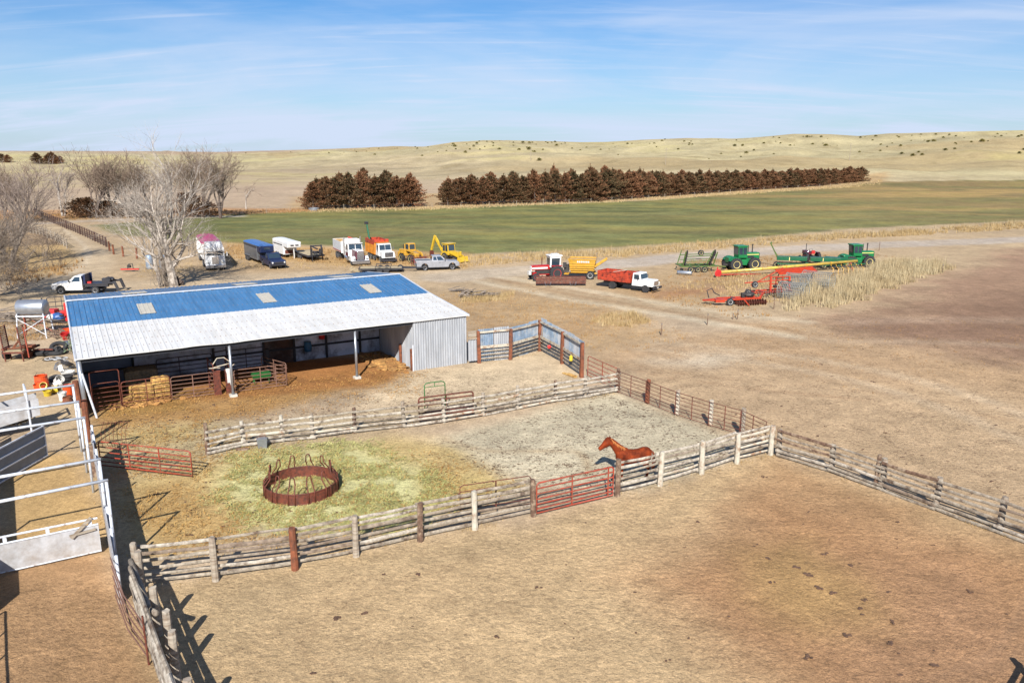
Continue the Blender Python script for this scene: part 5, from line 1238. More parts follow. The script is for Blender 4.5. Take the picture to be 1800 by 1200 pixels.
    mb = MB(); mb.frus((WB-.5,WB+.95,-.98,.98,.75), (WB-.6,WB+.8,-.8,.8,1.5)); T.part('hood', mb, M['white_paint'], bevel=.1)
    glasshouse(T, 'cab', (WB-1.9,WB-.45,-1.0,1.0,.7), (WB-1.8,WB-.85,-.88,.88,2.25), M['white_paint'], [('f',.06,.94,.55,.92),('l',.2,.85,.52,.9),('r',.2,.85,.52,.9)], bevel=.08)
    P(T, 'grille', 'chrome', [(WB+.93,0,1.15,.06,1.1,.5)]); P(T, 'bumper', 'blackp', [(WB+1.1,0,.6,.14,2.1,.24)]); P(T, 'number_plate', 'whitep', [(WB+1.18,0,.62,.02,.3,.12)]); lights(T, WB+.95, (.78,-.78), 1.1, .12)
    P(T, 'chassis', 'blackp', [(1.6,0,.72,6.4,.8,.2)]); P(T, 'running_board', 'blackp', [(WB-1.2,1.0,.5,1.3,.2,.06),(WB-1.2,-1.0,.5,1.3,.2,.06)])
    for s in (1,-1):
        wheel(T, WB, s*1.02, .47, .26, 'darkmet'); wheel(T, 0, s*1.05, .47, .48, 'darkmet'); P(T, 'mirror', 'blackp', [(WB-.9,s*1.2,1.75,.06,.14,.34)])
    bx = P(T, 'grain_box', 'grain_red_paint', [(.25,1.12,1.6,4.6,.05,1.1),(.25,-1.12,1.6,4.6,.05,1.1),(-2.05,0,1.6,.05,2.2,1.1),(2.52,0,1.65,.05,2.2,1.2),(.25,0,1.02,4.6,2.2,.08)])
    mb = MB(); [mb.box((-1.9+k*.55,s*1.17,1.6), (.08,.06,1.1)) for k in range(9) for s in (1,-1)]; [mb.box((.25,s*1.16,z), (4.6,.05,.05)) for z in (1.25,1.5,1.75,2.0) for s in (1,-1)]; T.part('side_slats', mb, M['grain_red_paint'], parent=bx)
    mb = MB(); mb.bar((.2,-1.1,2.17), (.9,1.1,2.2), .1, .06); T.part('cross_plank', mb, M['paintwood'], parent=bx)
    # green four wheel drive tractor
    def green4(label, loc, head, sc, rim='rimyellow'):
        T = Thing('tractor', label, 'tractor', loc, R(head)); T.o.scale = (sc,)*3
        P(T, 'hood', 'green_paint', [(2.55,0,1.85,2.2,.95,.8)], .06); P(T, 'hood_stripe', 'rimyellow', [(2.5,s*.49,2.0,2.1,.02,.08) for s in (1,-1)]); P(T, 'grille', 'blackp', [(3.66,0,1.75,.04,.9,.85)]); P(T, 'engine_opening', 'blackp', [(2.4,s*.49,1.7,.9,.02,.3) for s in (1,-1)])
        P(T, 'front_frame', 'green_paint', [(2.4,0,1.15,2.2,.9,.6)], .03); P(T, 'rear_frame', 'green_paint', [(.1,0,1.3,1.7,1.1,.7)], .03); [P(T, 'step_tank', 'green_paint', [(1.3,s*.75,1.05,.8,.5,.75)], .03) for s in (1,-1)]
        glasshouse(T, 'cab', (.55,1.75,-.75,.75,1.6), (.45,1.7,-.8,.8,3.05), M['green_paint'], [(f,.08,.92,.3,.94) for f in 'fb']+[(f,a,b_,.3,.94) for f in 'lr' for a, b_ in ((.06,.48),(.54,.94))])
        P(T, 'cab_roof', 'green_paint', [(1.08,0,3.14,1.5,1.75,.16)], .05)
        mb = MB(); mb.tube((2.3,.2,2.2), (2.3,.2,3.2), .07); T.part('exhaust', mb, M['darkmet']); mb = MB(); mb.tube((2.75,-.1,2.2), (2.75,-.1,3.3), .08); mb.tube((2.75,-.1,3.25), (2.75,-.1,3.35), .13); T.part('air_intake', mb, M['darkmet'])
        for s in (1,-1):
            wheel(T, 0, s*1.5, .82, .5, rim, lug=True); wheel(T, 0, s*.95, .8, .45, rim); wheel(T, 2.7, s*1.3, .82, .5, rim, lug=True)
            mb = MB(); mb.loft([[(.95*math.cos(a), y, .85+.9*math.sin(a)) for a in [PI*(.15+.7*i/6) for i in range(7)]] for y in (s*.6,s*1.2)]); T.part('fender', mb, M['green_paint'])
        P(T, 'hitch', 'darkmet', [(-1.0,0,.7,.7,.5,.3)])
        return T
    green4('green four wheel drive tractor with yellow rims by the gravel road', G(1295,476)+Vector((-.3,1.25,0)), 10, .93)
    green4('second green tractor, standing in the tall dry grass farther right', G(1505,472)+Vector((-.6,1.6,0)), 4, .9)
    # signs of a small dark red tractor
    T = Thing('tractor', 'small old dark red tractor seen from behind, behind the green drill', 'tractor', G(1426,462), R(95))
    P(T, 'hood', 'maroon_paint', [(1.5,0,1.2,1.8,.55,.5)], .04); P(T, 'seat', 'redp', [(-.1,0,1.3,.45,.45,.12),(-.3,0,1.5,.1,.45,.35)]); P(T, 'chassis', 'darkmet', [(.8,0,.8,3,.4,.4)])
    mb = MB(); mb.tube((1.5,.15,1.4), (1.5,.15,2.4), .05); T.part('exhaust', mb, M['darkmet'])
    mb = MB(); mb.path([(.45+.05*math.cos(t), .2*math.cos(t), 1.65+.2*math.sin(t)) for t in [i*PI/5 for i in range(10)]], .02, 5, closed=True); T.part('steering_wheel', mb, M['blackp'])
    for s in (1,-1):
        wheel(T, 0, s*1.0, .7, .35, 'redp', lug=True); wheel(T, 2.2, s*.7, .38, .2, 'redp'); P(T, 'fender', 'maroon_paint', [(0,s*.65,1.42,1.0,.35,.06)])

def build_implements():
    # green folded disk
    T = Thing('disk_mower', 'old green implement with folded wings and yellow wheels left of the tractor', 'farm implement', G(1228,478)+Vector((0,.8,0)), R(5))
    m = 'old_green_paint'
    mb = MB(); 
    for y in (-1.1,0,1.1): mb.bar((-2.4,y,.75), (2.0,y,.75), .12, .14)
    for x in (-2.4,-1.2,0,1.2,2.0): mb.bar((x,-1.2,.76), (x,1.2,.76), .1, .12)
    mb.bar((2.0,0,.7), (3.6,0,.5), .14, .14); T.part('frame', mb, M[m])
    for s in (1,-1):
        mb = MB(); mb.bar((-2.2,s*1.1,.8), (-1.8,s*.9,2.5), .1, .12); mb.bar((1.6,s*1.1,.8), (2.2,s*.7,2.4), .1, .12); mb.bar((-1.9,s*.9,1.9), (2.1,s*.8,2.05), .08, .1); mb.bar((-2.0,s*.9,1.3), (1.8,s*.9,1.4), .07, .08); T.part('folded_wing', mb, M[m])
    for (cx, cz) in ((-1.9,1.7),(1.2,1.75)):
        mb = MB()
        for k in range(6):
            z = cz-.7+k*.28; x = cx+.12*k*(1 if cx > 0 else .4); mb.lathe((x,-.95,z), [(.01,-.03),(.32,-.02),(.32,.02),(.01,.03)], 12, 'x')
        T.part('disc_gang', mb, M['darkmet'])
    for x, y, z in ((-.3,-1.3,.36),(.5,-1.35,.36),(-1.2,-1.3,.36),(.2,-.6,2.3)): wheel(T, x, y, .36, .24, 'rimyellow', z=z)
    single('tank', MB().lathe((0,0,0), [(.01,-.9),(.2,-.88),(.25,-.7),(.25,.7),(.2,.88),(.01,.9)], 14, 'x'), M['galv'], 'white cylinder lying in the grass in front of the green implement', 'tank', G(1203,483)+Vector((0,0,.25)), R(-25), smooth=True)
    # green grain drill
    T = Thing('grain_drill', 'dark green grain drill with long boxes behind the yellow auger', 'farm implement', G(1420,474)+Vector((0,1.2,0)), R(-14)); m = 'dark_green_paint'
    for x, w_ in ((-1.6,3.6),(2.4,3.6)):
        mb = MB(); mb.prism([(x-w_/2,.95),(x+w_/2,.95),(x+w_/2,1.4),(x-w_/2,1.4)], -.3, .3); T.part('seed_box', mb, M[m], bevel=.03)
        P(T, 'lid', m, [(x,0,1.44,w_+.06,.68,.06)])
        P(T, 'stripe', 'rimyellow', [(x-.3,-.31,1.17,.08,.02,.42)])
    P(T, 'frame', m, [(.4,-.8,.6,7.6,.14,.14),(.4,.6,.6,7.6,.14,.14),(-3.3,0,.6,.14,1.6,.14),(4.1,0,.6,.14,1.6,.14),(5.0,.2,.5,2.2,.14,.14)])
    mb = MB(); mb.bar((-3.2,0,1.0), (-4.3,.2,3.1), .1, .14); mb.bar((-3.0,.0,1.0), (-4.25,.2,2.9), .06, .06); mb.bar((-4.35,.2,2.95), (-4.1,.2,3.15), .18, .2); T.part('marker_arm', mb, M['old_green_paint'])
    for k in range(14):
        pass
    mb = MB()
    for k in range(22): mb.lathe((-3.1+k*.33,-.7,.28), [(.01,-.02),(.24,-.01),(.24,.01),(.01,.02)], 10, 'x')
    T.part('disc_gang', mb, M['darkmet'])
    for x in (-3.4,4.3): wheel(T, x, -.3, .4, .24, 'rimyellow')
    T = Thing('farm_implement', 'low green wing frame between the drill and the second tractor', 'farm implement', G(1478,473)+Vector((0,1.0,0)), R(2))
    mb = MB(); mb.prism([(-2.6,.9),(2.6,.9),(2.2,1.2),(-1.4,1.45),(-2.2,1.2)], -.5, .5); T.part('deck', mb, M['dark_green_paint'], bevel=.04)
    P(T, 'frame', 'dark_green_paint', [(0,-.6,.6,6.4,.12,.12),(0,.7,.6,6.4,.12,.12)]); 
    for x in (-2,2.2): wheel(T, x, -.6, .36, .22, 'rimyellow')
    T = Thing('farm_implement', 'yellow row cultivator parts standing in the dry grass', 'farm implement', G(1488,482), R(8))
    mb = MB()
    for k in range(7):
        x = -2+k*.65; mb.path([(x,0,.9),(x+.15,-.25,.7),(x,-.35,.35),(x+.2,-.3,.05)], .05, 5); mb.bar((x,.0,.9), (x+.1,.4,1.15), .06, .06)
    T.part('tines', mb, M['yellow_paint']); P(T, 'toolbar', 'darkmet', [(0,0,.95,4.6,.12,.12)])
    # yellow auger
    a = G(1263,487); b = G(1505,474); L = (b-a).length
    T = Thing('grain_auger', 'long yellow grain auger tube lying across the machinery row', 'auger', a, math.atan2(b.y-a.y, b.x-a.x))
    mb = MB(); mb.tube((-.4,0,.55), (L,0,1.1), .17, n=14); T.part('tube', mb, M['auger_yellow'], smooth=True)
    for u in (.12,.3,.47,.62,.8): 
        mb = MB(); z = .55+.55*u; mb.tube((L*u-.05,0,z), (L*u+.05,0,z), .2, n=14); T.part('collar', mb, M['yellow_paint'])
    mb = MB(); mb.lathe((-.2,-.2,.5), [(.42,-.04),(.46,0),(.42,.04)], 16, 'y'); mb.bar((-.4,0,.5), (-.1,.1,1.2), .06, .06); mb.bar((0,-.3,.05), (0,.3,1.0), .06, .06); mb.bar((0,0,.3), (4.5,0,.15), .08, .1); mb.bar((1.2,.3,.2), (6,.2,.05), .05, .05); T.part('hopper_stand', mb, M['redp'])
    mb = MB(); mb.tube((L*.95,-.5,0), (L*.95,0,1.05), .05); mb.tube((L*.95,.5,0), (L*.95,0,1.05), .05); T.part('stand', mb, M['redp'])
    # red-orange cultivator in the foreground of the machinery
    T = Thing('field_cultivator', 'orange-red folded cultivator frame standing upright in the weeds', 'farm implement', G(1352,520), R(12)); m = 'orange_paint'
    mb = MB()
    for y in (-.6,.5): mb.bar((-2.0,y,.5), (2.1,y,.55), .12, .14)
    for x in (-2.0,-1.0,.2,1.2,2.1): mb.bar((x,-.7,.52), (x,.6,.55), .1, .12)
    T.part('main_frame', mb, M[m])
    for x, hgt_ in ((-.2,2.1),(1.9,2.0)):
        mb = MB(); mb.bar((x,-.5,.5), (x+.05,-.3,hgt_), .16, .16); T.part('mast', mb, M[m])
    mb = MB()
    for z in (.95,1.3,1.65,2.0): mb.bar((-.3,-.35,z), (2.0,-.35,z+random.uniform(-.08,.08)), .08, .09)
    for x in (.4,1.1): mb.bar((x,-.3,.6), (x+.1,-.3,2.05), .08, .08)
    mb.bar((-2.3,-.3,1.2), (1.2,-.2,2.9), .08, .09); mb.bar((-3.0,-.3,1.5), (-.2,-.3,1.6), .1, .1); T.part('folded_wing', mb, M[m])
    mb = MB()
    for k in range(16):
        x = -1.8+k*.26; mb.path([(x,-.6,.55),(x+.12,-.85,.6),(x+.05,-.95,.25),(x+.2,-.9,.02)], .03, 4)
    for k in range(10): x = .1+k*.18; z = 1.0+.1*(k % 3)*3; mb.path([(x,-.4,z),(x+.1,-.6,z+.05),(x+.2,-.6,z-.15)], .03, 4)
    T.part('tines', mb, M['darkmet']); mb = MB(); [mb.box((.3+k*.55,-.45,1.1+.35*(k % 2)), (.35,.12,.2)) for k in range(4)]; T.part('depth_block', mb, M['blackp'])
    for x, z in ((-1.9,1.3),(-2.6,.5)): wheel(T, x, -.5, .34, .24, 'rimwhite', z=z)
    # disk lying flat in front
    T = Thing('disk_harrow', 'orange-red disk harrow lying low at the edge of the weeds', 'farm implement', G(1300,538)+Vector((0,.6,0)), R(8))
    mb = MB(); mb.bar((-2.2,-.2,.55), (2.4,.25,.6), .16, .18); mb.bar((-1.8,.9,.55), (2.2,1.2,.55), .14, .16); mb.bar((-2.2,-.2,.55), (-3.2,.9,.4), .14, .14); mb.bar((-3.2,.9,.4), (-1.8,.95,.5), .12, .12); mb.bar((2.3,.2,.6), (2.9,.9,.9), .16, .2)
    mb.bar((-.5,-.15,.6), (-.3,1.1,.6), .12, .12); mb.bar((1.0,.1,.6), (1.1,1.1,.6), .12, .12); mb.box((-1.9,-.05,.5), (.9,.5,.3)); T.part('frame', mb, M[m])
    for y0 in (-.6,.0):
        mb = MB()
        for k in range(12): mb.lathe((-.2+k*.26,y0+.03*k,.27), [(.01,-.03),(.27,-.01),(.27,.01),(.01,.03)], 12, 'x')
        mb.tube((-.3,y0,.27), (2.9,y0+.36,.27), .03); T.part('disc_gang', mb, M['rust'])
    wheel(T, -.9, -.35, .36, .26, 'rimwhite'); wheel(T, -.4, .5, .36, .26, 'rimwhite')
    mb = MB(); mb.path([(-2.6,.9,.6),(-2.8,1.0,1.3),(-2.3,1.0,1.5),(-2.1,.9,1.1),(-1.5,.9,.8)], .05, 6); mb.path([(1.0,.8,.6),(1.1,.8,1.4),(1.5,.8,1.5),(1.7,.8,.9)], .03, 5); T.part('hose', mb, M['blackp'])
    mb = MB(); mb.blob((1.4,.7,.85), (.6,.35,.25)); mb.box((1.0,.9,.8), (.6,.4,.4)); T.part('gearbox', mb, M['darkmet'])
    mb = MB(); mb.bar((.3,-.5,.7), (.75,-.9,.1), .07, .09); T.part('jack', mb, M[m])
    # red header behind the wire rolls
    T = Thing('farm_implement', 'red ribbed implement panel lying behind the grey wire rolls', 'farm implement', G(1405,494)+Vector((0,1.2,0)), R(14))
    mb = MB(); [mb.bar((-2.4,y,.75+.12*i), (2.6,y+.1,.9+.12*i), .1, .16) for i, y in enumerate((-.3,0,.3,.6))]; T.part('panel', mb, M[m])
    mb = MB(); mb.bar((-2.4,0,.0), (-2.2,0,.9), .08, .08); mb.bar((2.2,0,0), (2.2,0,.9), .08, .08); mb.bar((-3.6,-.2,.5), (-2.2,0,.9), .06, .06); T.part('leg', mb, M['rust'])
    # rolls of wire mesh
    for i, (x, y, r, w_, a_) in enumerate(((1393,526,.85,2.6,140),(1436,508,.95,3.0,138),(1402,508,.85,2.4,150))):
        T = Thing('wire_roll', ('grey wire mesh roll lowest in the weeds beside the orange cultivator','largest grey wire mesh roll, open end facing the camera','grey wire mesh roll between the cultivator and the largest roll')[i], 'wire roll', G(x, y), R(a_), 'wire mesh rolls in the weeds')
        mb = MB()
        for k in range(16):
            xx = -w_/2+w_*k/15; mb.path([(xx, r*math.cos(t), r+r*math.sin(t)) for t in [2*PI*j/20 for j in range(20)]], .022, 4, closed=True)
        for j in range(20):
            t = 2*PI*j/20; mb.tube((-w_/2, r*math.cos(t), r+r*math.sin(t)), (w_/2, r*math.cos(t), r+r*math.sin(t)), .018, n=4, cap=False)
        T.part('mesh', mb, M['zinc'])
        mb = MB(); [mb.path([(s*w_/2, (r+.02)*math.cos(t), r+(r+.02)*math.sin(t)) for t in [2*PI*j/20 for j in range(20)]], .035, 5, closed=True) for s in (-1,1)]; T.part('hoop', mb, M['zinc'])
    # little posts
    k = 0
    for x, y, h_, lb in ((1243,571,1.0,'short dark post standing alone left of the harrow'),(1296,561,.9,'rusty post in the sand below the disk harrow'),(1360,543,1.1,'thin dark post at the right end of the disk harrow'),(1288,561,.5,'short leaning stake beside the rusty post below the harrow'),
                         (1162,589,1.0,'thin stake between weed mound and dry lot'),(1656,480,1.1,'dark post at the edge of the tall grass on the right'),(1545,441,1.4,'thin black post beside the road behind the second green tractor')):
        T = Thing('fence_post', lb, 'post', G(x, y)); mb = MB(); mb.tube((0,0,-.1), (.03,.02,h_), .045, .04, 7); T.part('stake', mb, M['darkwood']); mb = MB(); mb.tube((.03,.02,h_-.12), (.03,.02,h_-.06), .055, n=7); T.part('wire_tie', mb, M['galv'])

# ================================================================ junk at the left of the barn
def build_junk():
    # tank on stand
    T = Thing('fuel_tank', 'silver cylindrical fuel tank on a tall white and red stand', 'fuel tank', G(64,592), R(4))
    zt = 1.78; mb = MB(); mb.lathe((0,0,zt+.62), [(.01,-1.13),(.44,-1.1),(.6,-1.03),(.62,-.98),(.62,.98),(.6,1.03),(.44,1.1),(.01,1.13)], 24, 'x'); tk = T.part('tank', mb, M['galv'], smooth=True)
    mb = MB(); mb.tube((-.8,0,zt+1.22), (-.8,0,zt+1.34), .07); mb.tube((.8,0,zt+1.22), (.8,0,zt+1.38), .05); T.part('cap', mb, M['darkmet'], parent=tk)
    for x in (-1.0,1.0):
        for y in (-.5,.5):
            mb = MB(); mb.tube((x*1.1,y*1.3,0), (x,y,zt+.2), .05); T.part('leg', mb, M['whitepipe'] if x > 0 or y < 0 else M['redpaint'])
    mb = MB(); mb.box((0,-.5,zt), (2.2,.08,.1)); mb.box((0,.5,zt), (2.2,.08,.1)); mb.box((-1,0,zt+.02), (.08,1,.1)); mb.box((1,0,zt+.02), (.08,1,.1)); T.part('cradle', mb, M['whitepipe'])
    mb = MB(); mb.tube((-1.05,-.6,.3), (1.0,-.55,1.6), .025); mb.tube((1.05,-.6,.3), (-1.0,-.55,1.6), .025); T.part('brace', mb, M['whitepipe'])
    mb = MB(); mb.tube((-1.05,.6,.3), (1.0,.55,1.6), .025); mb.tube((1.05,.6,.3), (-1.0,.55,1.6), .025); mb.tube((-.95,.5,.3), (-.95,.5,1.7), .05); T.part('brace', mb, M['redpaint'])
    # utility trailer with upright ramps
    T = Thing('utility_trailer', 'rusty utility trailer with two tall upright ramps', 'trailer', G(33,632), R(4))
    P(T, 'deck', 'deckwood', [(0,.5,.72,1.3,2.2,.06)]); P(T, 'frame', 'rust', [(0,-.6,.66,1.5,.08,.14),(0,1.6,.66,1.5,.08,.14),(-.68,.5,.66,.08,2.3,.14),(.68,.5,.66,.08,2.3,.14),(1.3,.9,.5,1.4,.1,.1)])
    for x in (-.6,.62):
        mb = MB(); mb.bar((x,-.55,.0), (x-.15,-.55,2.5), .06, .08); mb.bar((x,.2,.0), (x-.15,.2,2.5), .06, .08)
        for k in range(14): z = .75+k*.13; mb.box((x-.15*z/2.5,-.18,z), (.05,.75,.05))
        T.part('ramp', mb, M['rust'])
    wheel(T, -.95, .2, .4, .22, 'darkmet') if False else P(T, 'fender', 'rust', [(-.85,.4,.85,.3,1.0,.05)])
    mb = MB(); mb.lathe((-.9,.2,.4), [(.2,-.12),(.38,-.12),(.4,-.08),(.4,.08),(.38,.12),(.2,.12),(.01,.05),(.01,-.05)], 20, 'x'); T.part('wheel', mb, M['tyre'])
    mb = MB(); mb.bar((-.5,.4,.75), (-.2,.7,1.2), .12, .12); mb.box((.5,.5,.85), (.9,.5,.2)); mb.bar((-1,-.2,.8), (1,.1,.95), .1, .1); T.part('load_board', mb, M['tie'])
    single('steel_bar', MB().bar((0,0,0), (-.12,0,2.2), .06, .08), M['redpaint'], 'red steel bar leaning on the right trailer ramp', 'steel bar', G(49,638)+Vector((.15,0,.4)))
    # tyres and rubber
    def tyre(label, x, y, z, r, w_, tilt, grp='old tyres beside the barn'):
        T = Thing('tyre', label, 'tyre', G(x, y)+Vector((0,0,z)), 0, grp); T.o.rotation_euler = tilt
        mb = MB(); rings = []
        for k in range(22):
            a = 2*PI*k/22; rings.append([((r-w_/2+q*w_/2)*math.cos(a), (r-w_/2+q*w_/2)*math.sin(a), zz*w_*.5) for q, zz in ((1,0),(.75,.8),(-.6,.9),(-.9,.5),(-.9,-.5),(-.6,-.9),(.75,-.8))])
        mb.loft(rings+[rings[0]], cap=False); T.part('tread', mb, M['tyre'])
        mb = MB(); mb.path([((r-w_*.95)*math.cos(2*PI*k/20), (r-w_*.95)*math.sin(2*PI*k/20), .02) for k in range(20)], .02, 5, closed=True); T.part('bead', mb, M['darkmet'])
    tyre('large black tyre leaning over the junk beside the barn', 104,618,.35,.62,.3,(R(25),R(10),0))
    tyre('lower black tyre lying flat under the leaning one', 101,622,.14,.62,.26,(0,0,0))
    tyre('small dark tyre lying next to the orange tub', 98,669,.16,.42,.24,(R(12),0,0))
    T = Thing('rubber_mat', 'crumpled black rubber mat next to the trailer tongue', 'rubber mat', G(78,624))
    mb = MB(); mb.blob((0,0,.2), (.9,.6,.3), .25, 10, 5); mb.blob((.7,.3,.25), (.5,.5,.35), .25, 8, 5); T.part('sheet', mb, M['black'])
    mb = MB(); mb.box((-.9,-.4,.35), (.7,.7,.08)); mb.box((-.9,-.4,.15), (.6,.6,.3)); T.part('board', mb, M['tie'])
    T = Thing('wire_tangle', 'pale tangled hose and wire on the ground by the tyres', 'hose', G(88,633))
    for k in range(4):
        mb = MB(); mb.path([((.5+.05*k)*math.cos(t)+k*.15, .35*math.sin(t)+.1*k, .06+.05*random.random()) for t in [i*PI/6 for i in range(12)]], .025, 5, closed=True); T.part('coil', mb, M['whitepipe'] if k % 2 else M['darkmet'])
    # tubs and buckets
    def tub(label, x, y, r0, r1, h_, m, tilt=(0,0,0), z=0, cat='tub', grp=None, name='bucket'):
        T = Thing(name, label, cat, G(x, y)+Vector((0,0,z)), 0, grp); T.o.rotation_euler = tilt
        mb = MB(); mb.lathe((0,0,0), [(.01,0),(r0,0),(r1,h_),(r1+.02,h_),(r1+.02,h_-.05),(r1-.02,h_-.05),(r0-.03,.03),(.01,.03)], 18, 'z'); T.part('pail', mb, M[m], smooth=False)
        mb = MB(); mb.path([(-r1,0,h_-.03),(-r1*.6,0,h_+r1*.5),(r1*.6,0,h_+r1*.5),(r1,0,h_-.03)], .012, 5); T.part('handle', mb, M['darkmet'])
    tub('big orange tub standing upside down on the bare dirt', 74,679,.42,.36,.72,'orange')
    tub('orange tub half hidden under the upside-down one', 71,683,.34,.36,.3,'orange')
    tub('yellow bucket with white lid lying below the orange tub', 84,695,.2,.24,.42,'yellowp',(R(15),R(10),0))
    tub('dull yellow bucket lying on its side facing right', 92,691,.2,.23,.42,'yellowp',(0,R(80),R(10)),.2)
    tub('small yellow and white bucket beside the orange tub', 79,683,.17,.2,.36,'yellowp',(R(70),0,R(20)),.18)
    tub('white bucket tipped over next to the black tyre', 96,683,.2,.23,.42,'whitep',(0,R(70),R(40)),.2)
    tub('white jug-like bucket behind the tipped bucket', 101,676,.22,.26,.45,'whitep',(0,R(60),R(-30)),.22)
    tub('tall orange-red tub beside the white alley post', 121,694,.26,.3,.62,'orange')
    tub('white pail with dark top beside the tall orange-red tub', 111,703,.2,.24,.5,'whitep')
    tub('brown clay pot in front of the tall orange-red tub', 119,706,.28,.24,.3,'tie')
    tub('red and white bucket by the tin barn corner', 118,604,.25,.3,.5,'redp',(R(20),0,0),.4)
    tub('pale blue bucket under the red and white one', 120,611,.25,.3,.5,'sheetgrey')
    tub('orange crate-like tub at the blue barn edge', 118,588,.5,.5,.45,'orange')
    tub('white basin in the junk heap near the barn pole', 120,660,.35,.42,.3,'whitep')
    tub('black tub with ribs in the junk heap', 116,668,.38,.42,.3,'black')
    tub('dark bowl-shaped tub at the top of the junk heap', 116,650,.3,.45,.25,'blackp',(R(-30),R(20),0),.35)
    T = Thing('wire_tangle', 'grey curled wire behind the white basin', 'hose', G(110,648))
    for k in range(5):
        mb = MB(); mb.path([((.55-.04*k)*math.cos(t), .45*math.sin(t), .1+.08*k+.1*math.sin(t)) for t in [i*PI/6 for i in range(12)]], .02, 5, closed=True); T.part('coil', mb, M['galv'])
    # heaps behind the tank
    T = Thing('scrap_heap', 'red scrap machine parts heaped behind the barn corner', 'scrap', G(103,566), 0)
    P(T, 'red_casing', 'redp', [(-.7,.3,.7,1.0,.8,.8),(.9,.2,.9,.5,.6,1.6),(.2,.9,.6,1.2,.5,.5)], .05); P(T, 'pipes', 'darkmet', [(-.2,-.6,.3,1.8,.1,.1,.2),(0,-.4,.5,1.6,.1,.1,-.3),(.4,-.7,.2,1.4,.1,.1,.1)])
    mb = MB(); mb.blob((.1,-.2,.5), (.55,.35,.35)); T.part('tarp', mb, M['bluep']); mb = MB(); mb.blob((-.4,-.3,.5), (.4,.35,.3)); T.part('sack', mb, M['whitep'])
    gate('livestock_panel', 'dark pipe panels standing behind the silver tank', 'panel', G(86,556), G(122,553), 1.7, 4, M['blackpipe'], .035, (0,.4,.7,1))
    T = Thing('scrap_heap', 'dark timber and iron bars heaped under the tank', 'scrap', G(98,592), 0)
    mb = MB()
    for k in range(14): x = random.uniform(-.9,.6); y = random.uniform(-.4,.8); mb.bar((x,y,.1+.05*k), (x+random.uniform(.6,1.4), y-random.uniform(.2,.9), .05+.03*k), .09, .07)
    T.part('bars', mb, M['darkwood'])
    T = Thing('bush', 'green weedy plant against the barn side wall', 'plant', G(124,622)); T2 = T
    mb = MB()
    for k in range(70):
        a = random.uniform(0,6.28); r_ = random.uniform(0,.5); z = random.uniform(.1,1.4); p = Vector((r_*math.cos(a), r_*math.sin(a), z)); d = Vector((random.uniform(-1,1), random.uniform(-1,1), random.uniform(-.5,1)))*.12; e = Vector((random.uniform(-1,1), random.uniform(-1,1), random.uniform(-1,1)))*.06
        mb.quad(p, p+d+e, p+d*2, p+d-e)
    T.part('leaves', mb, mat('weed_leaf', S(120,138,104,.6), .8, var=.3)); mb = MB(); [mb.tube((0,0,0), (random.uniform(-.3,.3), random.uniform(-.3,.3), 1.3), .012, n=4) for _ in range(5)]; T.part('stems', mb, M['wood'])
    # red implement by the dead tree
    T = Thing('farm_implement', 'small red implement lying left of the big bare tree', 'farm implement', G(229,478), R(3))
    P(T, 'beam', 'redp', [(0,0,.35,2.2,.16,.14),(-.4,.3,.3,1.2,.5,.1)]); mb = MB(); mb.path([(-.3,0,.4),(-.1,.1,1.0),(.3,.1,1.0),(.4,0,.4)], .06, 5); mb.blob((-.1,.1,.7), (.3,.2,.2)); T.part('engine', mb, M['darkmet'])
    for x, lb in ((264,'pale blue drum on the left behind the big bare tree'),(287,'pale blue drum on the right behind the big bare tree')):
        T = Thing('barrel', lb, 'barrel', G(x, 473), 0, 'pale blue drums behind the bare tree')
        mb = MB(); mb.lathe((0,0,0), [(.01,0),(.42,0),(.44,.4),(.44,1.2),(.42,1.7),(.38,1.75),(.01,1.75)], 16, 'z'); T.part('drum', mb, M['sheetwhite'] if False else M['tinblue'], smooth=True); mb = MB(); [mb.lathe((0,0,z), [(.44,-.03),(.47,0),(.44,.03)], 16, 'z') for z in (.6,1.2)]; T.part('hoop', mb, M['galv'])
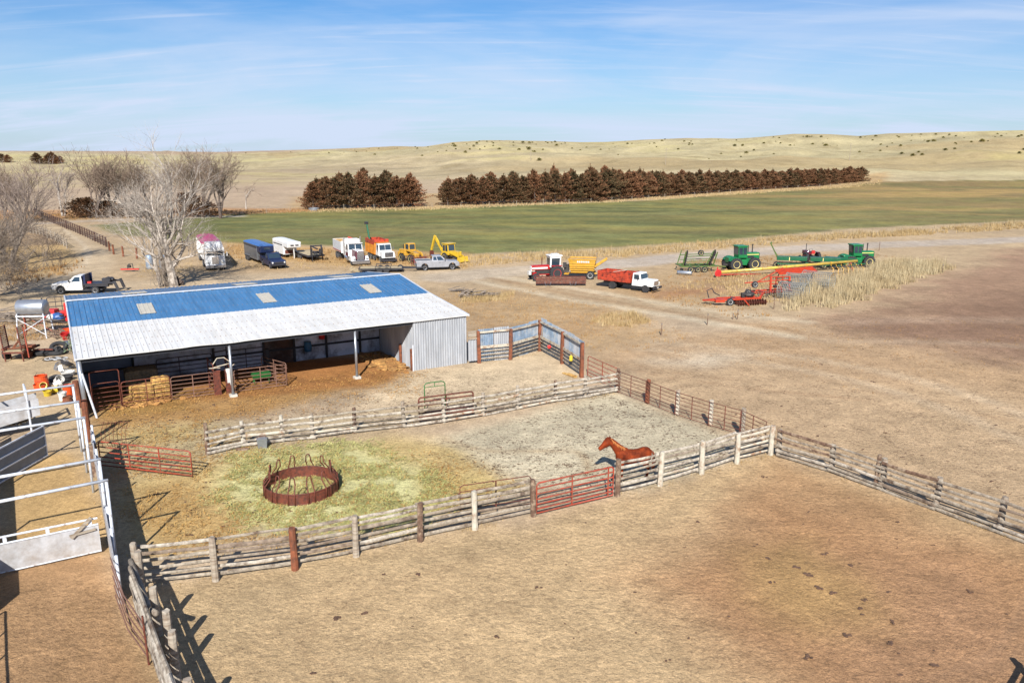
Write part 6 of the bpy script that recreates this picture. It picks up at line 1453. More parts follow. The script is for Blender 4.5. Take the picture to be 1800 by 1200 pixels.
# ================================================================ horse
def build_horse():
    T = Thing('horse', 'chestnut horse standing behind the pale rail fence, facing left', 'horse', G(1110,843), R(187)); T.o.scale = (1.06, 1.06, 1.04)
    mb = MB()
    def ring(c, ax, ry, rz, n=14):
        ax = Vector(ax).normalized(); y = Vector((0,1,0)); u = ax.cross(y).normalized()
        return [Vector(c)+y*math.cos(2*PI*k/n)*ry+u*math.sin(2*PI*k/n)*rz for k in range(n)]
    # trunk, deep chest narrowing to the belly
    mb.loft([ring((x,0,z), (1,0,.02), ry, rz) for x, z, ry, rz in ((-.83,1.13,.06,.10),(-.79,1.15,.19,.23),(-.66,1.18,.27,.31),(-.48,1.17,.285,.33),(-.28,1.14,.27,.30),(-.05,1.10,.28,.31),(.18,1.09,.275,.34),(.38,1.12,.25,.37),(.52,1.16,.22,.33),(.64,1.17,.17,.26),(.72,1.15,.08,.14))])
    # neck
    mb.loft([ring((x,0,z), a, ry, rz) for x, z, a, ry, rz in ((.36,1.22,(.8,0,.5),.15,.31),(.52,1.34,(.7,0,.7),.15,.27),(.68,1.52,(.68,0,.74),.125,.215),(.83,1.69,(.7,0,.72),.105,.175),(.95,1.82,(.75,0,.66),.095,.15),(1.02,1.88,(.8,0,.4),.08,.12))])
    # head
    mb.loft([ring((x,0,z), a, ry*1.1, rz*1.32, 12) for x, z, a, ry, rz in ((.93,1.90,(1,0,-.5),.06,.09),(1.0,1.86,(1,0,-.6),.10,.155),(1.08,1.79,(1,0,-.65),.105,.16),(1.19,1.70,(1,0,-.7),.085,.125),(1.31,1.60,(1,0,-.7),.065,.09),(1.40,1.52,(1,0,-.7),.06,.08),(1.46,1.47,(1,0,-.7),.045,.06))])
    for s in (1,-1):     # ears
        mb.loft([ring((x,s*y,z), (0,0,1), r, r*.6, 8) for x, y, z, r in ((.98,.055,1.96,.035),(.99,.065,2.02,.038),(1.0,.07,2.09,.012))])
        # front leg with wrist and fetlock
        fx = .46 if s > 0 else .36
        mb.loft([ring((x,s*y,z), (0,0,1), r, q, 10) for x, y, z, r, q in ((fx,.13,1.05,.12,.16),(fx+.02,.155,.86,.09,.115),(fx+.02,.16,.66,.06,.07),(fx+.02,.16,.5,.055,.062),(fx+.01,.16,.40,.037,.042),(fx,.16,.22,.034,.038),(fx+.02,.16,.15,.045,.05),(fx+.05,.16,.08,.042,.05),(fx+.07,.16,.0,.058,.07))])
        # hind leg: thigh, stifle forward, hock back
        hx = -.55 if s > 0 else -.66
        mb.loft([ring((x,s*y,z), (0,0,1), r, q, 10) for x, y, z, r, q in ((hx-.02,.14,1.12,.15,.24),(hx+.06,.165,.92,.12,.19),(hx+.04,.165,.76,.09,.13),(hx-.06,.16,.62,.06,.085),(hx-.14,.155,.52,.052,.065),(hx-.13,.155,.44,.042,.052),(hx-.09,.155,.24,.037,.042),(hx-.06,.155,.15,.045,.05),(hx-.03,.155,.08,.042,.05),(hx,.155,.0,.056,.07))])
    m = mat('chestnut_coat', S(158,68,32,.56), .8, spec=.12, var=.3, scale=4, c2=S(104,42,22,.54), amt=.5, s2=2.6, sharp=.12)
    o = T.part('body', mb, m, smooth=True); r = o.modifiers.new('r', 'REMESH'); r.mode = 'VOXEL'; r.voxel_size = .022; r.use_smooth_shade = True
    sm = o.modifiers.new('s', 'SMOOTH'); sm.factor = .6; sm.iterations = 5
    m2 = mat('mane_hair', S(196,120,60,.62), .7, var=.25, scale=14); m3 = mat('dark_hoof', (.04,.03,.025), .6)
    mb = MB()
    for k in range(34):
        t = k/33; p = Vector((.40+.60*t, random.uniform(-.02,.02), 1.54+.44*t-.05*math.sin(PI*t))); L = random.uniform(.16,.32); s = 1
        q = p+Vector((-.06-random.uniform(0,.05), s*(.10+random.uniform(0,.05)), -L*.6)); mb.path([p, p.lerp(q,.5)+Vector((0,.05*s,.04)), q], [.022,.018,.006], 5)
    T.part('mane', mb, m2)
    mb = MB()
    for k in range(16):
        a = random.uniform(-.07,.07); b = random.uniform(-.05,.05)
        mb.path([(-.80,a*.4,1.34),(-.92,a,1.18+b),(-.95+b,a*1.3,.85),(-.90+b,a*1.2,.45+b)], [.025,.03,.028,.008], 5)
    T.part('tail', mb, mat('tail_hair', S(120,56,30,.6), .7, var=.2, scale=14))
    for s in (1,-1):
        mb = MB(); mb.blob((1.13,s*.098,1.80), (.022,.012,.02), 0); T.part('eye', mb, m3)
    for x, y in ((.53,.16),(.43,-.16),(-.55,.155),(-.66,-.155)):
        mb = MB(); mb.lathe((x,y,0), [(.01,0),(.068,0),(.055,.075),(.01,.08)], 12, 'z'); T.part('hoof', mb, m3)

# ================================================================ trees
def bark(n, c, c2): M[n] = mat(n, c, .9, var=.3, scale=6, c2=c2, amt=.4, s2=2)
M['pipebrown'] = mat('dark_rusty_pipe', S(92,62,52,.5), .8, var=.2)
bark('pale_bark', S(198,188,176,.62), S(130,116,104,.6)); bark('grey_bark', S(156,142,128,.58), S(104,92,82,.58)); bark('dark_bark', S(112,96,86,.6), S(80,68,62,.6)); bark('mauve_twig', S(164,148,138,.58), S(112,98,90,.58)); bark('brown_twig', S(150,130,112,.6), S(110,92,80,.6))

MINR = [.007]
def branch(mbT, mbB, p, d, L, r, lvl, maxl, droop, kids, spread):
    n = 4 if lvl < 2 else 3; pts = [p.copy()]; rs = [r]; q = p.copy(); dd = d.normalized()
    for i in range(n):
        w = .16 if lvl == 0 else .26
        dd = (dd+Vector((random.uniform(-w,w), random.uniform(-w,w), random.uniform(-w*.6,w)-droop*lvl*.5))).normalized()
        q = q+dd*(L/n); pts.append(q.copy()); rs.append(r*(1-.6*(i+1)/n) if lvl < maxl else r*(1-.8*(i+1)/n))
    mb = mbT if lvl <= 1 else mbB
    mb.path(pts, rs, 8 if lvl == 0 else 5 if lvl == 1 else 3)
    if lvl >= maxl: return
    k = kids[min(lvl, len(kids)-1)]
    for j in range(k):
        t = random.uniform(.25 if lvl else .35, 1.0) if j else 1.0
        f = t*n; i = min(int(f), n-1); pp = pts[i].lerp(pts[i+1], f-i); base = (pts[i+1]-pts[i]).normalized()
        a = random.uniform(0, 2*PI); s = random.uniform(.35, 1.0)*spread
        side = base.orthogonal().normalized(); side.rotate(Matrix.Rotation(a, 3, base)) if False else None
        side = Matrix.Rotation(a, 3, base) @ base.orthogonal().normalized()
        nd = (base*math.cos(s)+side*math.sin(s)+Vector((0,0,.12-droop))).normalized()
        rr = max(MINR[0], rs[i]*random.uniform(.38,.58)) if j else max(MINR[0], rs[-1]*.95)
        branch(mbT, mbB, pp, nd, L*random.uniform(.5,.78), rr, lvl+1, maxl, droop, kids, spread)

def bare_tree(label, base, stems, m1, m2, group=None, maxl=5, kids=(6,5,4,4,3), droop=.02, spread=.8, name='bare_tree'):
    T = Thing(name, label, 'tree', base, random.uniform(0,.5)*0, group); a = MB(); b = MB()
    for off, d, L, r in stems: branch(a, b, Vector(off), Vector(d), L, r, 0, maxl, droop, kids, spread)
    T.part('trunk', a, M[m1]); T.part('crown', b, M[m2]); return T

def tri_mesh(name, V, m, F=None):
    me = D.meshes.new(name); n = len(V)//3
    me.vertices.add(len(V)); me.vertices.foreach_set('co', V.astype(np.float32).ravel())
    me.loops.add(n*3); me.loops.foreach_set('vertex_index', np.arange(n*3, dtype=np.int32))
    me.polygons.add(n); me.polygons.foreach_set('loop_start', np.arange(0, n*3, 3, dtype=np.int32)); me.polygons.foreach_set('loop_total', np.full(n, 3, np.int32))
    me.update(calc_edges=True); me.materials.append(m); return me

def leafmat(name, cols, tr=.0, sc=1.4):
    """foliage colour varies by clump (noise in object space) and by plant"""
    m = D.materials.new(name); m.use_nodes = True; t = m.node_tree; b = t.nodes['Principled BSDF']; b.inputs['Roughness'].default_value = .9; b.inputs['Specular IOR Level'].default_value = .15
    tc = nn(t, 'ShaderNodeTexCoord'); oi = nn(t, 'ShaderNodeObjectInfo'); ad = nn(t, 'ShaderNodeVectorMath', operation='ADD'); ml = nn(t, 'ShaderNodeVectorMath', operation='SCALE')
    cm = nn(t, 'ShaderNodeCombineXYZ'); 
    for i in range(3): t.links.new(oi.outputs['Random'], cm.inputs[i])
    t.links.new(cm.outputs[0], ml.inputs[0]); ml.inputs['Scale'].default_value = 37; t.links.new(tc.outputs['Object'], ad.inputs[0]); t.links.new(ml.outputs[0], ad.inputs[1])
    no = nn(t, 'ShaderNodeTexNoise'); no.inputs['Scale'].default_value = sc; no.inputs['Detail'].default_value = 6; no.inputs['Roughness'].default_value = .85; t.links.new(ad.outputs[0], no.inputs['Vector'])
    mx = nn(t, 'ShaderNodeMath', operation='MULTIPLY_ADD'); t.links.new(oi.outputs['Random'], mx.inputs[0]); mx.inputs[1].default_value = .12; t.links.new(no.outputs[0], mx.inputs[2])
    cr = nn(t, 'ShaderNodeValToRGB'); t.links.new(mx.outputs[0], cr.inputs[0]); e = cr.color_ramp.elements
    e[0].position = .38; e[0].color = (*cols[0],1); e[1].position = .74; e[1].color = (*cols[-1],1)
    for i, c in enumerate(cols[1:-1]): x = e.new(.38+.36*(i+1)/(len(cols)-1)); x.color = (*c,1)
    t.links.new(cr.outputs[0], b.inputs['Base Color']); return m

def cedar_mesh(seed, H=9.0, W=3.1, n=7000, m=None):
    r = np.random.default_rng(seed); V = []
    nb = 130; 
    # boughs: each bough is a spray of small pointed scales
    z0 = r.random(nb)**.8; ang = r.random(nb)*2*PI; prof = np.where(z0 < .15, .85+z0, 1.0*(1-((z0-.15)/.85)**1.9)**.9*.97+.05)
    lump = 1+.22*np.sin(ang*3+seed)+.16*r.standard_normal(nb)
    rad = W*prof*lump*(.8+.25*r.random(nb)); per = n//nb
    for i in range(nb):
        t = r.random(per)**.55; rr = rad[i]*t; a = ang[i]+r.normal(0, .16, per)/(.4+t); z = z0[i]*H*.95+rr*.42*(z0[i]*.9+.12)+r.normal(0, .16, per)
        z = np.clip(z, .05, H*1.02)
        c = np.stack([rr*np.cos(a), rr*np.sin(a), z], -1)
        up = np.stack([np.cos(a)*.7, np.sin(a)*.7, np.full(per, .75)], -1)+r.normal(0, .35, (per,3)); up /= np.linalg.norm(up, axis=1)[:, None]
        sd = np.cross(up, r.normal(0, 1, (per,3))); sd /= np.linalg.norm(sd, axis=1)[:, None]
        s = (.16+.22*r.random(per))[:, None]
        V.append(np.stack([c-sd*s*.42, c+sd*s*.42, c+up*s*1.25], 1).reshape(-1, 3))
    # leader spikes at the top
    for k in range(6):
        per2 = 30; a0 = r.random()*2*PI; q = r.random()*W*.35; t = r.random(per2); zt = H*(1.1-.18*q-.04*k)
        c = np.stack([q*np.cos(a0)+r.normal(0,.1,per2)*(1.2-t), q*np.sin(a0)+r.normal(0,.1,per2)*(1.2-t), H*.72+(zt-H*.72)*t], -1)
        up = np.array([0,0,1.0])+r.normal(0,.3,(per2,3)); sd = np.cross(up, r.normal(0,1,(per2,3))); sd /= np.linalg.norm(sd,axis=1)[:,None]
        V.append(np.stack([c-sd*.1, c+sd*.1, c+up*.4], 1).reshape(-1,3))
    return tri_mesh('crown', np.concatenate(V), m)

def build_trees():
    mC = leafmat('cedar_foliage', [S(54,54,40,.8), S(84,78,54,.8), S(112,84,60,.8), S(136,92,66,.8), S(162,118,88,.8)], sc=1.6)
    mB = leafmat('bush_foliage', [S(60,50,36,.6), S(92,66,44,.6), S(124,82,56,.6)], sc=1.2)
    meshes = [cedar_mesh(i, m=mC) for i in range(7)]
    tr = MB(); tr.tube((0,0,-.2), (0,0,7.5), .22, .04, 7); tm = tr.make('trunk', M['dark_bark'])
    roots = []
    def cedar(p, h, w, label, group, i, cat='tree', name='cedar_tree', rz=None):
        T = D.objects.new(name, None); C.objects.link(T); T.location = p; T.rotation_euler = (0,0,random.uniform(0,6.28)); T.scale = (w/3.1, w/3.1, h/9.0)
        T['label'] = label; T['category'] = cat; T['group'] = group
        o = D.objects.new('crown', meshes[i % 7]); C.objects.link(o); o.parent = T; o = D.objects.new('trunk', tm); C.objects.link(o); o.parent = T
    g1b = [(552,369),(738,364.5)]; g1t = [(548,318),(575,300),(620,297),(700,298),(735,303),(752,322)]
    g2b = [(794,361.5),(900,359),(1050,355),(1110,350),(1220,342),(1310,335),(1400,330),(1526,323)]
    g2t = [(778,322),(800,304),(850,302),(900,299),(1000,294),(1100,293),(1160,295),(1220,300),(1300,300),(1400,298),(1526,291)]
    def row(bl, tl, step, label, lb2):
        xs = [a for a, _ in bl]; x = xs[0]; i = 0; ends = (xs[0], xs[-1])
        L = [G(a, b) for a, b in bl]
        seg = [(L[i+1]-L[i]).length for i in range(len(L)-1)]; tot = sum(seg); s = 0
        while s <= tot+.1:
            q = s; j = 0
            while j < len(seg)-1 and q > seg[j]: q -= seg[j]; j += 1
            p = L[j].lerp(L[j+1], min(q/seg[j], 1)); px = 900+FOC*p.x/(p.y*_c+CAMH*_s)
            yt = np.interp(px, [a for a, _ in tl], [b for _, b in tl]); th = PITCH+math.atan((yt-600)/FOC); h = CAMH-math.hypot(p.x, p.y)*math.cos(math.atan2(p.x,p.y))*math.tan(th)
            h = CAMH-p.y*math.tan(th)
            h = max(4, h)*random.uniform(.86,1.02); d = (L[j+1]-L[j]).normalized(); n = Vector((-d.y, d.x, 0))
            first = s == 0; last = s+step > tot
            yield p+d*random.uniform(-.5,.5)+n*random.uniform(.8,1.8), h, first, last, i, n, d
            s += step; i += 1
    for (bl, tl, tag_) in ((g1b, g1t, 'short left windbreak row'), (g2b, g2t, 'long right windbreak row')):
        for p, h, f, l, i, n, d in row(bl, tl, 3.1, '', ''):
            lb = f'rusty brown cedar in the front line of the {tag_}' if not (f or l) else f'rusty brown cedar at the {"left" if f else "right"} end of the {tag_}'
            cedar(p+n*1.2, h*.93, random.uniform(3.2,4.1), lb, 'cedars in the '+tag_ if not (f or l) else 'cedars in the '+tag_, i+(0 if f else 1))
            if i % 2 == 0: cedar(p+n*5.5+d*1.5, h*1.02, random.uniform(2.9,3.8), f'brown cedar in the back line of the {tag_}', 'back cedars of the '+tag_, i+3)
    # bare trees
    base = G(298,503)
    bare_tree('big pale bare tree standing just behind the barn roof', base,
        [((.5,0,-.2),(.0,0,1),6.0,.52),((-.3,.3,-.2),(-.03,.1,1),5.6,.33),((-.9,-.1,-.2),(-.10,-.05,1),5.0,.26),((.5,.1,5.2),(.62,.1,.8),5.2,.2),((.45,.2,5.6),(.04,0,1),5.2,.24),((-.4,.2,4.6),(-.6,.1,.9),3.9,.18),
         ((.6,0,2.6),(.92,-.1,.28),3.3,.18),((-.6,0,3.0),(-.9,-.2,.4),3.7,.17),((-.8,.1,4.2),(-.85,.1,.8),3.8,.15),((.3,.1,4.0),(-.3,-.3,1),3.9,.16)],
        'pale_bark', 'pale_bark', maxl=4, kids=(7,6,4,3), droop=.03, spread=.85)
    T = Thing('bush', 'thicket of thin suckers growing round the foot of the big pale tree', 'bush', base+Vector((-.6,-.3,0))); mb = MB(); mt = MB()
    for k in range(46):
        q = Vector((random.gauss(0,.55), random.gauss(0,.3), 0)); branch(mt, mb, q, Vector((random.uniform(-.3,.3), random.uniform(-.2,.2), 1)), random.uniform(1.2,3.2), .03, 2, 4, .02, (3,3,3,2), .5)
    T.part('twigs', mb, M['grey_bark'])
    MINR[0] = .013
    bare_tree('leaning bare tree at the left picture edge beside the white pickup', G(-88,535),
        [((0,0,-.2),(.35,.1,1),5.6,.42),((.3,.2,1.2),(.7,.4,.8),5.4,.26),((-.2,0,1.8),(.0,.3,1),5.6,.28),((1.0,0,2.0),(.8,-.1,.9),4.8,.2),((1.4,.4,1.2),(1,.0,.25),3.4,.13)], 'grey_bark', 'grey_bark', maxl=4, kids=(8,7,5,4), droop=.03, spread=.9)
    bare_tree('tangled bare tree behind the leaning one at the left edge', G(18,468),
        [((0,0,-.2),(.15,.1,1),6.2,.36),((.4,.2,1.5),(.6,.1,.9),5.4,.24),((-.4,0,1.5),(-.5,.1,.9),5.4,.24)], 'grey_bark', 'mauve_twig', maxl=4, kids=(7,6,5,4), spread=.85)
    spec = [(43,392,272,'dark_bark','brown_twig','bare tree with dark forked trunk above the left trees'),(10,380,288,'dark_bark','brown_twig','faint bare tree at the far left edge near the horizon'),
            (170,384,256,'dark_bark','brown_twig','wide dark bare tree over the large brown bush'),(196,381,257,'dark_bark','brown_twig','bare tree between the wide dark tree and the pale one'),(224,383,262,'grey_bark','brown_twig','bare tree just left of the big pale tree'),
            (268,380,262,'dark_bark','brown_twig','bare tree partly hidden by the big pale tree'),(338,381,256,'dark_bark','brown_twig','bare tree right behind the big pale tree'),(358,382,254,'dark_bark','brown_twig','tall dark bare tree right of the big pale tree'),(388,384,251,'dark_bark','brown_twig','last tall dark bare tree above the pink tarp'),
            (433,368,297,'pale_bark','brown_twig','small lone bare tree in the dry grass right of the grove')]
    MINR[0] = .034
    for x, y, top, m1, m2, lb in spec:
        top += 6
        p = G(x, y); th = PITCH+math.atan((top-600)/FOC); h = CAMH-p.y*math.tan(th); L = h*.42; small = x == 433
        st = [((0,0,-.2),(random.uniform(-.1,.1),0,1),L,h*.026)]
        if not small: st += [((.2,0,h*.1),(random.uniform(.25,.5),.1,1),L*.95,h*.018),((-.2,0,h*.12),(-random.uniform(.3,.6),.1,1),L*.92,h*.014)]
        bare_tree(lb, p, st, m1, m2, maxl=3 if small else 4, kids=(4,4,3) if small else (7,5,4,3), spread=.82, droop=-.005)
    p = G(110,380); bare_tree('thin white-barked double trunk tree in front of the grove', p, [((0,0,-.2),(-.06,0,1),7.5,.26),((.5,0,-.2),(.1,0,1),4.5,.2),((.8,0,4.2),(.35,0,1),3.5,.13)], 'pale_bark', 'mauve_twig', maxl=3, kids=(8,4,3), spread=.7)
    MINR[0] = .012
    # brown bushes and scrub
    bm = [cedar_mesh(40+i, 4.5, 3.4, 1600, mB) for i in range(3)]
    for i, (x, y, h, w, lb) in enumerate(((142,383,4.2,3.6,'large dark brown bush at the left foot of the grove'),(158,384,4.4,3.4,'dark olive bush beside the large brown one'),(186,383,3.6,3.2,'reddish bush between the dark olive bush and the grove trunks'),(212,383,3.0,3.0,'low brown bush under the bare trees'),
                                      (240,382,4.6,2.8,'brown bush left of the big pale trunk'),(326,381,5.2,2.8,'tall red-brown bush right of the big pale trunk'),(345,382,4.6,3.0,'red-brown bush under the tall dark trees'),(370,382,3.2,3.2,'low grey-brown bush at the right end of the grove'))):
        T = Thing('bush', lb, 'bush', G(x, y)); T.o.scale = (w/3.4, w/3.4, h/4.5)
        T.part('foliage', bm[i % 3], None) if False else None
        o = D.objects.new('foliage', bm[i % 3]); C.objects.link(o); o.parent = T.o
        mb = MB(); [mb.tube((0,0,-.1), (random.uniform(-1,1), random.uniform(-1,1), 2.6), .07, .02, 5) for _ in range(6)]; T.part('stem', mb, M['dark_bark'])
    def scrub(label, base, n, R_, H_, m, name='bush', cat='bush'):
        T = Thing(name, label, cat, base); mb = MB(); mt = MB()
        for k in range(n):
            a = random.uniform(0, 2*PI); q = R_*random.random()**.5*.6; p = Vector((q*math.cos(a), q*math.sin(a), 0)); d = Vector((math.cos(a)*random.uniform(.1,1), math.sin(a)*random.uniform(.1,1), random.uniform(.5,1.2))).normalized()
            branch(mt, mb, p, d, H_*random.uniform(.5,.8), .035, 1, 4, .04, (3,3,3,3), .8)
        T.part('stem', mt, M[m]); T.part('twigs', mb, M[m])
    for i, (x, y, n, r_, h_, m, lb) in enumerate(((72,452,16,3.0,3.0,'dark_bark','dense dark leafless scrub beside the curving track'),(98,470,10,2.2,1.8,'dark_bark','low dark scrub at the inside of the track bend'),(48,478,14,3.0,2.6,'grey_bark','grey leafless scrub under the tangled tree'),
                                               (95,430,8,1.8,2.0,'dark_bark','scrub around the old white posts by the track'),(20,505,12,2.4,2.4,'mauve_twig','pale twiggy scrub at the foot of the leaning tree'),(60,408,14,3.4,3.0,'brown_twig','brown scrub behind the pipe fence'))):
        scrub(lb, G(x, y), n, r_, h_, m)
    # dead wood pile
    T = Thing('brush_pile', 'pile of grey dead branches left of the silver tank', 'brush pile', G(14,566)); mb = MB(); mt = MB()
    for k in range(60):
        a = random.uniform(-.5,.7); p = Vector((random.uniform(-4,3), random.uniform(-1.5,1.5), random.uniform(.05,.9))); d = Vector((math.cos(a), math.sin(a), random.uniform(-.15,.2)))
        mb.path([p, p+d*1.0+Vector((0,0,random.uniform(-.1,.2))), p+d*random.uniform(1.6,2.6)], [.07,.05,.015], 5)
    T.part('branches', mb, M['grey_bark'])
    T = Thing('tree_stump', 'dark rotten stump beside the pale trunk by the barn roof', 'stump', G(309,501)); mb = MB(); [mb.blob((random.uniform(-.5,.7), random.uniform(-.3,.3), random.uniform(.1,.8)), (.3,.25,.35), .35) for _ in range(9)]; T.part('wood', mb, M['dark_bark'])
    T = Thing('brush_pile', 'small heap of grey logs in the weeds behind the barn end', 'brush pile', G(840,523)); mb = MB()
    for k in range(24):
        p = Vector((random.uniform(-2,1.5), random.uniform(-.8,.8), random.uniform(.1,.5))); d = Vector((random.uniform(.4,1), random.uniform(-.6,.6), random.uniform(-.2,.35)))
        mb.path([p, p+d*.7, p+d*1.6], [.09,.08,.03], 6)
    T.part('logs', mb, M['grey_bark'])
    T = Thing('brush_pile', 'grey broken boards lying at the left foot of the weed mound', 'brush pile', G(800,512)); mb = MB()
    for k in range(8):
        p = Vector((random.uniform(-1,1), random.uniform(-.4,.4), .15)); mb.bar(p, p+Vector((random.uniform(1,2),random.uniform(-.3,.3),random.uniform(-.1,.3))), .18, .05)
    T.part('boards', mb, M['grey_bark'])
    # far farmstead cedars
    for i, (x, y, h) in enumerate(((-12,287,14),(4,286,12),(14,286,11),(64,288,15),(70,288,12),(85,288,13),(92,288,16),(98,288,12),(106,288,11))):
        p = GT(x, y); cedar(p, h*.62, h*.36, 'distant dark tree on the plain near the left horizon', 'distant trees on the left plain', i)
    # hill shrubs
    mS = leafmat('hill_shrub', [S(92,90,54,.6), S(126,118,66,.6), S(166,152,84,.6)], sc=.6); sm = [cedar_mesh(60+i, 1.5, 1.3, 420, mS) for i in range(3)]; cnt = 0
    while cnt < 170:
        x = random.uniform(560,1800) if random.random() < .85 else random.uniform(430,900); yl = np.interp(x, [a for a, b in SKY], [b for a, b in SKY])
        y = yl+abs(random.gauss(0, 14))+1.2
        if y > 292 or (x < 900 and y > 275): continue
        p = GT(x, y)
        if p.y < 420: continue
        o = D.objects.new('shrub', sm[cnt % 3]); C.objects.link(o); o.location = p-Vector((0,0,.1)); s = random.uniform(.35,1.0)*(1 if random.random() < .85 else 1.5); o.scale = (s*1.3, s*1.3, s*.9); o.rotation_euler = (0,0,random.random()*6)
        o['label'] = 'small olive shrub dotted on the dry grass hills'; o['category'] = 'shrub'; o['group'] = 'shrubs on the hills'; cnt += 1
    # power poles
    for x, y, top, lb in ((933,283,263,'left wooden power pole on the hillside'),(1170,290,263,'middle wooden power pole on the hillside'),(1493,283,256,'right wooden power pole on the hillside'),(810,249,233,'thin mast on the hill crest left of the poles')):
        p = GT(x, y); d = math.hypot(p.x, p.y); h = (y-top)/FOC*d*1.02; T = Thing('power_pole', lb, 'pole', p); mb = MB(); mb.tube((0,0,-1), (0,0,h), .16 if x != 810 else .12, .12, 7); T.part('pole', mb, M['wood'])
        mb = MB(); mb.bar((-1.0,0,h-.7), (1.0,0,h-.7), .12, .14); T.part('crossarm', mb, M['wood'])
    # field edge fence
    bl = [(470,374),(552,370),(760,365),(1000,358),(1110,352),(1220,344),(1320,336),(1420,330),(1560,323),(1800,318)]
    L = [G(a, b) for a, b in bl]; T = Thing('wire_fence', 'thin post and wire fence along the far edge of the green field', 'fence', L[0]); o = L[0]; s = 0; pts = []
    for i in range(len(L)-1):
        n = max(2, int((L[i+1]-L[i]).length/7)); pts += [L[i].lerp(L[i+1], k/n) for k in range(n)]
    for q in pts[:90]: mb = MB(); mb.tube(q-o+Vector((0,-.8,-.1)), q-o+Vector((0,-.8,1.25)), .07, n=5); T.part('post', mb, M['wood'])
    for z in (.6,1.1): mb = MB(); mb.path([q-o+Vector((0,-.8,z)) for q in pts], .012, 3); T.part('wire', mb, M['galv'])
    single('cattle_tank', MB().lathe((0,0,0), [(.01,0),(1.3,0),(1.3,.65),(1.22,.65),(1.2,.1),(.01,.1)], 20, 'z'), M['galv'], 'pale stock tank at the left end of the short cedar row', 'tank', G(552,370))
    # brown pipe fence by the track
    bl = [(62,377),(78,386),(110,399),(150,416),(187,434)]; L = [G(a, b) for a, b in bl]; o = L[-1]; T = Thing('pipe_fence', 'rusty brown pipe fence along the curving track', 'fence', o); pts = []
    for i in range(len(L)-1):
        n = max(2, int((L[i+1]-L[i]).length/2.2)); pts += [L[i].lerp(L[i+1], k/n) for k in range(n)]
    pts.append(L[-1])
    for k, q in enumerate(pts): mb = MB(); mb.tube(q-o+Vector((0,0,-.1)), q-o+Vector((0,0,1.55)), .14 if k % 6 == 0 or k == len(pts)-1 else .08, n=6); T.part('post', mb, M['pipebrown'])
    for z in (.3,.62,.94,1.24,1.5): mb = MB(); mb.path([q-o+Vector((0,0,z)) for q in pts], .05, 5); T.part('rail', mb, M['pipebrown'])
    bl = [(48,408),(70,413),(98,424),(118,437)]; L = [G(a, b) for a, b in bl]; o = L[-1]; T = Thing('rail_fence', 'short pale rail fence hidden in the scrub left of the track', 'fence', o); pts = []
    for i in range(len(L)-1): pts += [L[i].lerp(L[i+1], k/4) for k in range(4)]
    pts.append(L[-1])
    for q in pts: mb = MB(); mb.tube(q-o+Vector((0,0,-.1)), q-o+Vector((0,0,1.5)), .09, n=6); T.part('post', mb, M['wood'])
    for z in (.5,.9,1.3): mb = MB(); mb.path([q-o+Vector((0,0,z)) for q in pts], .05, 5); T.part('rail', mb, M['wood'])
    for x, y, h_, lb in ((193,441,1.4,'first short brown post after the pipe fence end'),(200,447,1.4,'second short brown post after the pipe fence end'),(217,451,1.5,'lone brown post on the sand right of the pipe fence'),(241,455,1.5,'brown post just left of the pale blue drums')):
        T = Thing('fence_post', lb, 'post', G(x, y)); log_post(T, Vector((0,0,0)), h_, .13, M['tie'])

# ================================================================ dry grass
def grass(label, polys, dens, h0, h1, m, wd=.035, tuft=5, seedv=1, name='dry_grass', edge=1.0):
    r = np.random.default_rng(seedv); Vs = []
    for poly in polys:
        P_ = np.array(w2(poly)); x0, y0 = P_.min(0); x1, y1 = P_.max(0); n = int((x1-x0)*(y1-y0)*dens)
        X = r.uniform(x0, x1, n); Y = r.uniform(y0, y1, n)
        k = polymask(X+(fbm(X,Y,3,80)-.5)*3*edge, Y+(fbm(X,Y,3,81)-.5)*3*edge, [tuple(a) for a in P_], .1) > .5
        k &= (fbm(X, Y, 1.4, 82)+.55*fbm(X, Y, 5, 83)) > (.62+.1*r.standard_normal(n))
        X, Y = X[k], Y[k]; hc = h0+(h1-h0)*np.clip(fbm(X, Y, 2.2, 84)*1.5-.3, 0, 1)
        n = len(X); Z = terrain(X, Y)
        for _ in range(tuft):
            a = r.uniform(0, 2*PI, n); bx = X+r.normal(0,.12,n); by = Y+r.normal(0,.12,n); h = hc*r.uniform(.5,1.15,n); ln = h*r.uniform(.05,.5,n)
            dx, dy = np.cos(a), np.sin(a); w_ = wd*r.uniform(.6,1.3,n); px, py = -dy*w_, dx*w_
            b = np.stack([bx, by, Z-.03], -1); t = np.stack([bx+dx*ln, by+dy*ln, Z+h], -1); sd = np.stack([px, py, np.zeros(n)], -1)
            Vs.append(np.stack([b-sd, b+sd, t], 1).reshape(-1, 3))
    V = np.concatenate(Vs); o = D.objects.new(name, tri_mesh(name, V, m)); C.objects.link(o); o['label'] = label; o['category'] = 'grass'; o['kind'] = 'stuff'
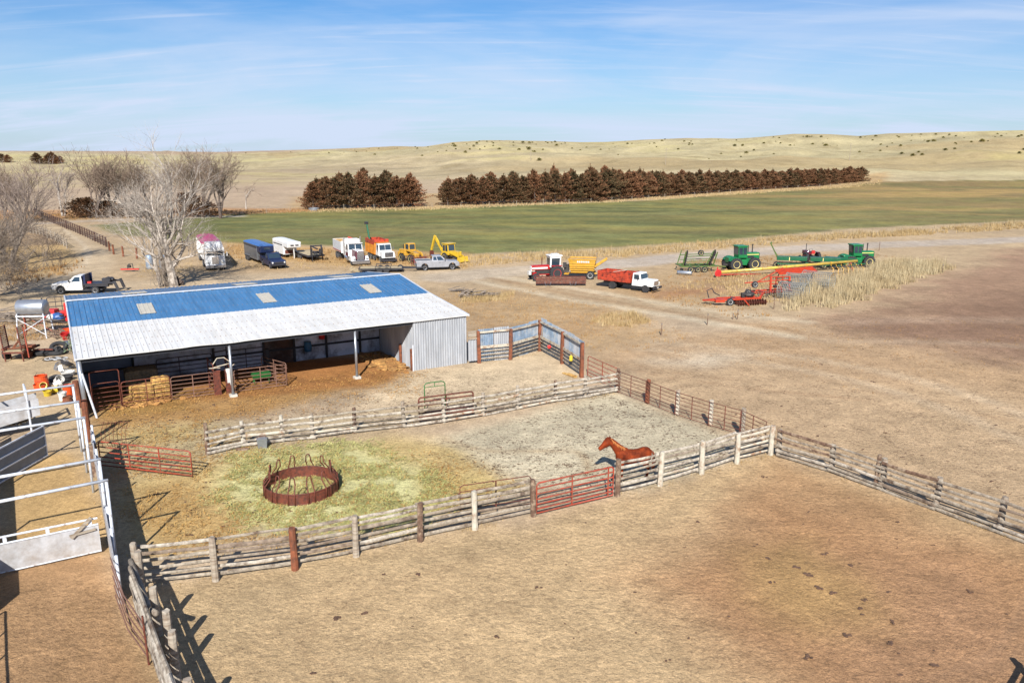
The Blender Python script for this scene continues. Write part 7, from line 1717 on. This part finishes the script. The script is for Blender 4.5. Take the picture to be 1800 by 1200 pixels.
def build_grass():
    g1 = leafmat('straw_grass', [S(170,140,92,.58), S(198,170,122,.6), S(216,194,150,.62)], sc=.5); g2 = leafmat('golden_grass', [S(150,112,72,.56), S(184,146,98,.58), S(206,176,126,.6)], sc=.5)
    g3 = leafmat('pale_weeds', [S(166,144,106,.56), S(194,172,132,.6), S(216,200,162,.62)], sc=.4)
    grass('golden dry grass strip between gravel road and green field', [[(800,470),(960,458),(1100,452),(1200,441),(1400,426),(1560,417),(1700,409),(1830,400),(1830,390),(1700,399),(1560,408),(1400,416),(1200,430),(1100,440),(960,444),(800,452)]], 5, .3, .95, g1, seedv=3)
    grass('tall pale weeds along the gravel road verge', [[(900,455),(1100,448),(1400,424),(1800,396),(1800,392),(1400,418),(1100,441),(900,448)]], 1.6, .7, 1.5, g3, seedv=4, tuft=4, edge=2)
    grass('dry grass behind the parked trucks', [[(380,452),(560,462),(820,470),(820,452),(560,438),(400,432)]], 3.5, .25, .75, g2, seedv=5)
    grass('dry grass around the parked trucks', [[(400,475),(620,474),(820,474),(820,466),(560,458),(400,452)],[(230,490),(330,488),(340,455),(240,452)]], 2.5, .1, .35, g1, seedv=6)
    grass('tall pale dry grass stand at the right of the machinery', [[(1385,548),(1440,545),(1530,520),(1640,482),(1650,462),(1560,462),(1500,478),(1440,505),(1385,525)]], 13, .5, 1.7, g3, seedv=7, wd=.026, edge=2.2)
    grass('dry weeds around the machinery', [[(1190,500),(1300,480),(1400,488),(1480,480),(1400,520),(1330,540),(1400,560),(1300,530),(1240,515)]], 4, .2, .6, g1, seedv=8)
    grass('short dry weeds on the brown ground beside the machinery', [[(1130,520),(1200,460),(1400,448),(1500,446),(1620,455),(1560,462),(1400,480),(1200,500),(1260,530),(1390,555),(1420,555),(1300,560)]], 2.2, .15, .4, g2, seedv=9)
    grass('dry weed mounds on the lot behind the barn', [[(1040,572),(1075,552),(1120,550),(1140,565),(1110,578)],[(810,528),(840,512),(900,515),(905,528),(860,534)]], 22, .2, .75, g1, seedv=10, wd=.018, edge=1.2)
    grass('sparse dry weeds on the lot behind the barn', [[(770,520),(900,508),(1060,540),(1240,590),(1180,606),(1060,622),(900,570),(830,585)]], 5, .08, .28, g2, seedv=11, wd=.02)
    grass('dry grass at the foot of the cedar rows', [[(540,374),(770,369),(1100,355),(1550,326),(1550,322),(1100,350),(770,363),(540,368)]], 1.6, .25, .7, g1, seedv=12, wd=.05)
    grass('rust coloured grass beneath the bare trees', [[(-40,392),(430,378),(560,372),(560,368),(430,370),(-40,378)],[(0,470),(80,472),(140,458),(160,462),(120,482),(40,500),(-20,505)]], 1.6, .25, .7, g2, seedv=13, wd=.05)
    grass('dry grass under the silver tank', [[(0,600),(120,592),(120,560),(0,565)]], 14, .1, .35, g2, seedv=14, wd=.02)
    # hay litter round the feeder: short fibres lying almost flat
    hm = leafmat('green_hay', [S(150,150,84,.62), S(196,192,122,.68), S(222,212,150,.72)], sc=1.2); r = np.random.default_rng(5)
    def flat(poly, dens, L0, L1, m, label, seedv):
        P_ = np.array(w2(poly)); x0, y0 = P_.min(0); x1, y1 = P_.max(0); n = int((x1-x0)*(y1-y0)*dens); X = r.uniform(x0, x1, n); Y = r.uniform(y0, y1, n)
        k = (polymask(X, Y, [tuple(a) for a in P_], 1.2) > r.random(n)) & (fbm(X, Y, .9, 90) > .36+.15*r.random(n)); X, Y = X[k], Y[k]; n = len(X)
        a = r.uniform(0, 2*PI, n); L = r.uniform(L0, L1, n); Z = terrain(X, Y)+.02+np.clip(fbm(X, Y, .7, 91)-.45, 0, 1)*.5*r.random(n); dx, dy = np.cos(a)*L, np.sin(a)*L; w_ = .018
        b = np.stack([X, Y, Z], -1); t = np.stack([X+dx, Y+dy, Z+r.uniform(-.02,.08,n)], -1); sd = np.stack([-np.sin(a)*w_, np.cos(a)*w_, np.zeros(n)], -1)
        V = np.stack([b-sd, b+sd, t], 1).reshape(-1, 3); o = D.objects.new('hay', tri_mesh('hay', V, m)); C.objects.link(o); o['label'] = label; o['category'] = 'hay'; o['kind'] = 'stuff'
    flat([(400,800),(620,770),(760,830),(800,885),(700,940),(460,940),(380,880)], 300, .08, .3, hm, 'greenish loose hay spread around the round feeder', 1)
    flat([(200,780),(380,740),(500,790),(760,800),(930,860),(700,945),(270,985),(200,900)], 110, .06, .22, leafmat('old_straw', [S(170,120,66,.62), S(206,166,100,.68), S(230,200,140,.72)], sc=1.0), 'old yellow straw trodden into the left pen', 2)
    flat([(160,720),(500,670),(740,645),(740,690),(420,740),(180,780)], 70, .06, .2, leafmat('barn_straw', [S(160,104,58,.62), S(200,150,84,.68), S(226,186,120,.72)], sc=1.0), 'orange straw litter in front of the open barn', 3)
    grass('dry weed tufts along the foot of the corral fences', [[(250,1042),(940,912),(940,900),(250,1028)],[(1085,876),(1354,803),(1354,795),(1085,866)],[(1354,803),(1800,955),(1800,940),(1354,792)],[(365,803),(1086,692),(1086,684),(365,792)],[(842,642),(950,622),(950,612),(842,632)]], 16, .06, .26, g1, seedv=15, wd=.012, edge=.1)
    grass('scattered weed tufts on the dry lot', [[(1100,640),(1330,575),(1560,560),(1800,560),(1800,640),(1500,700),(1350,640)]], 1.2, .05, .16, g2, seedv=16, wd=.02, edge=.5)
setup(); build_ground(); build_barn(); build_fences(); build_windbreak(); build_pens(); build_alley(); build_feeder(); build_small_yard(); build_vehicles(); build_implements(); build_junk()
build_horse(); build_trees(); build_grass()
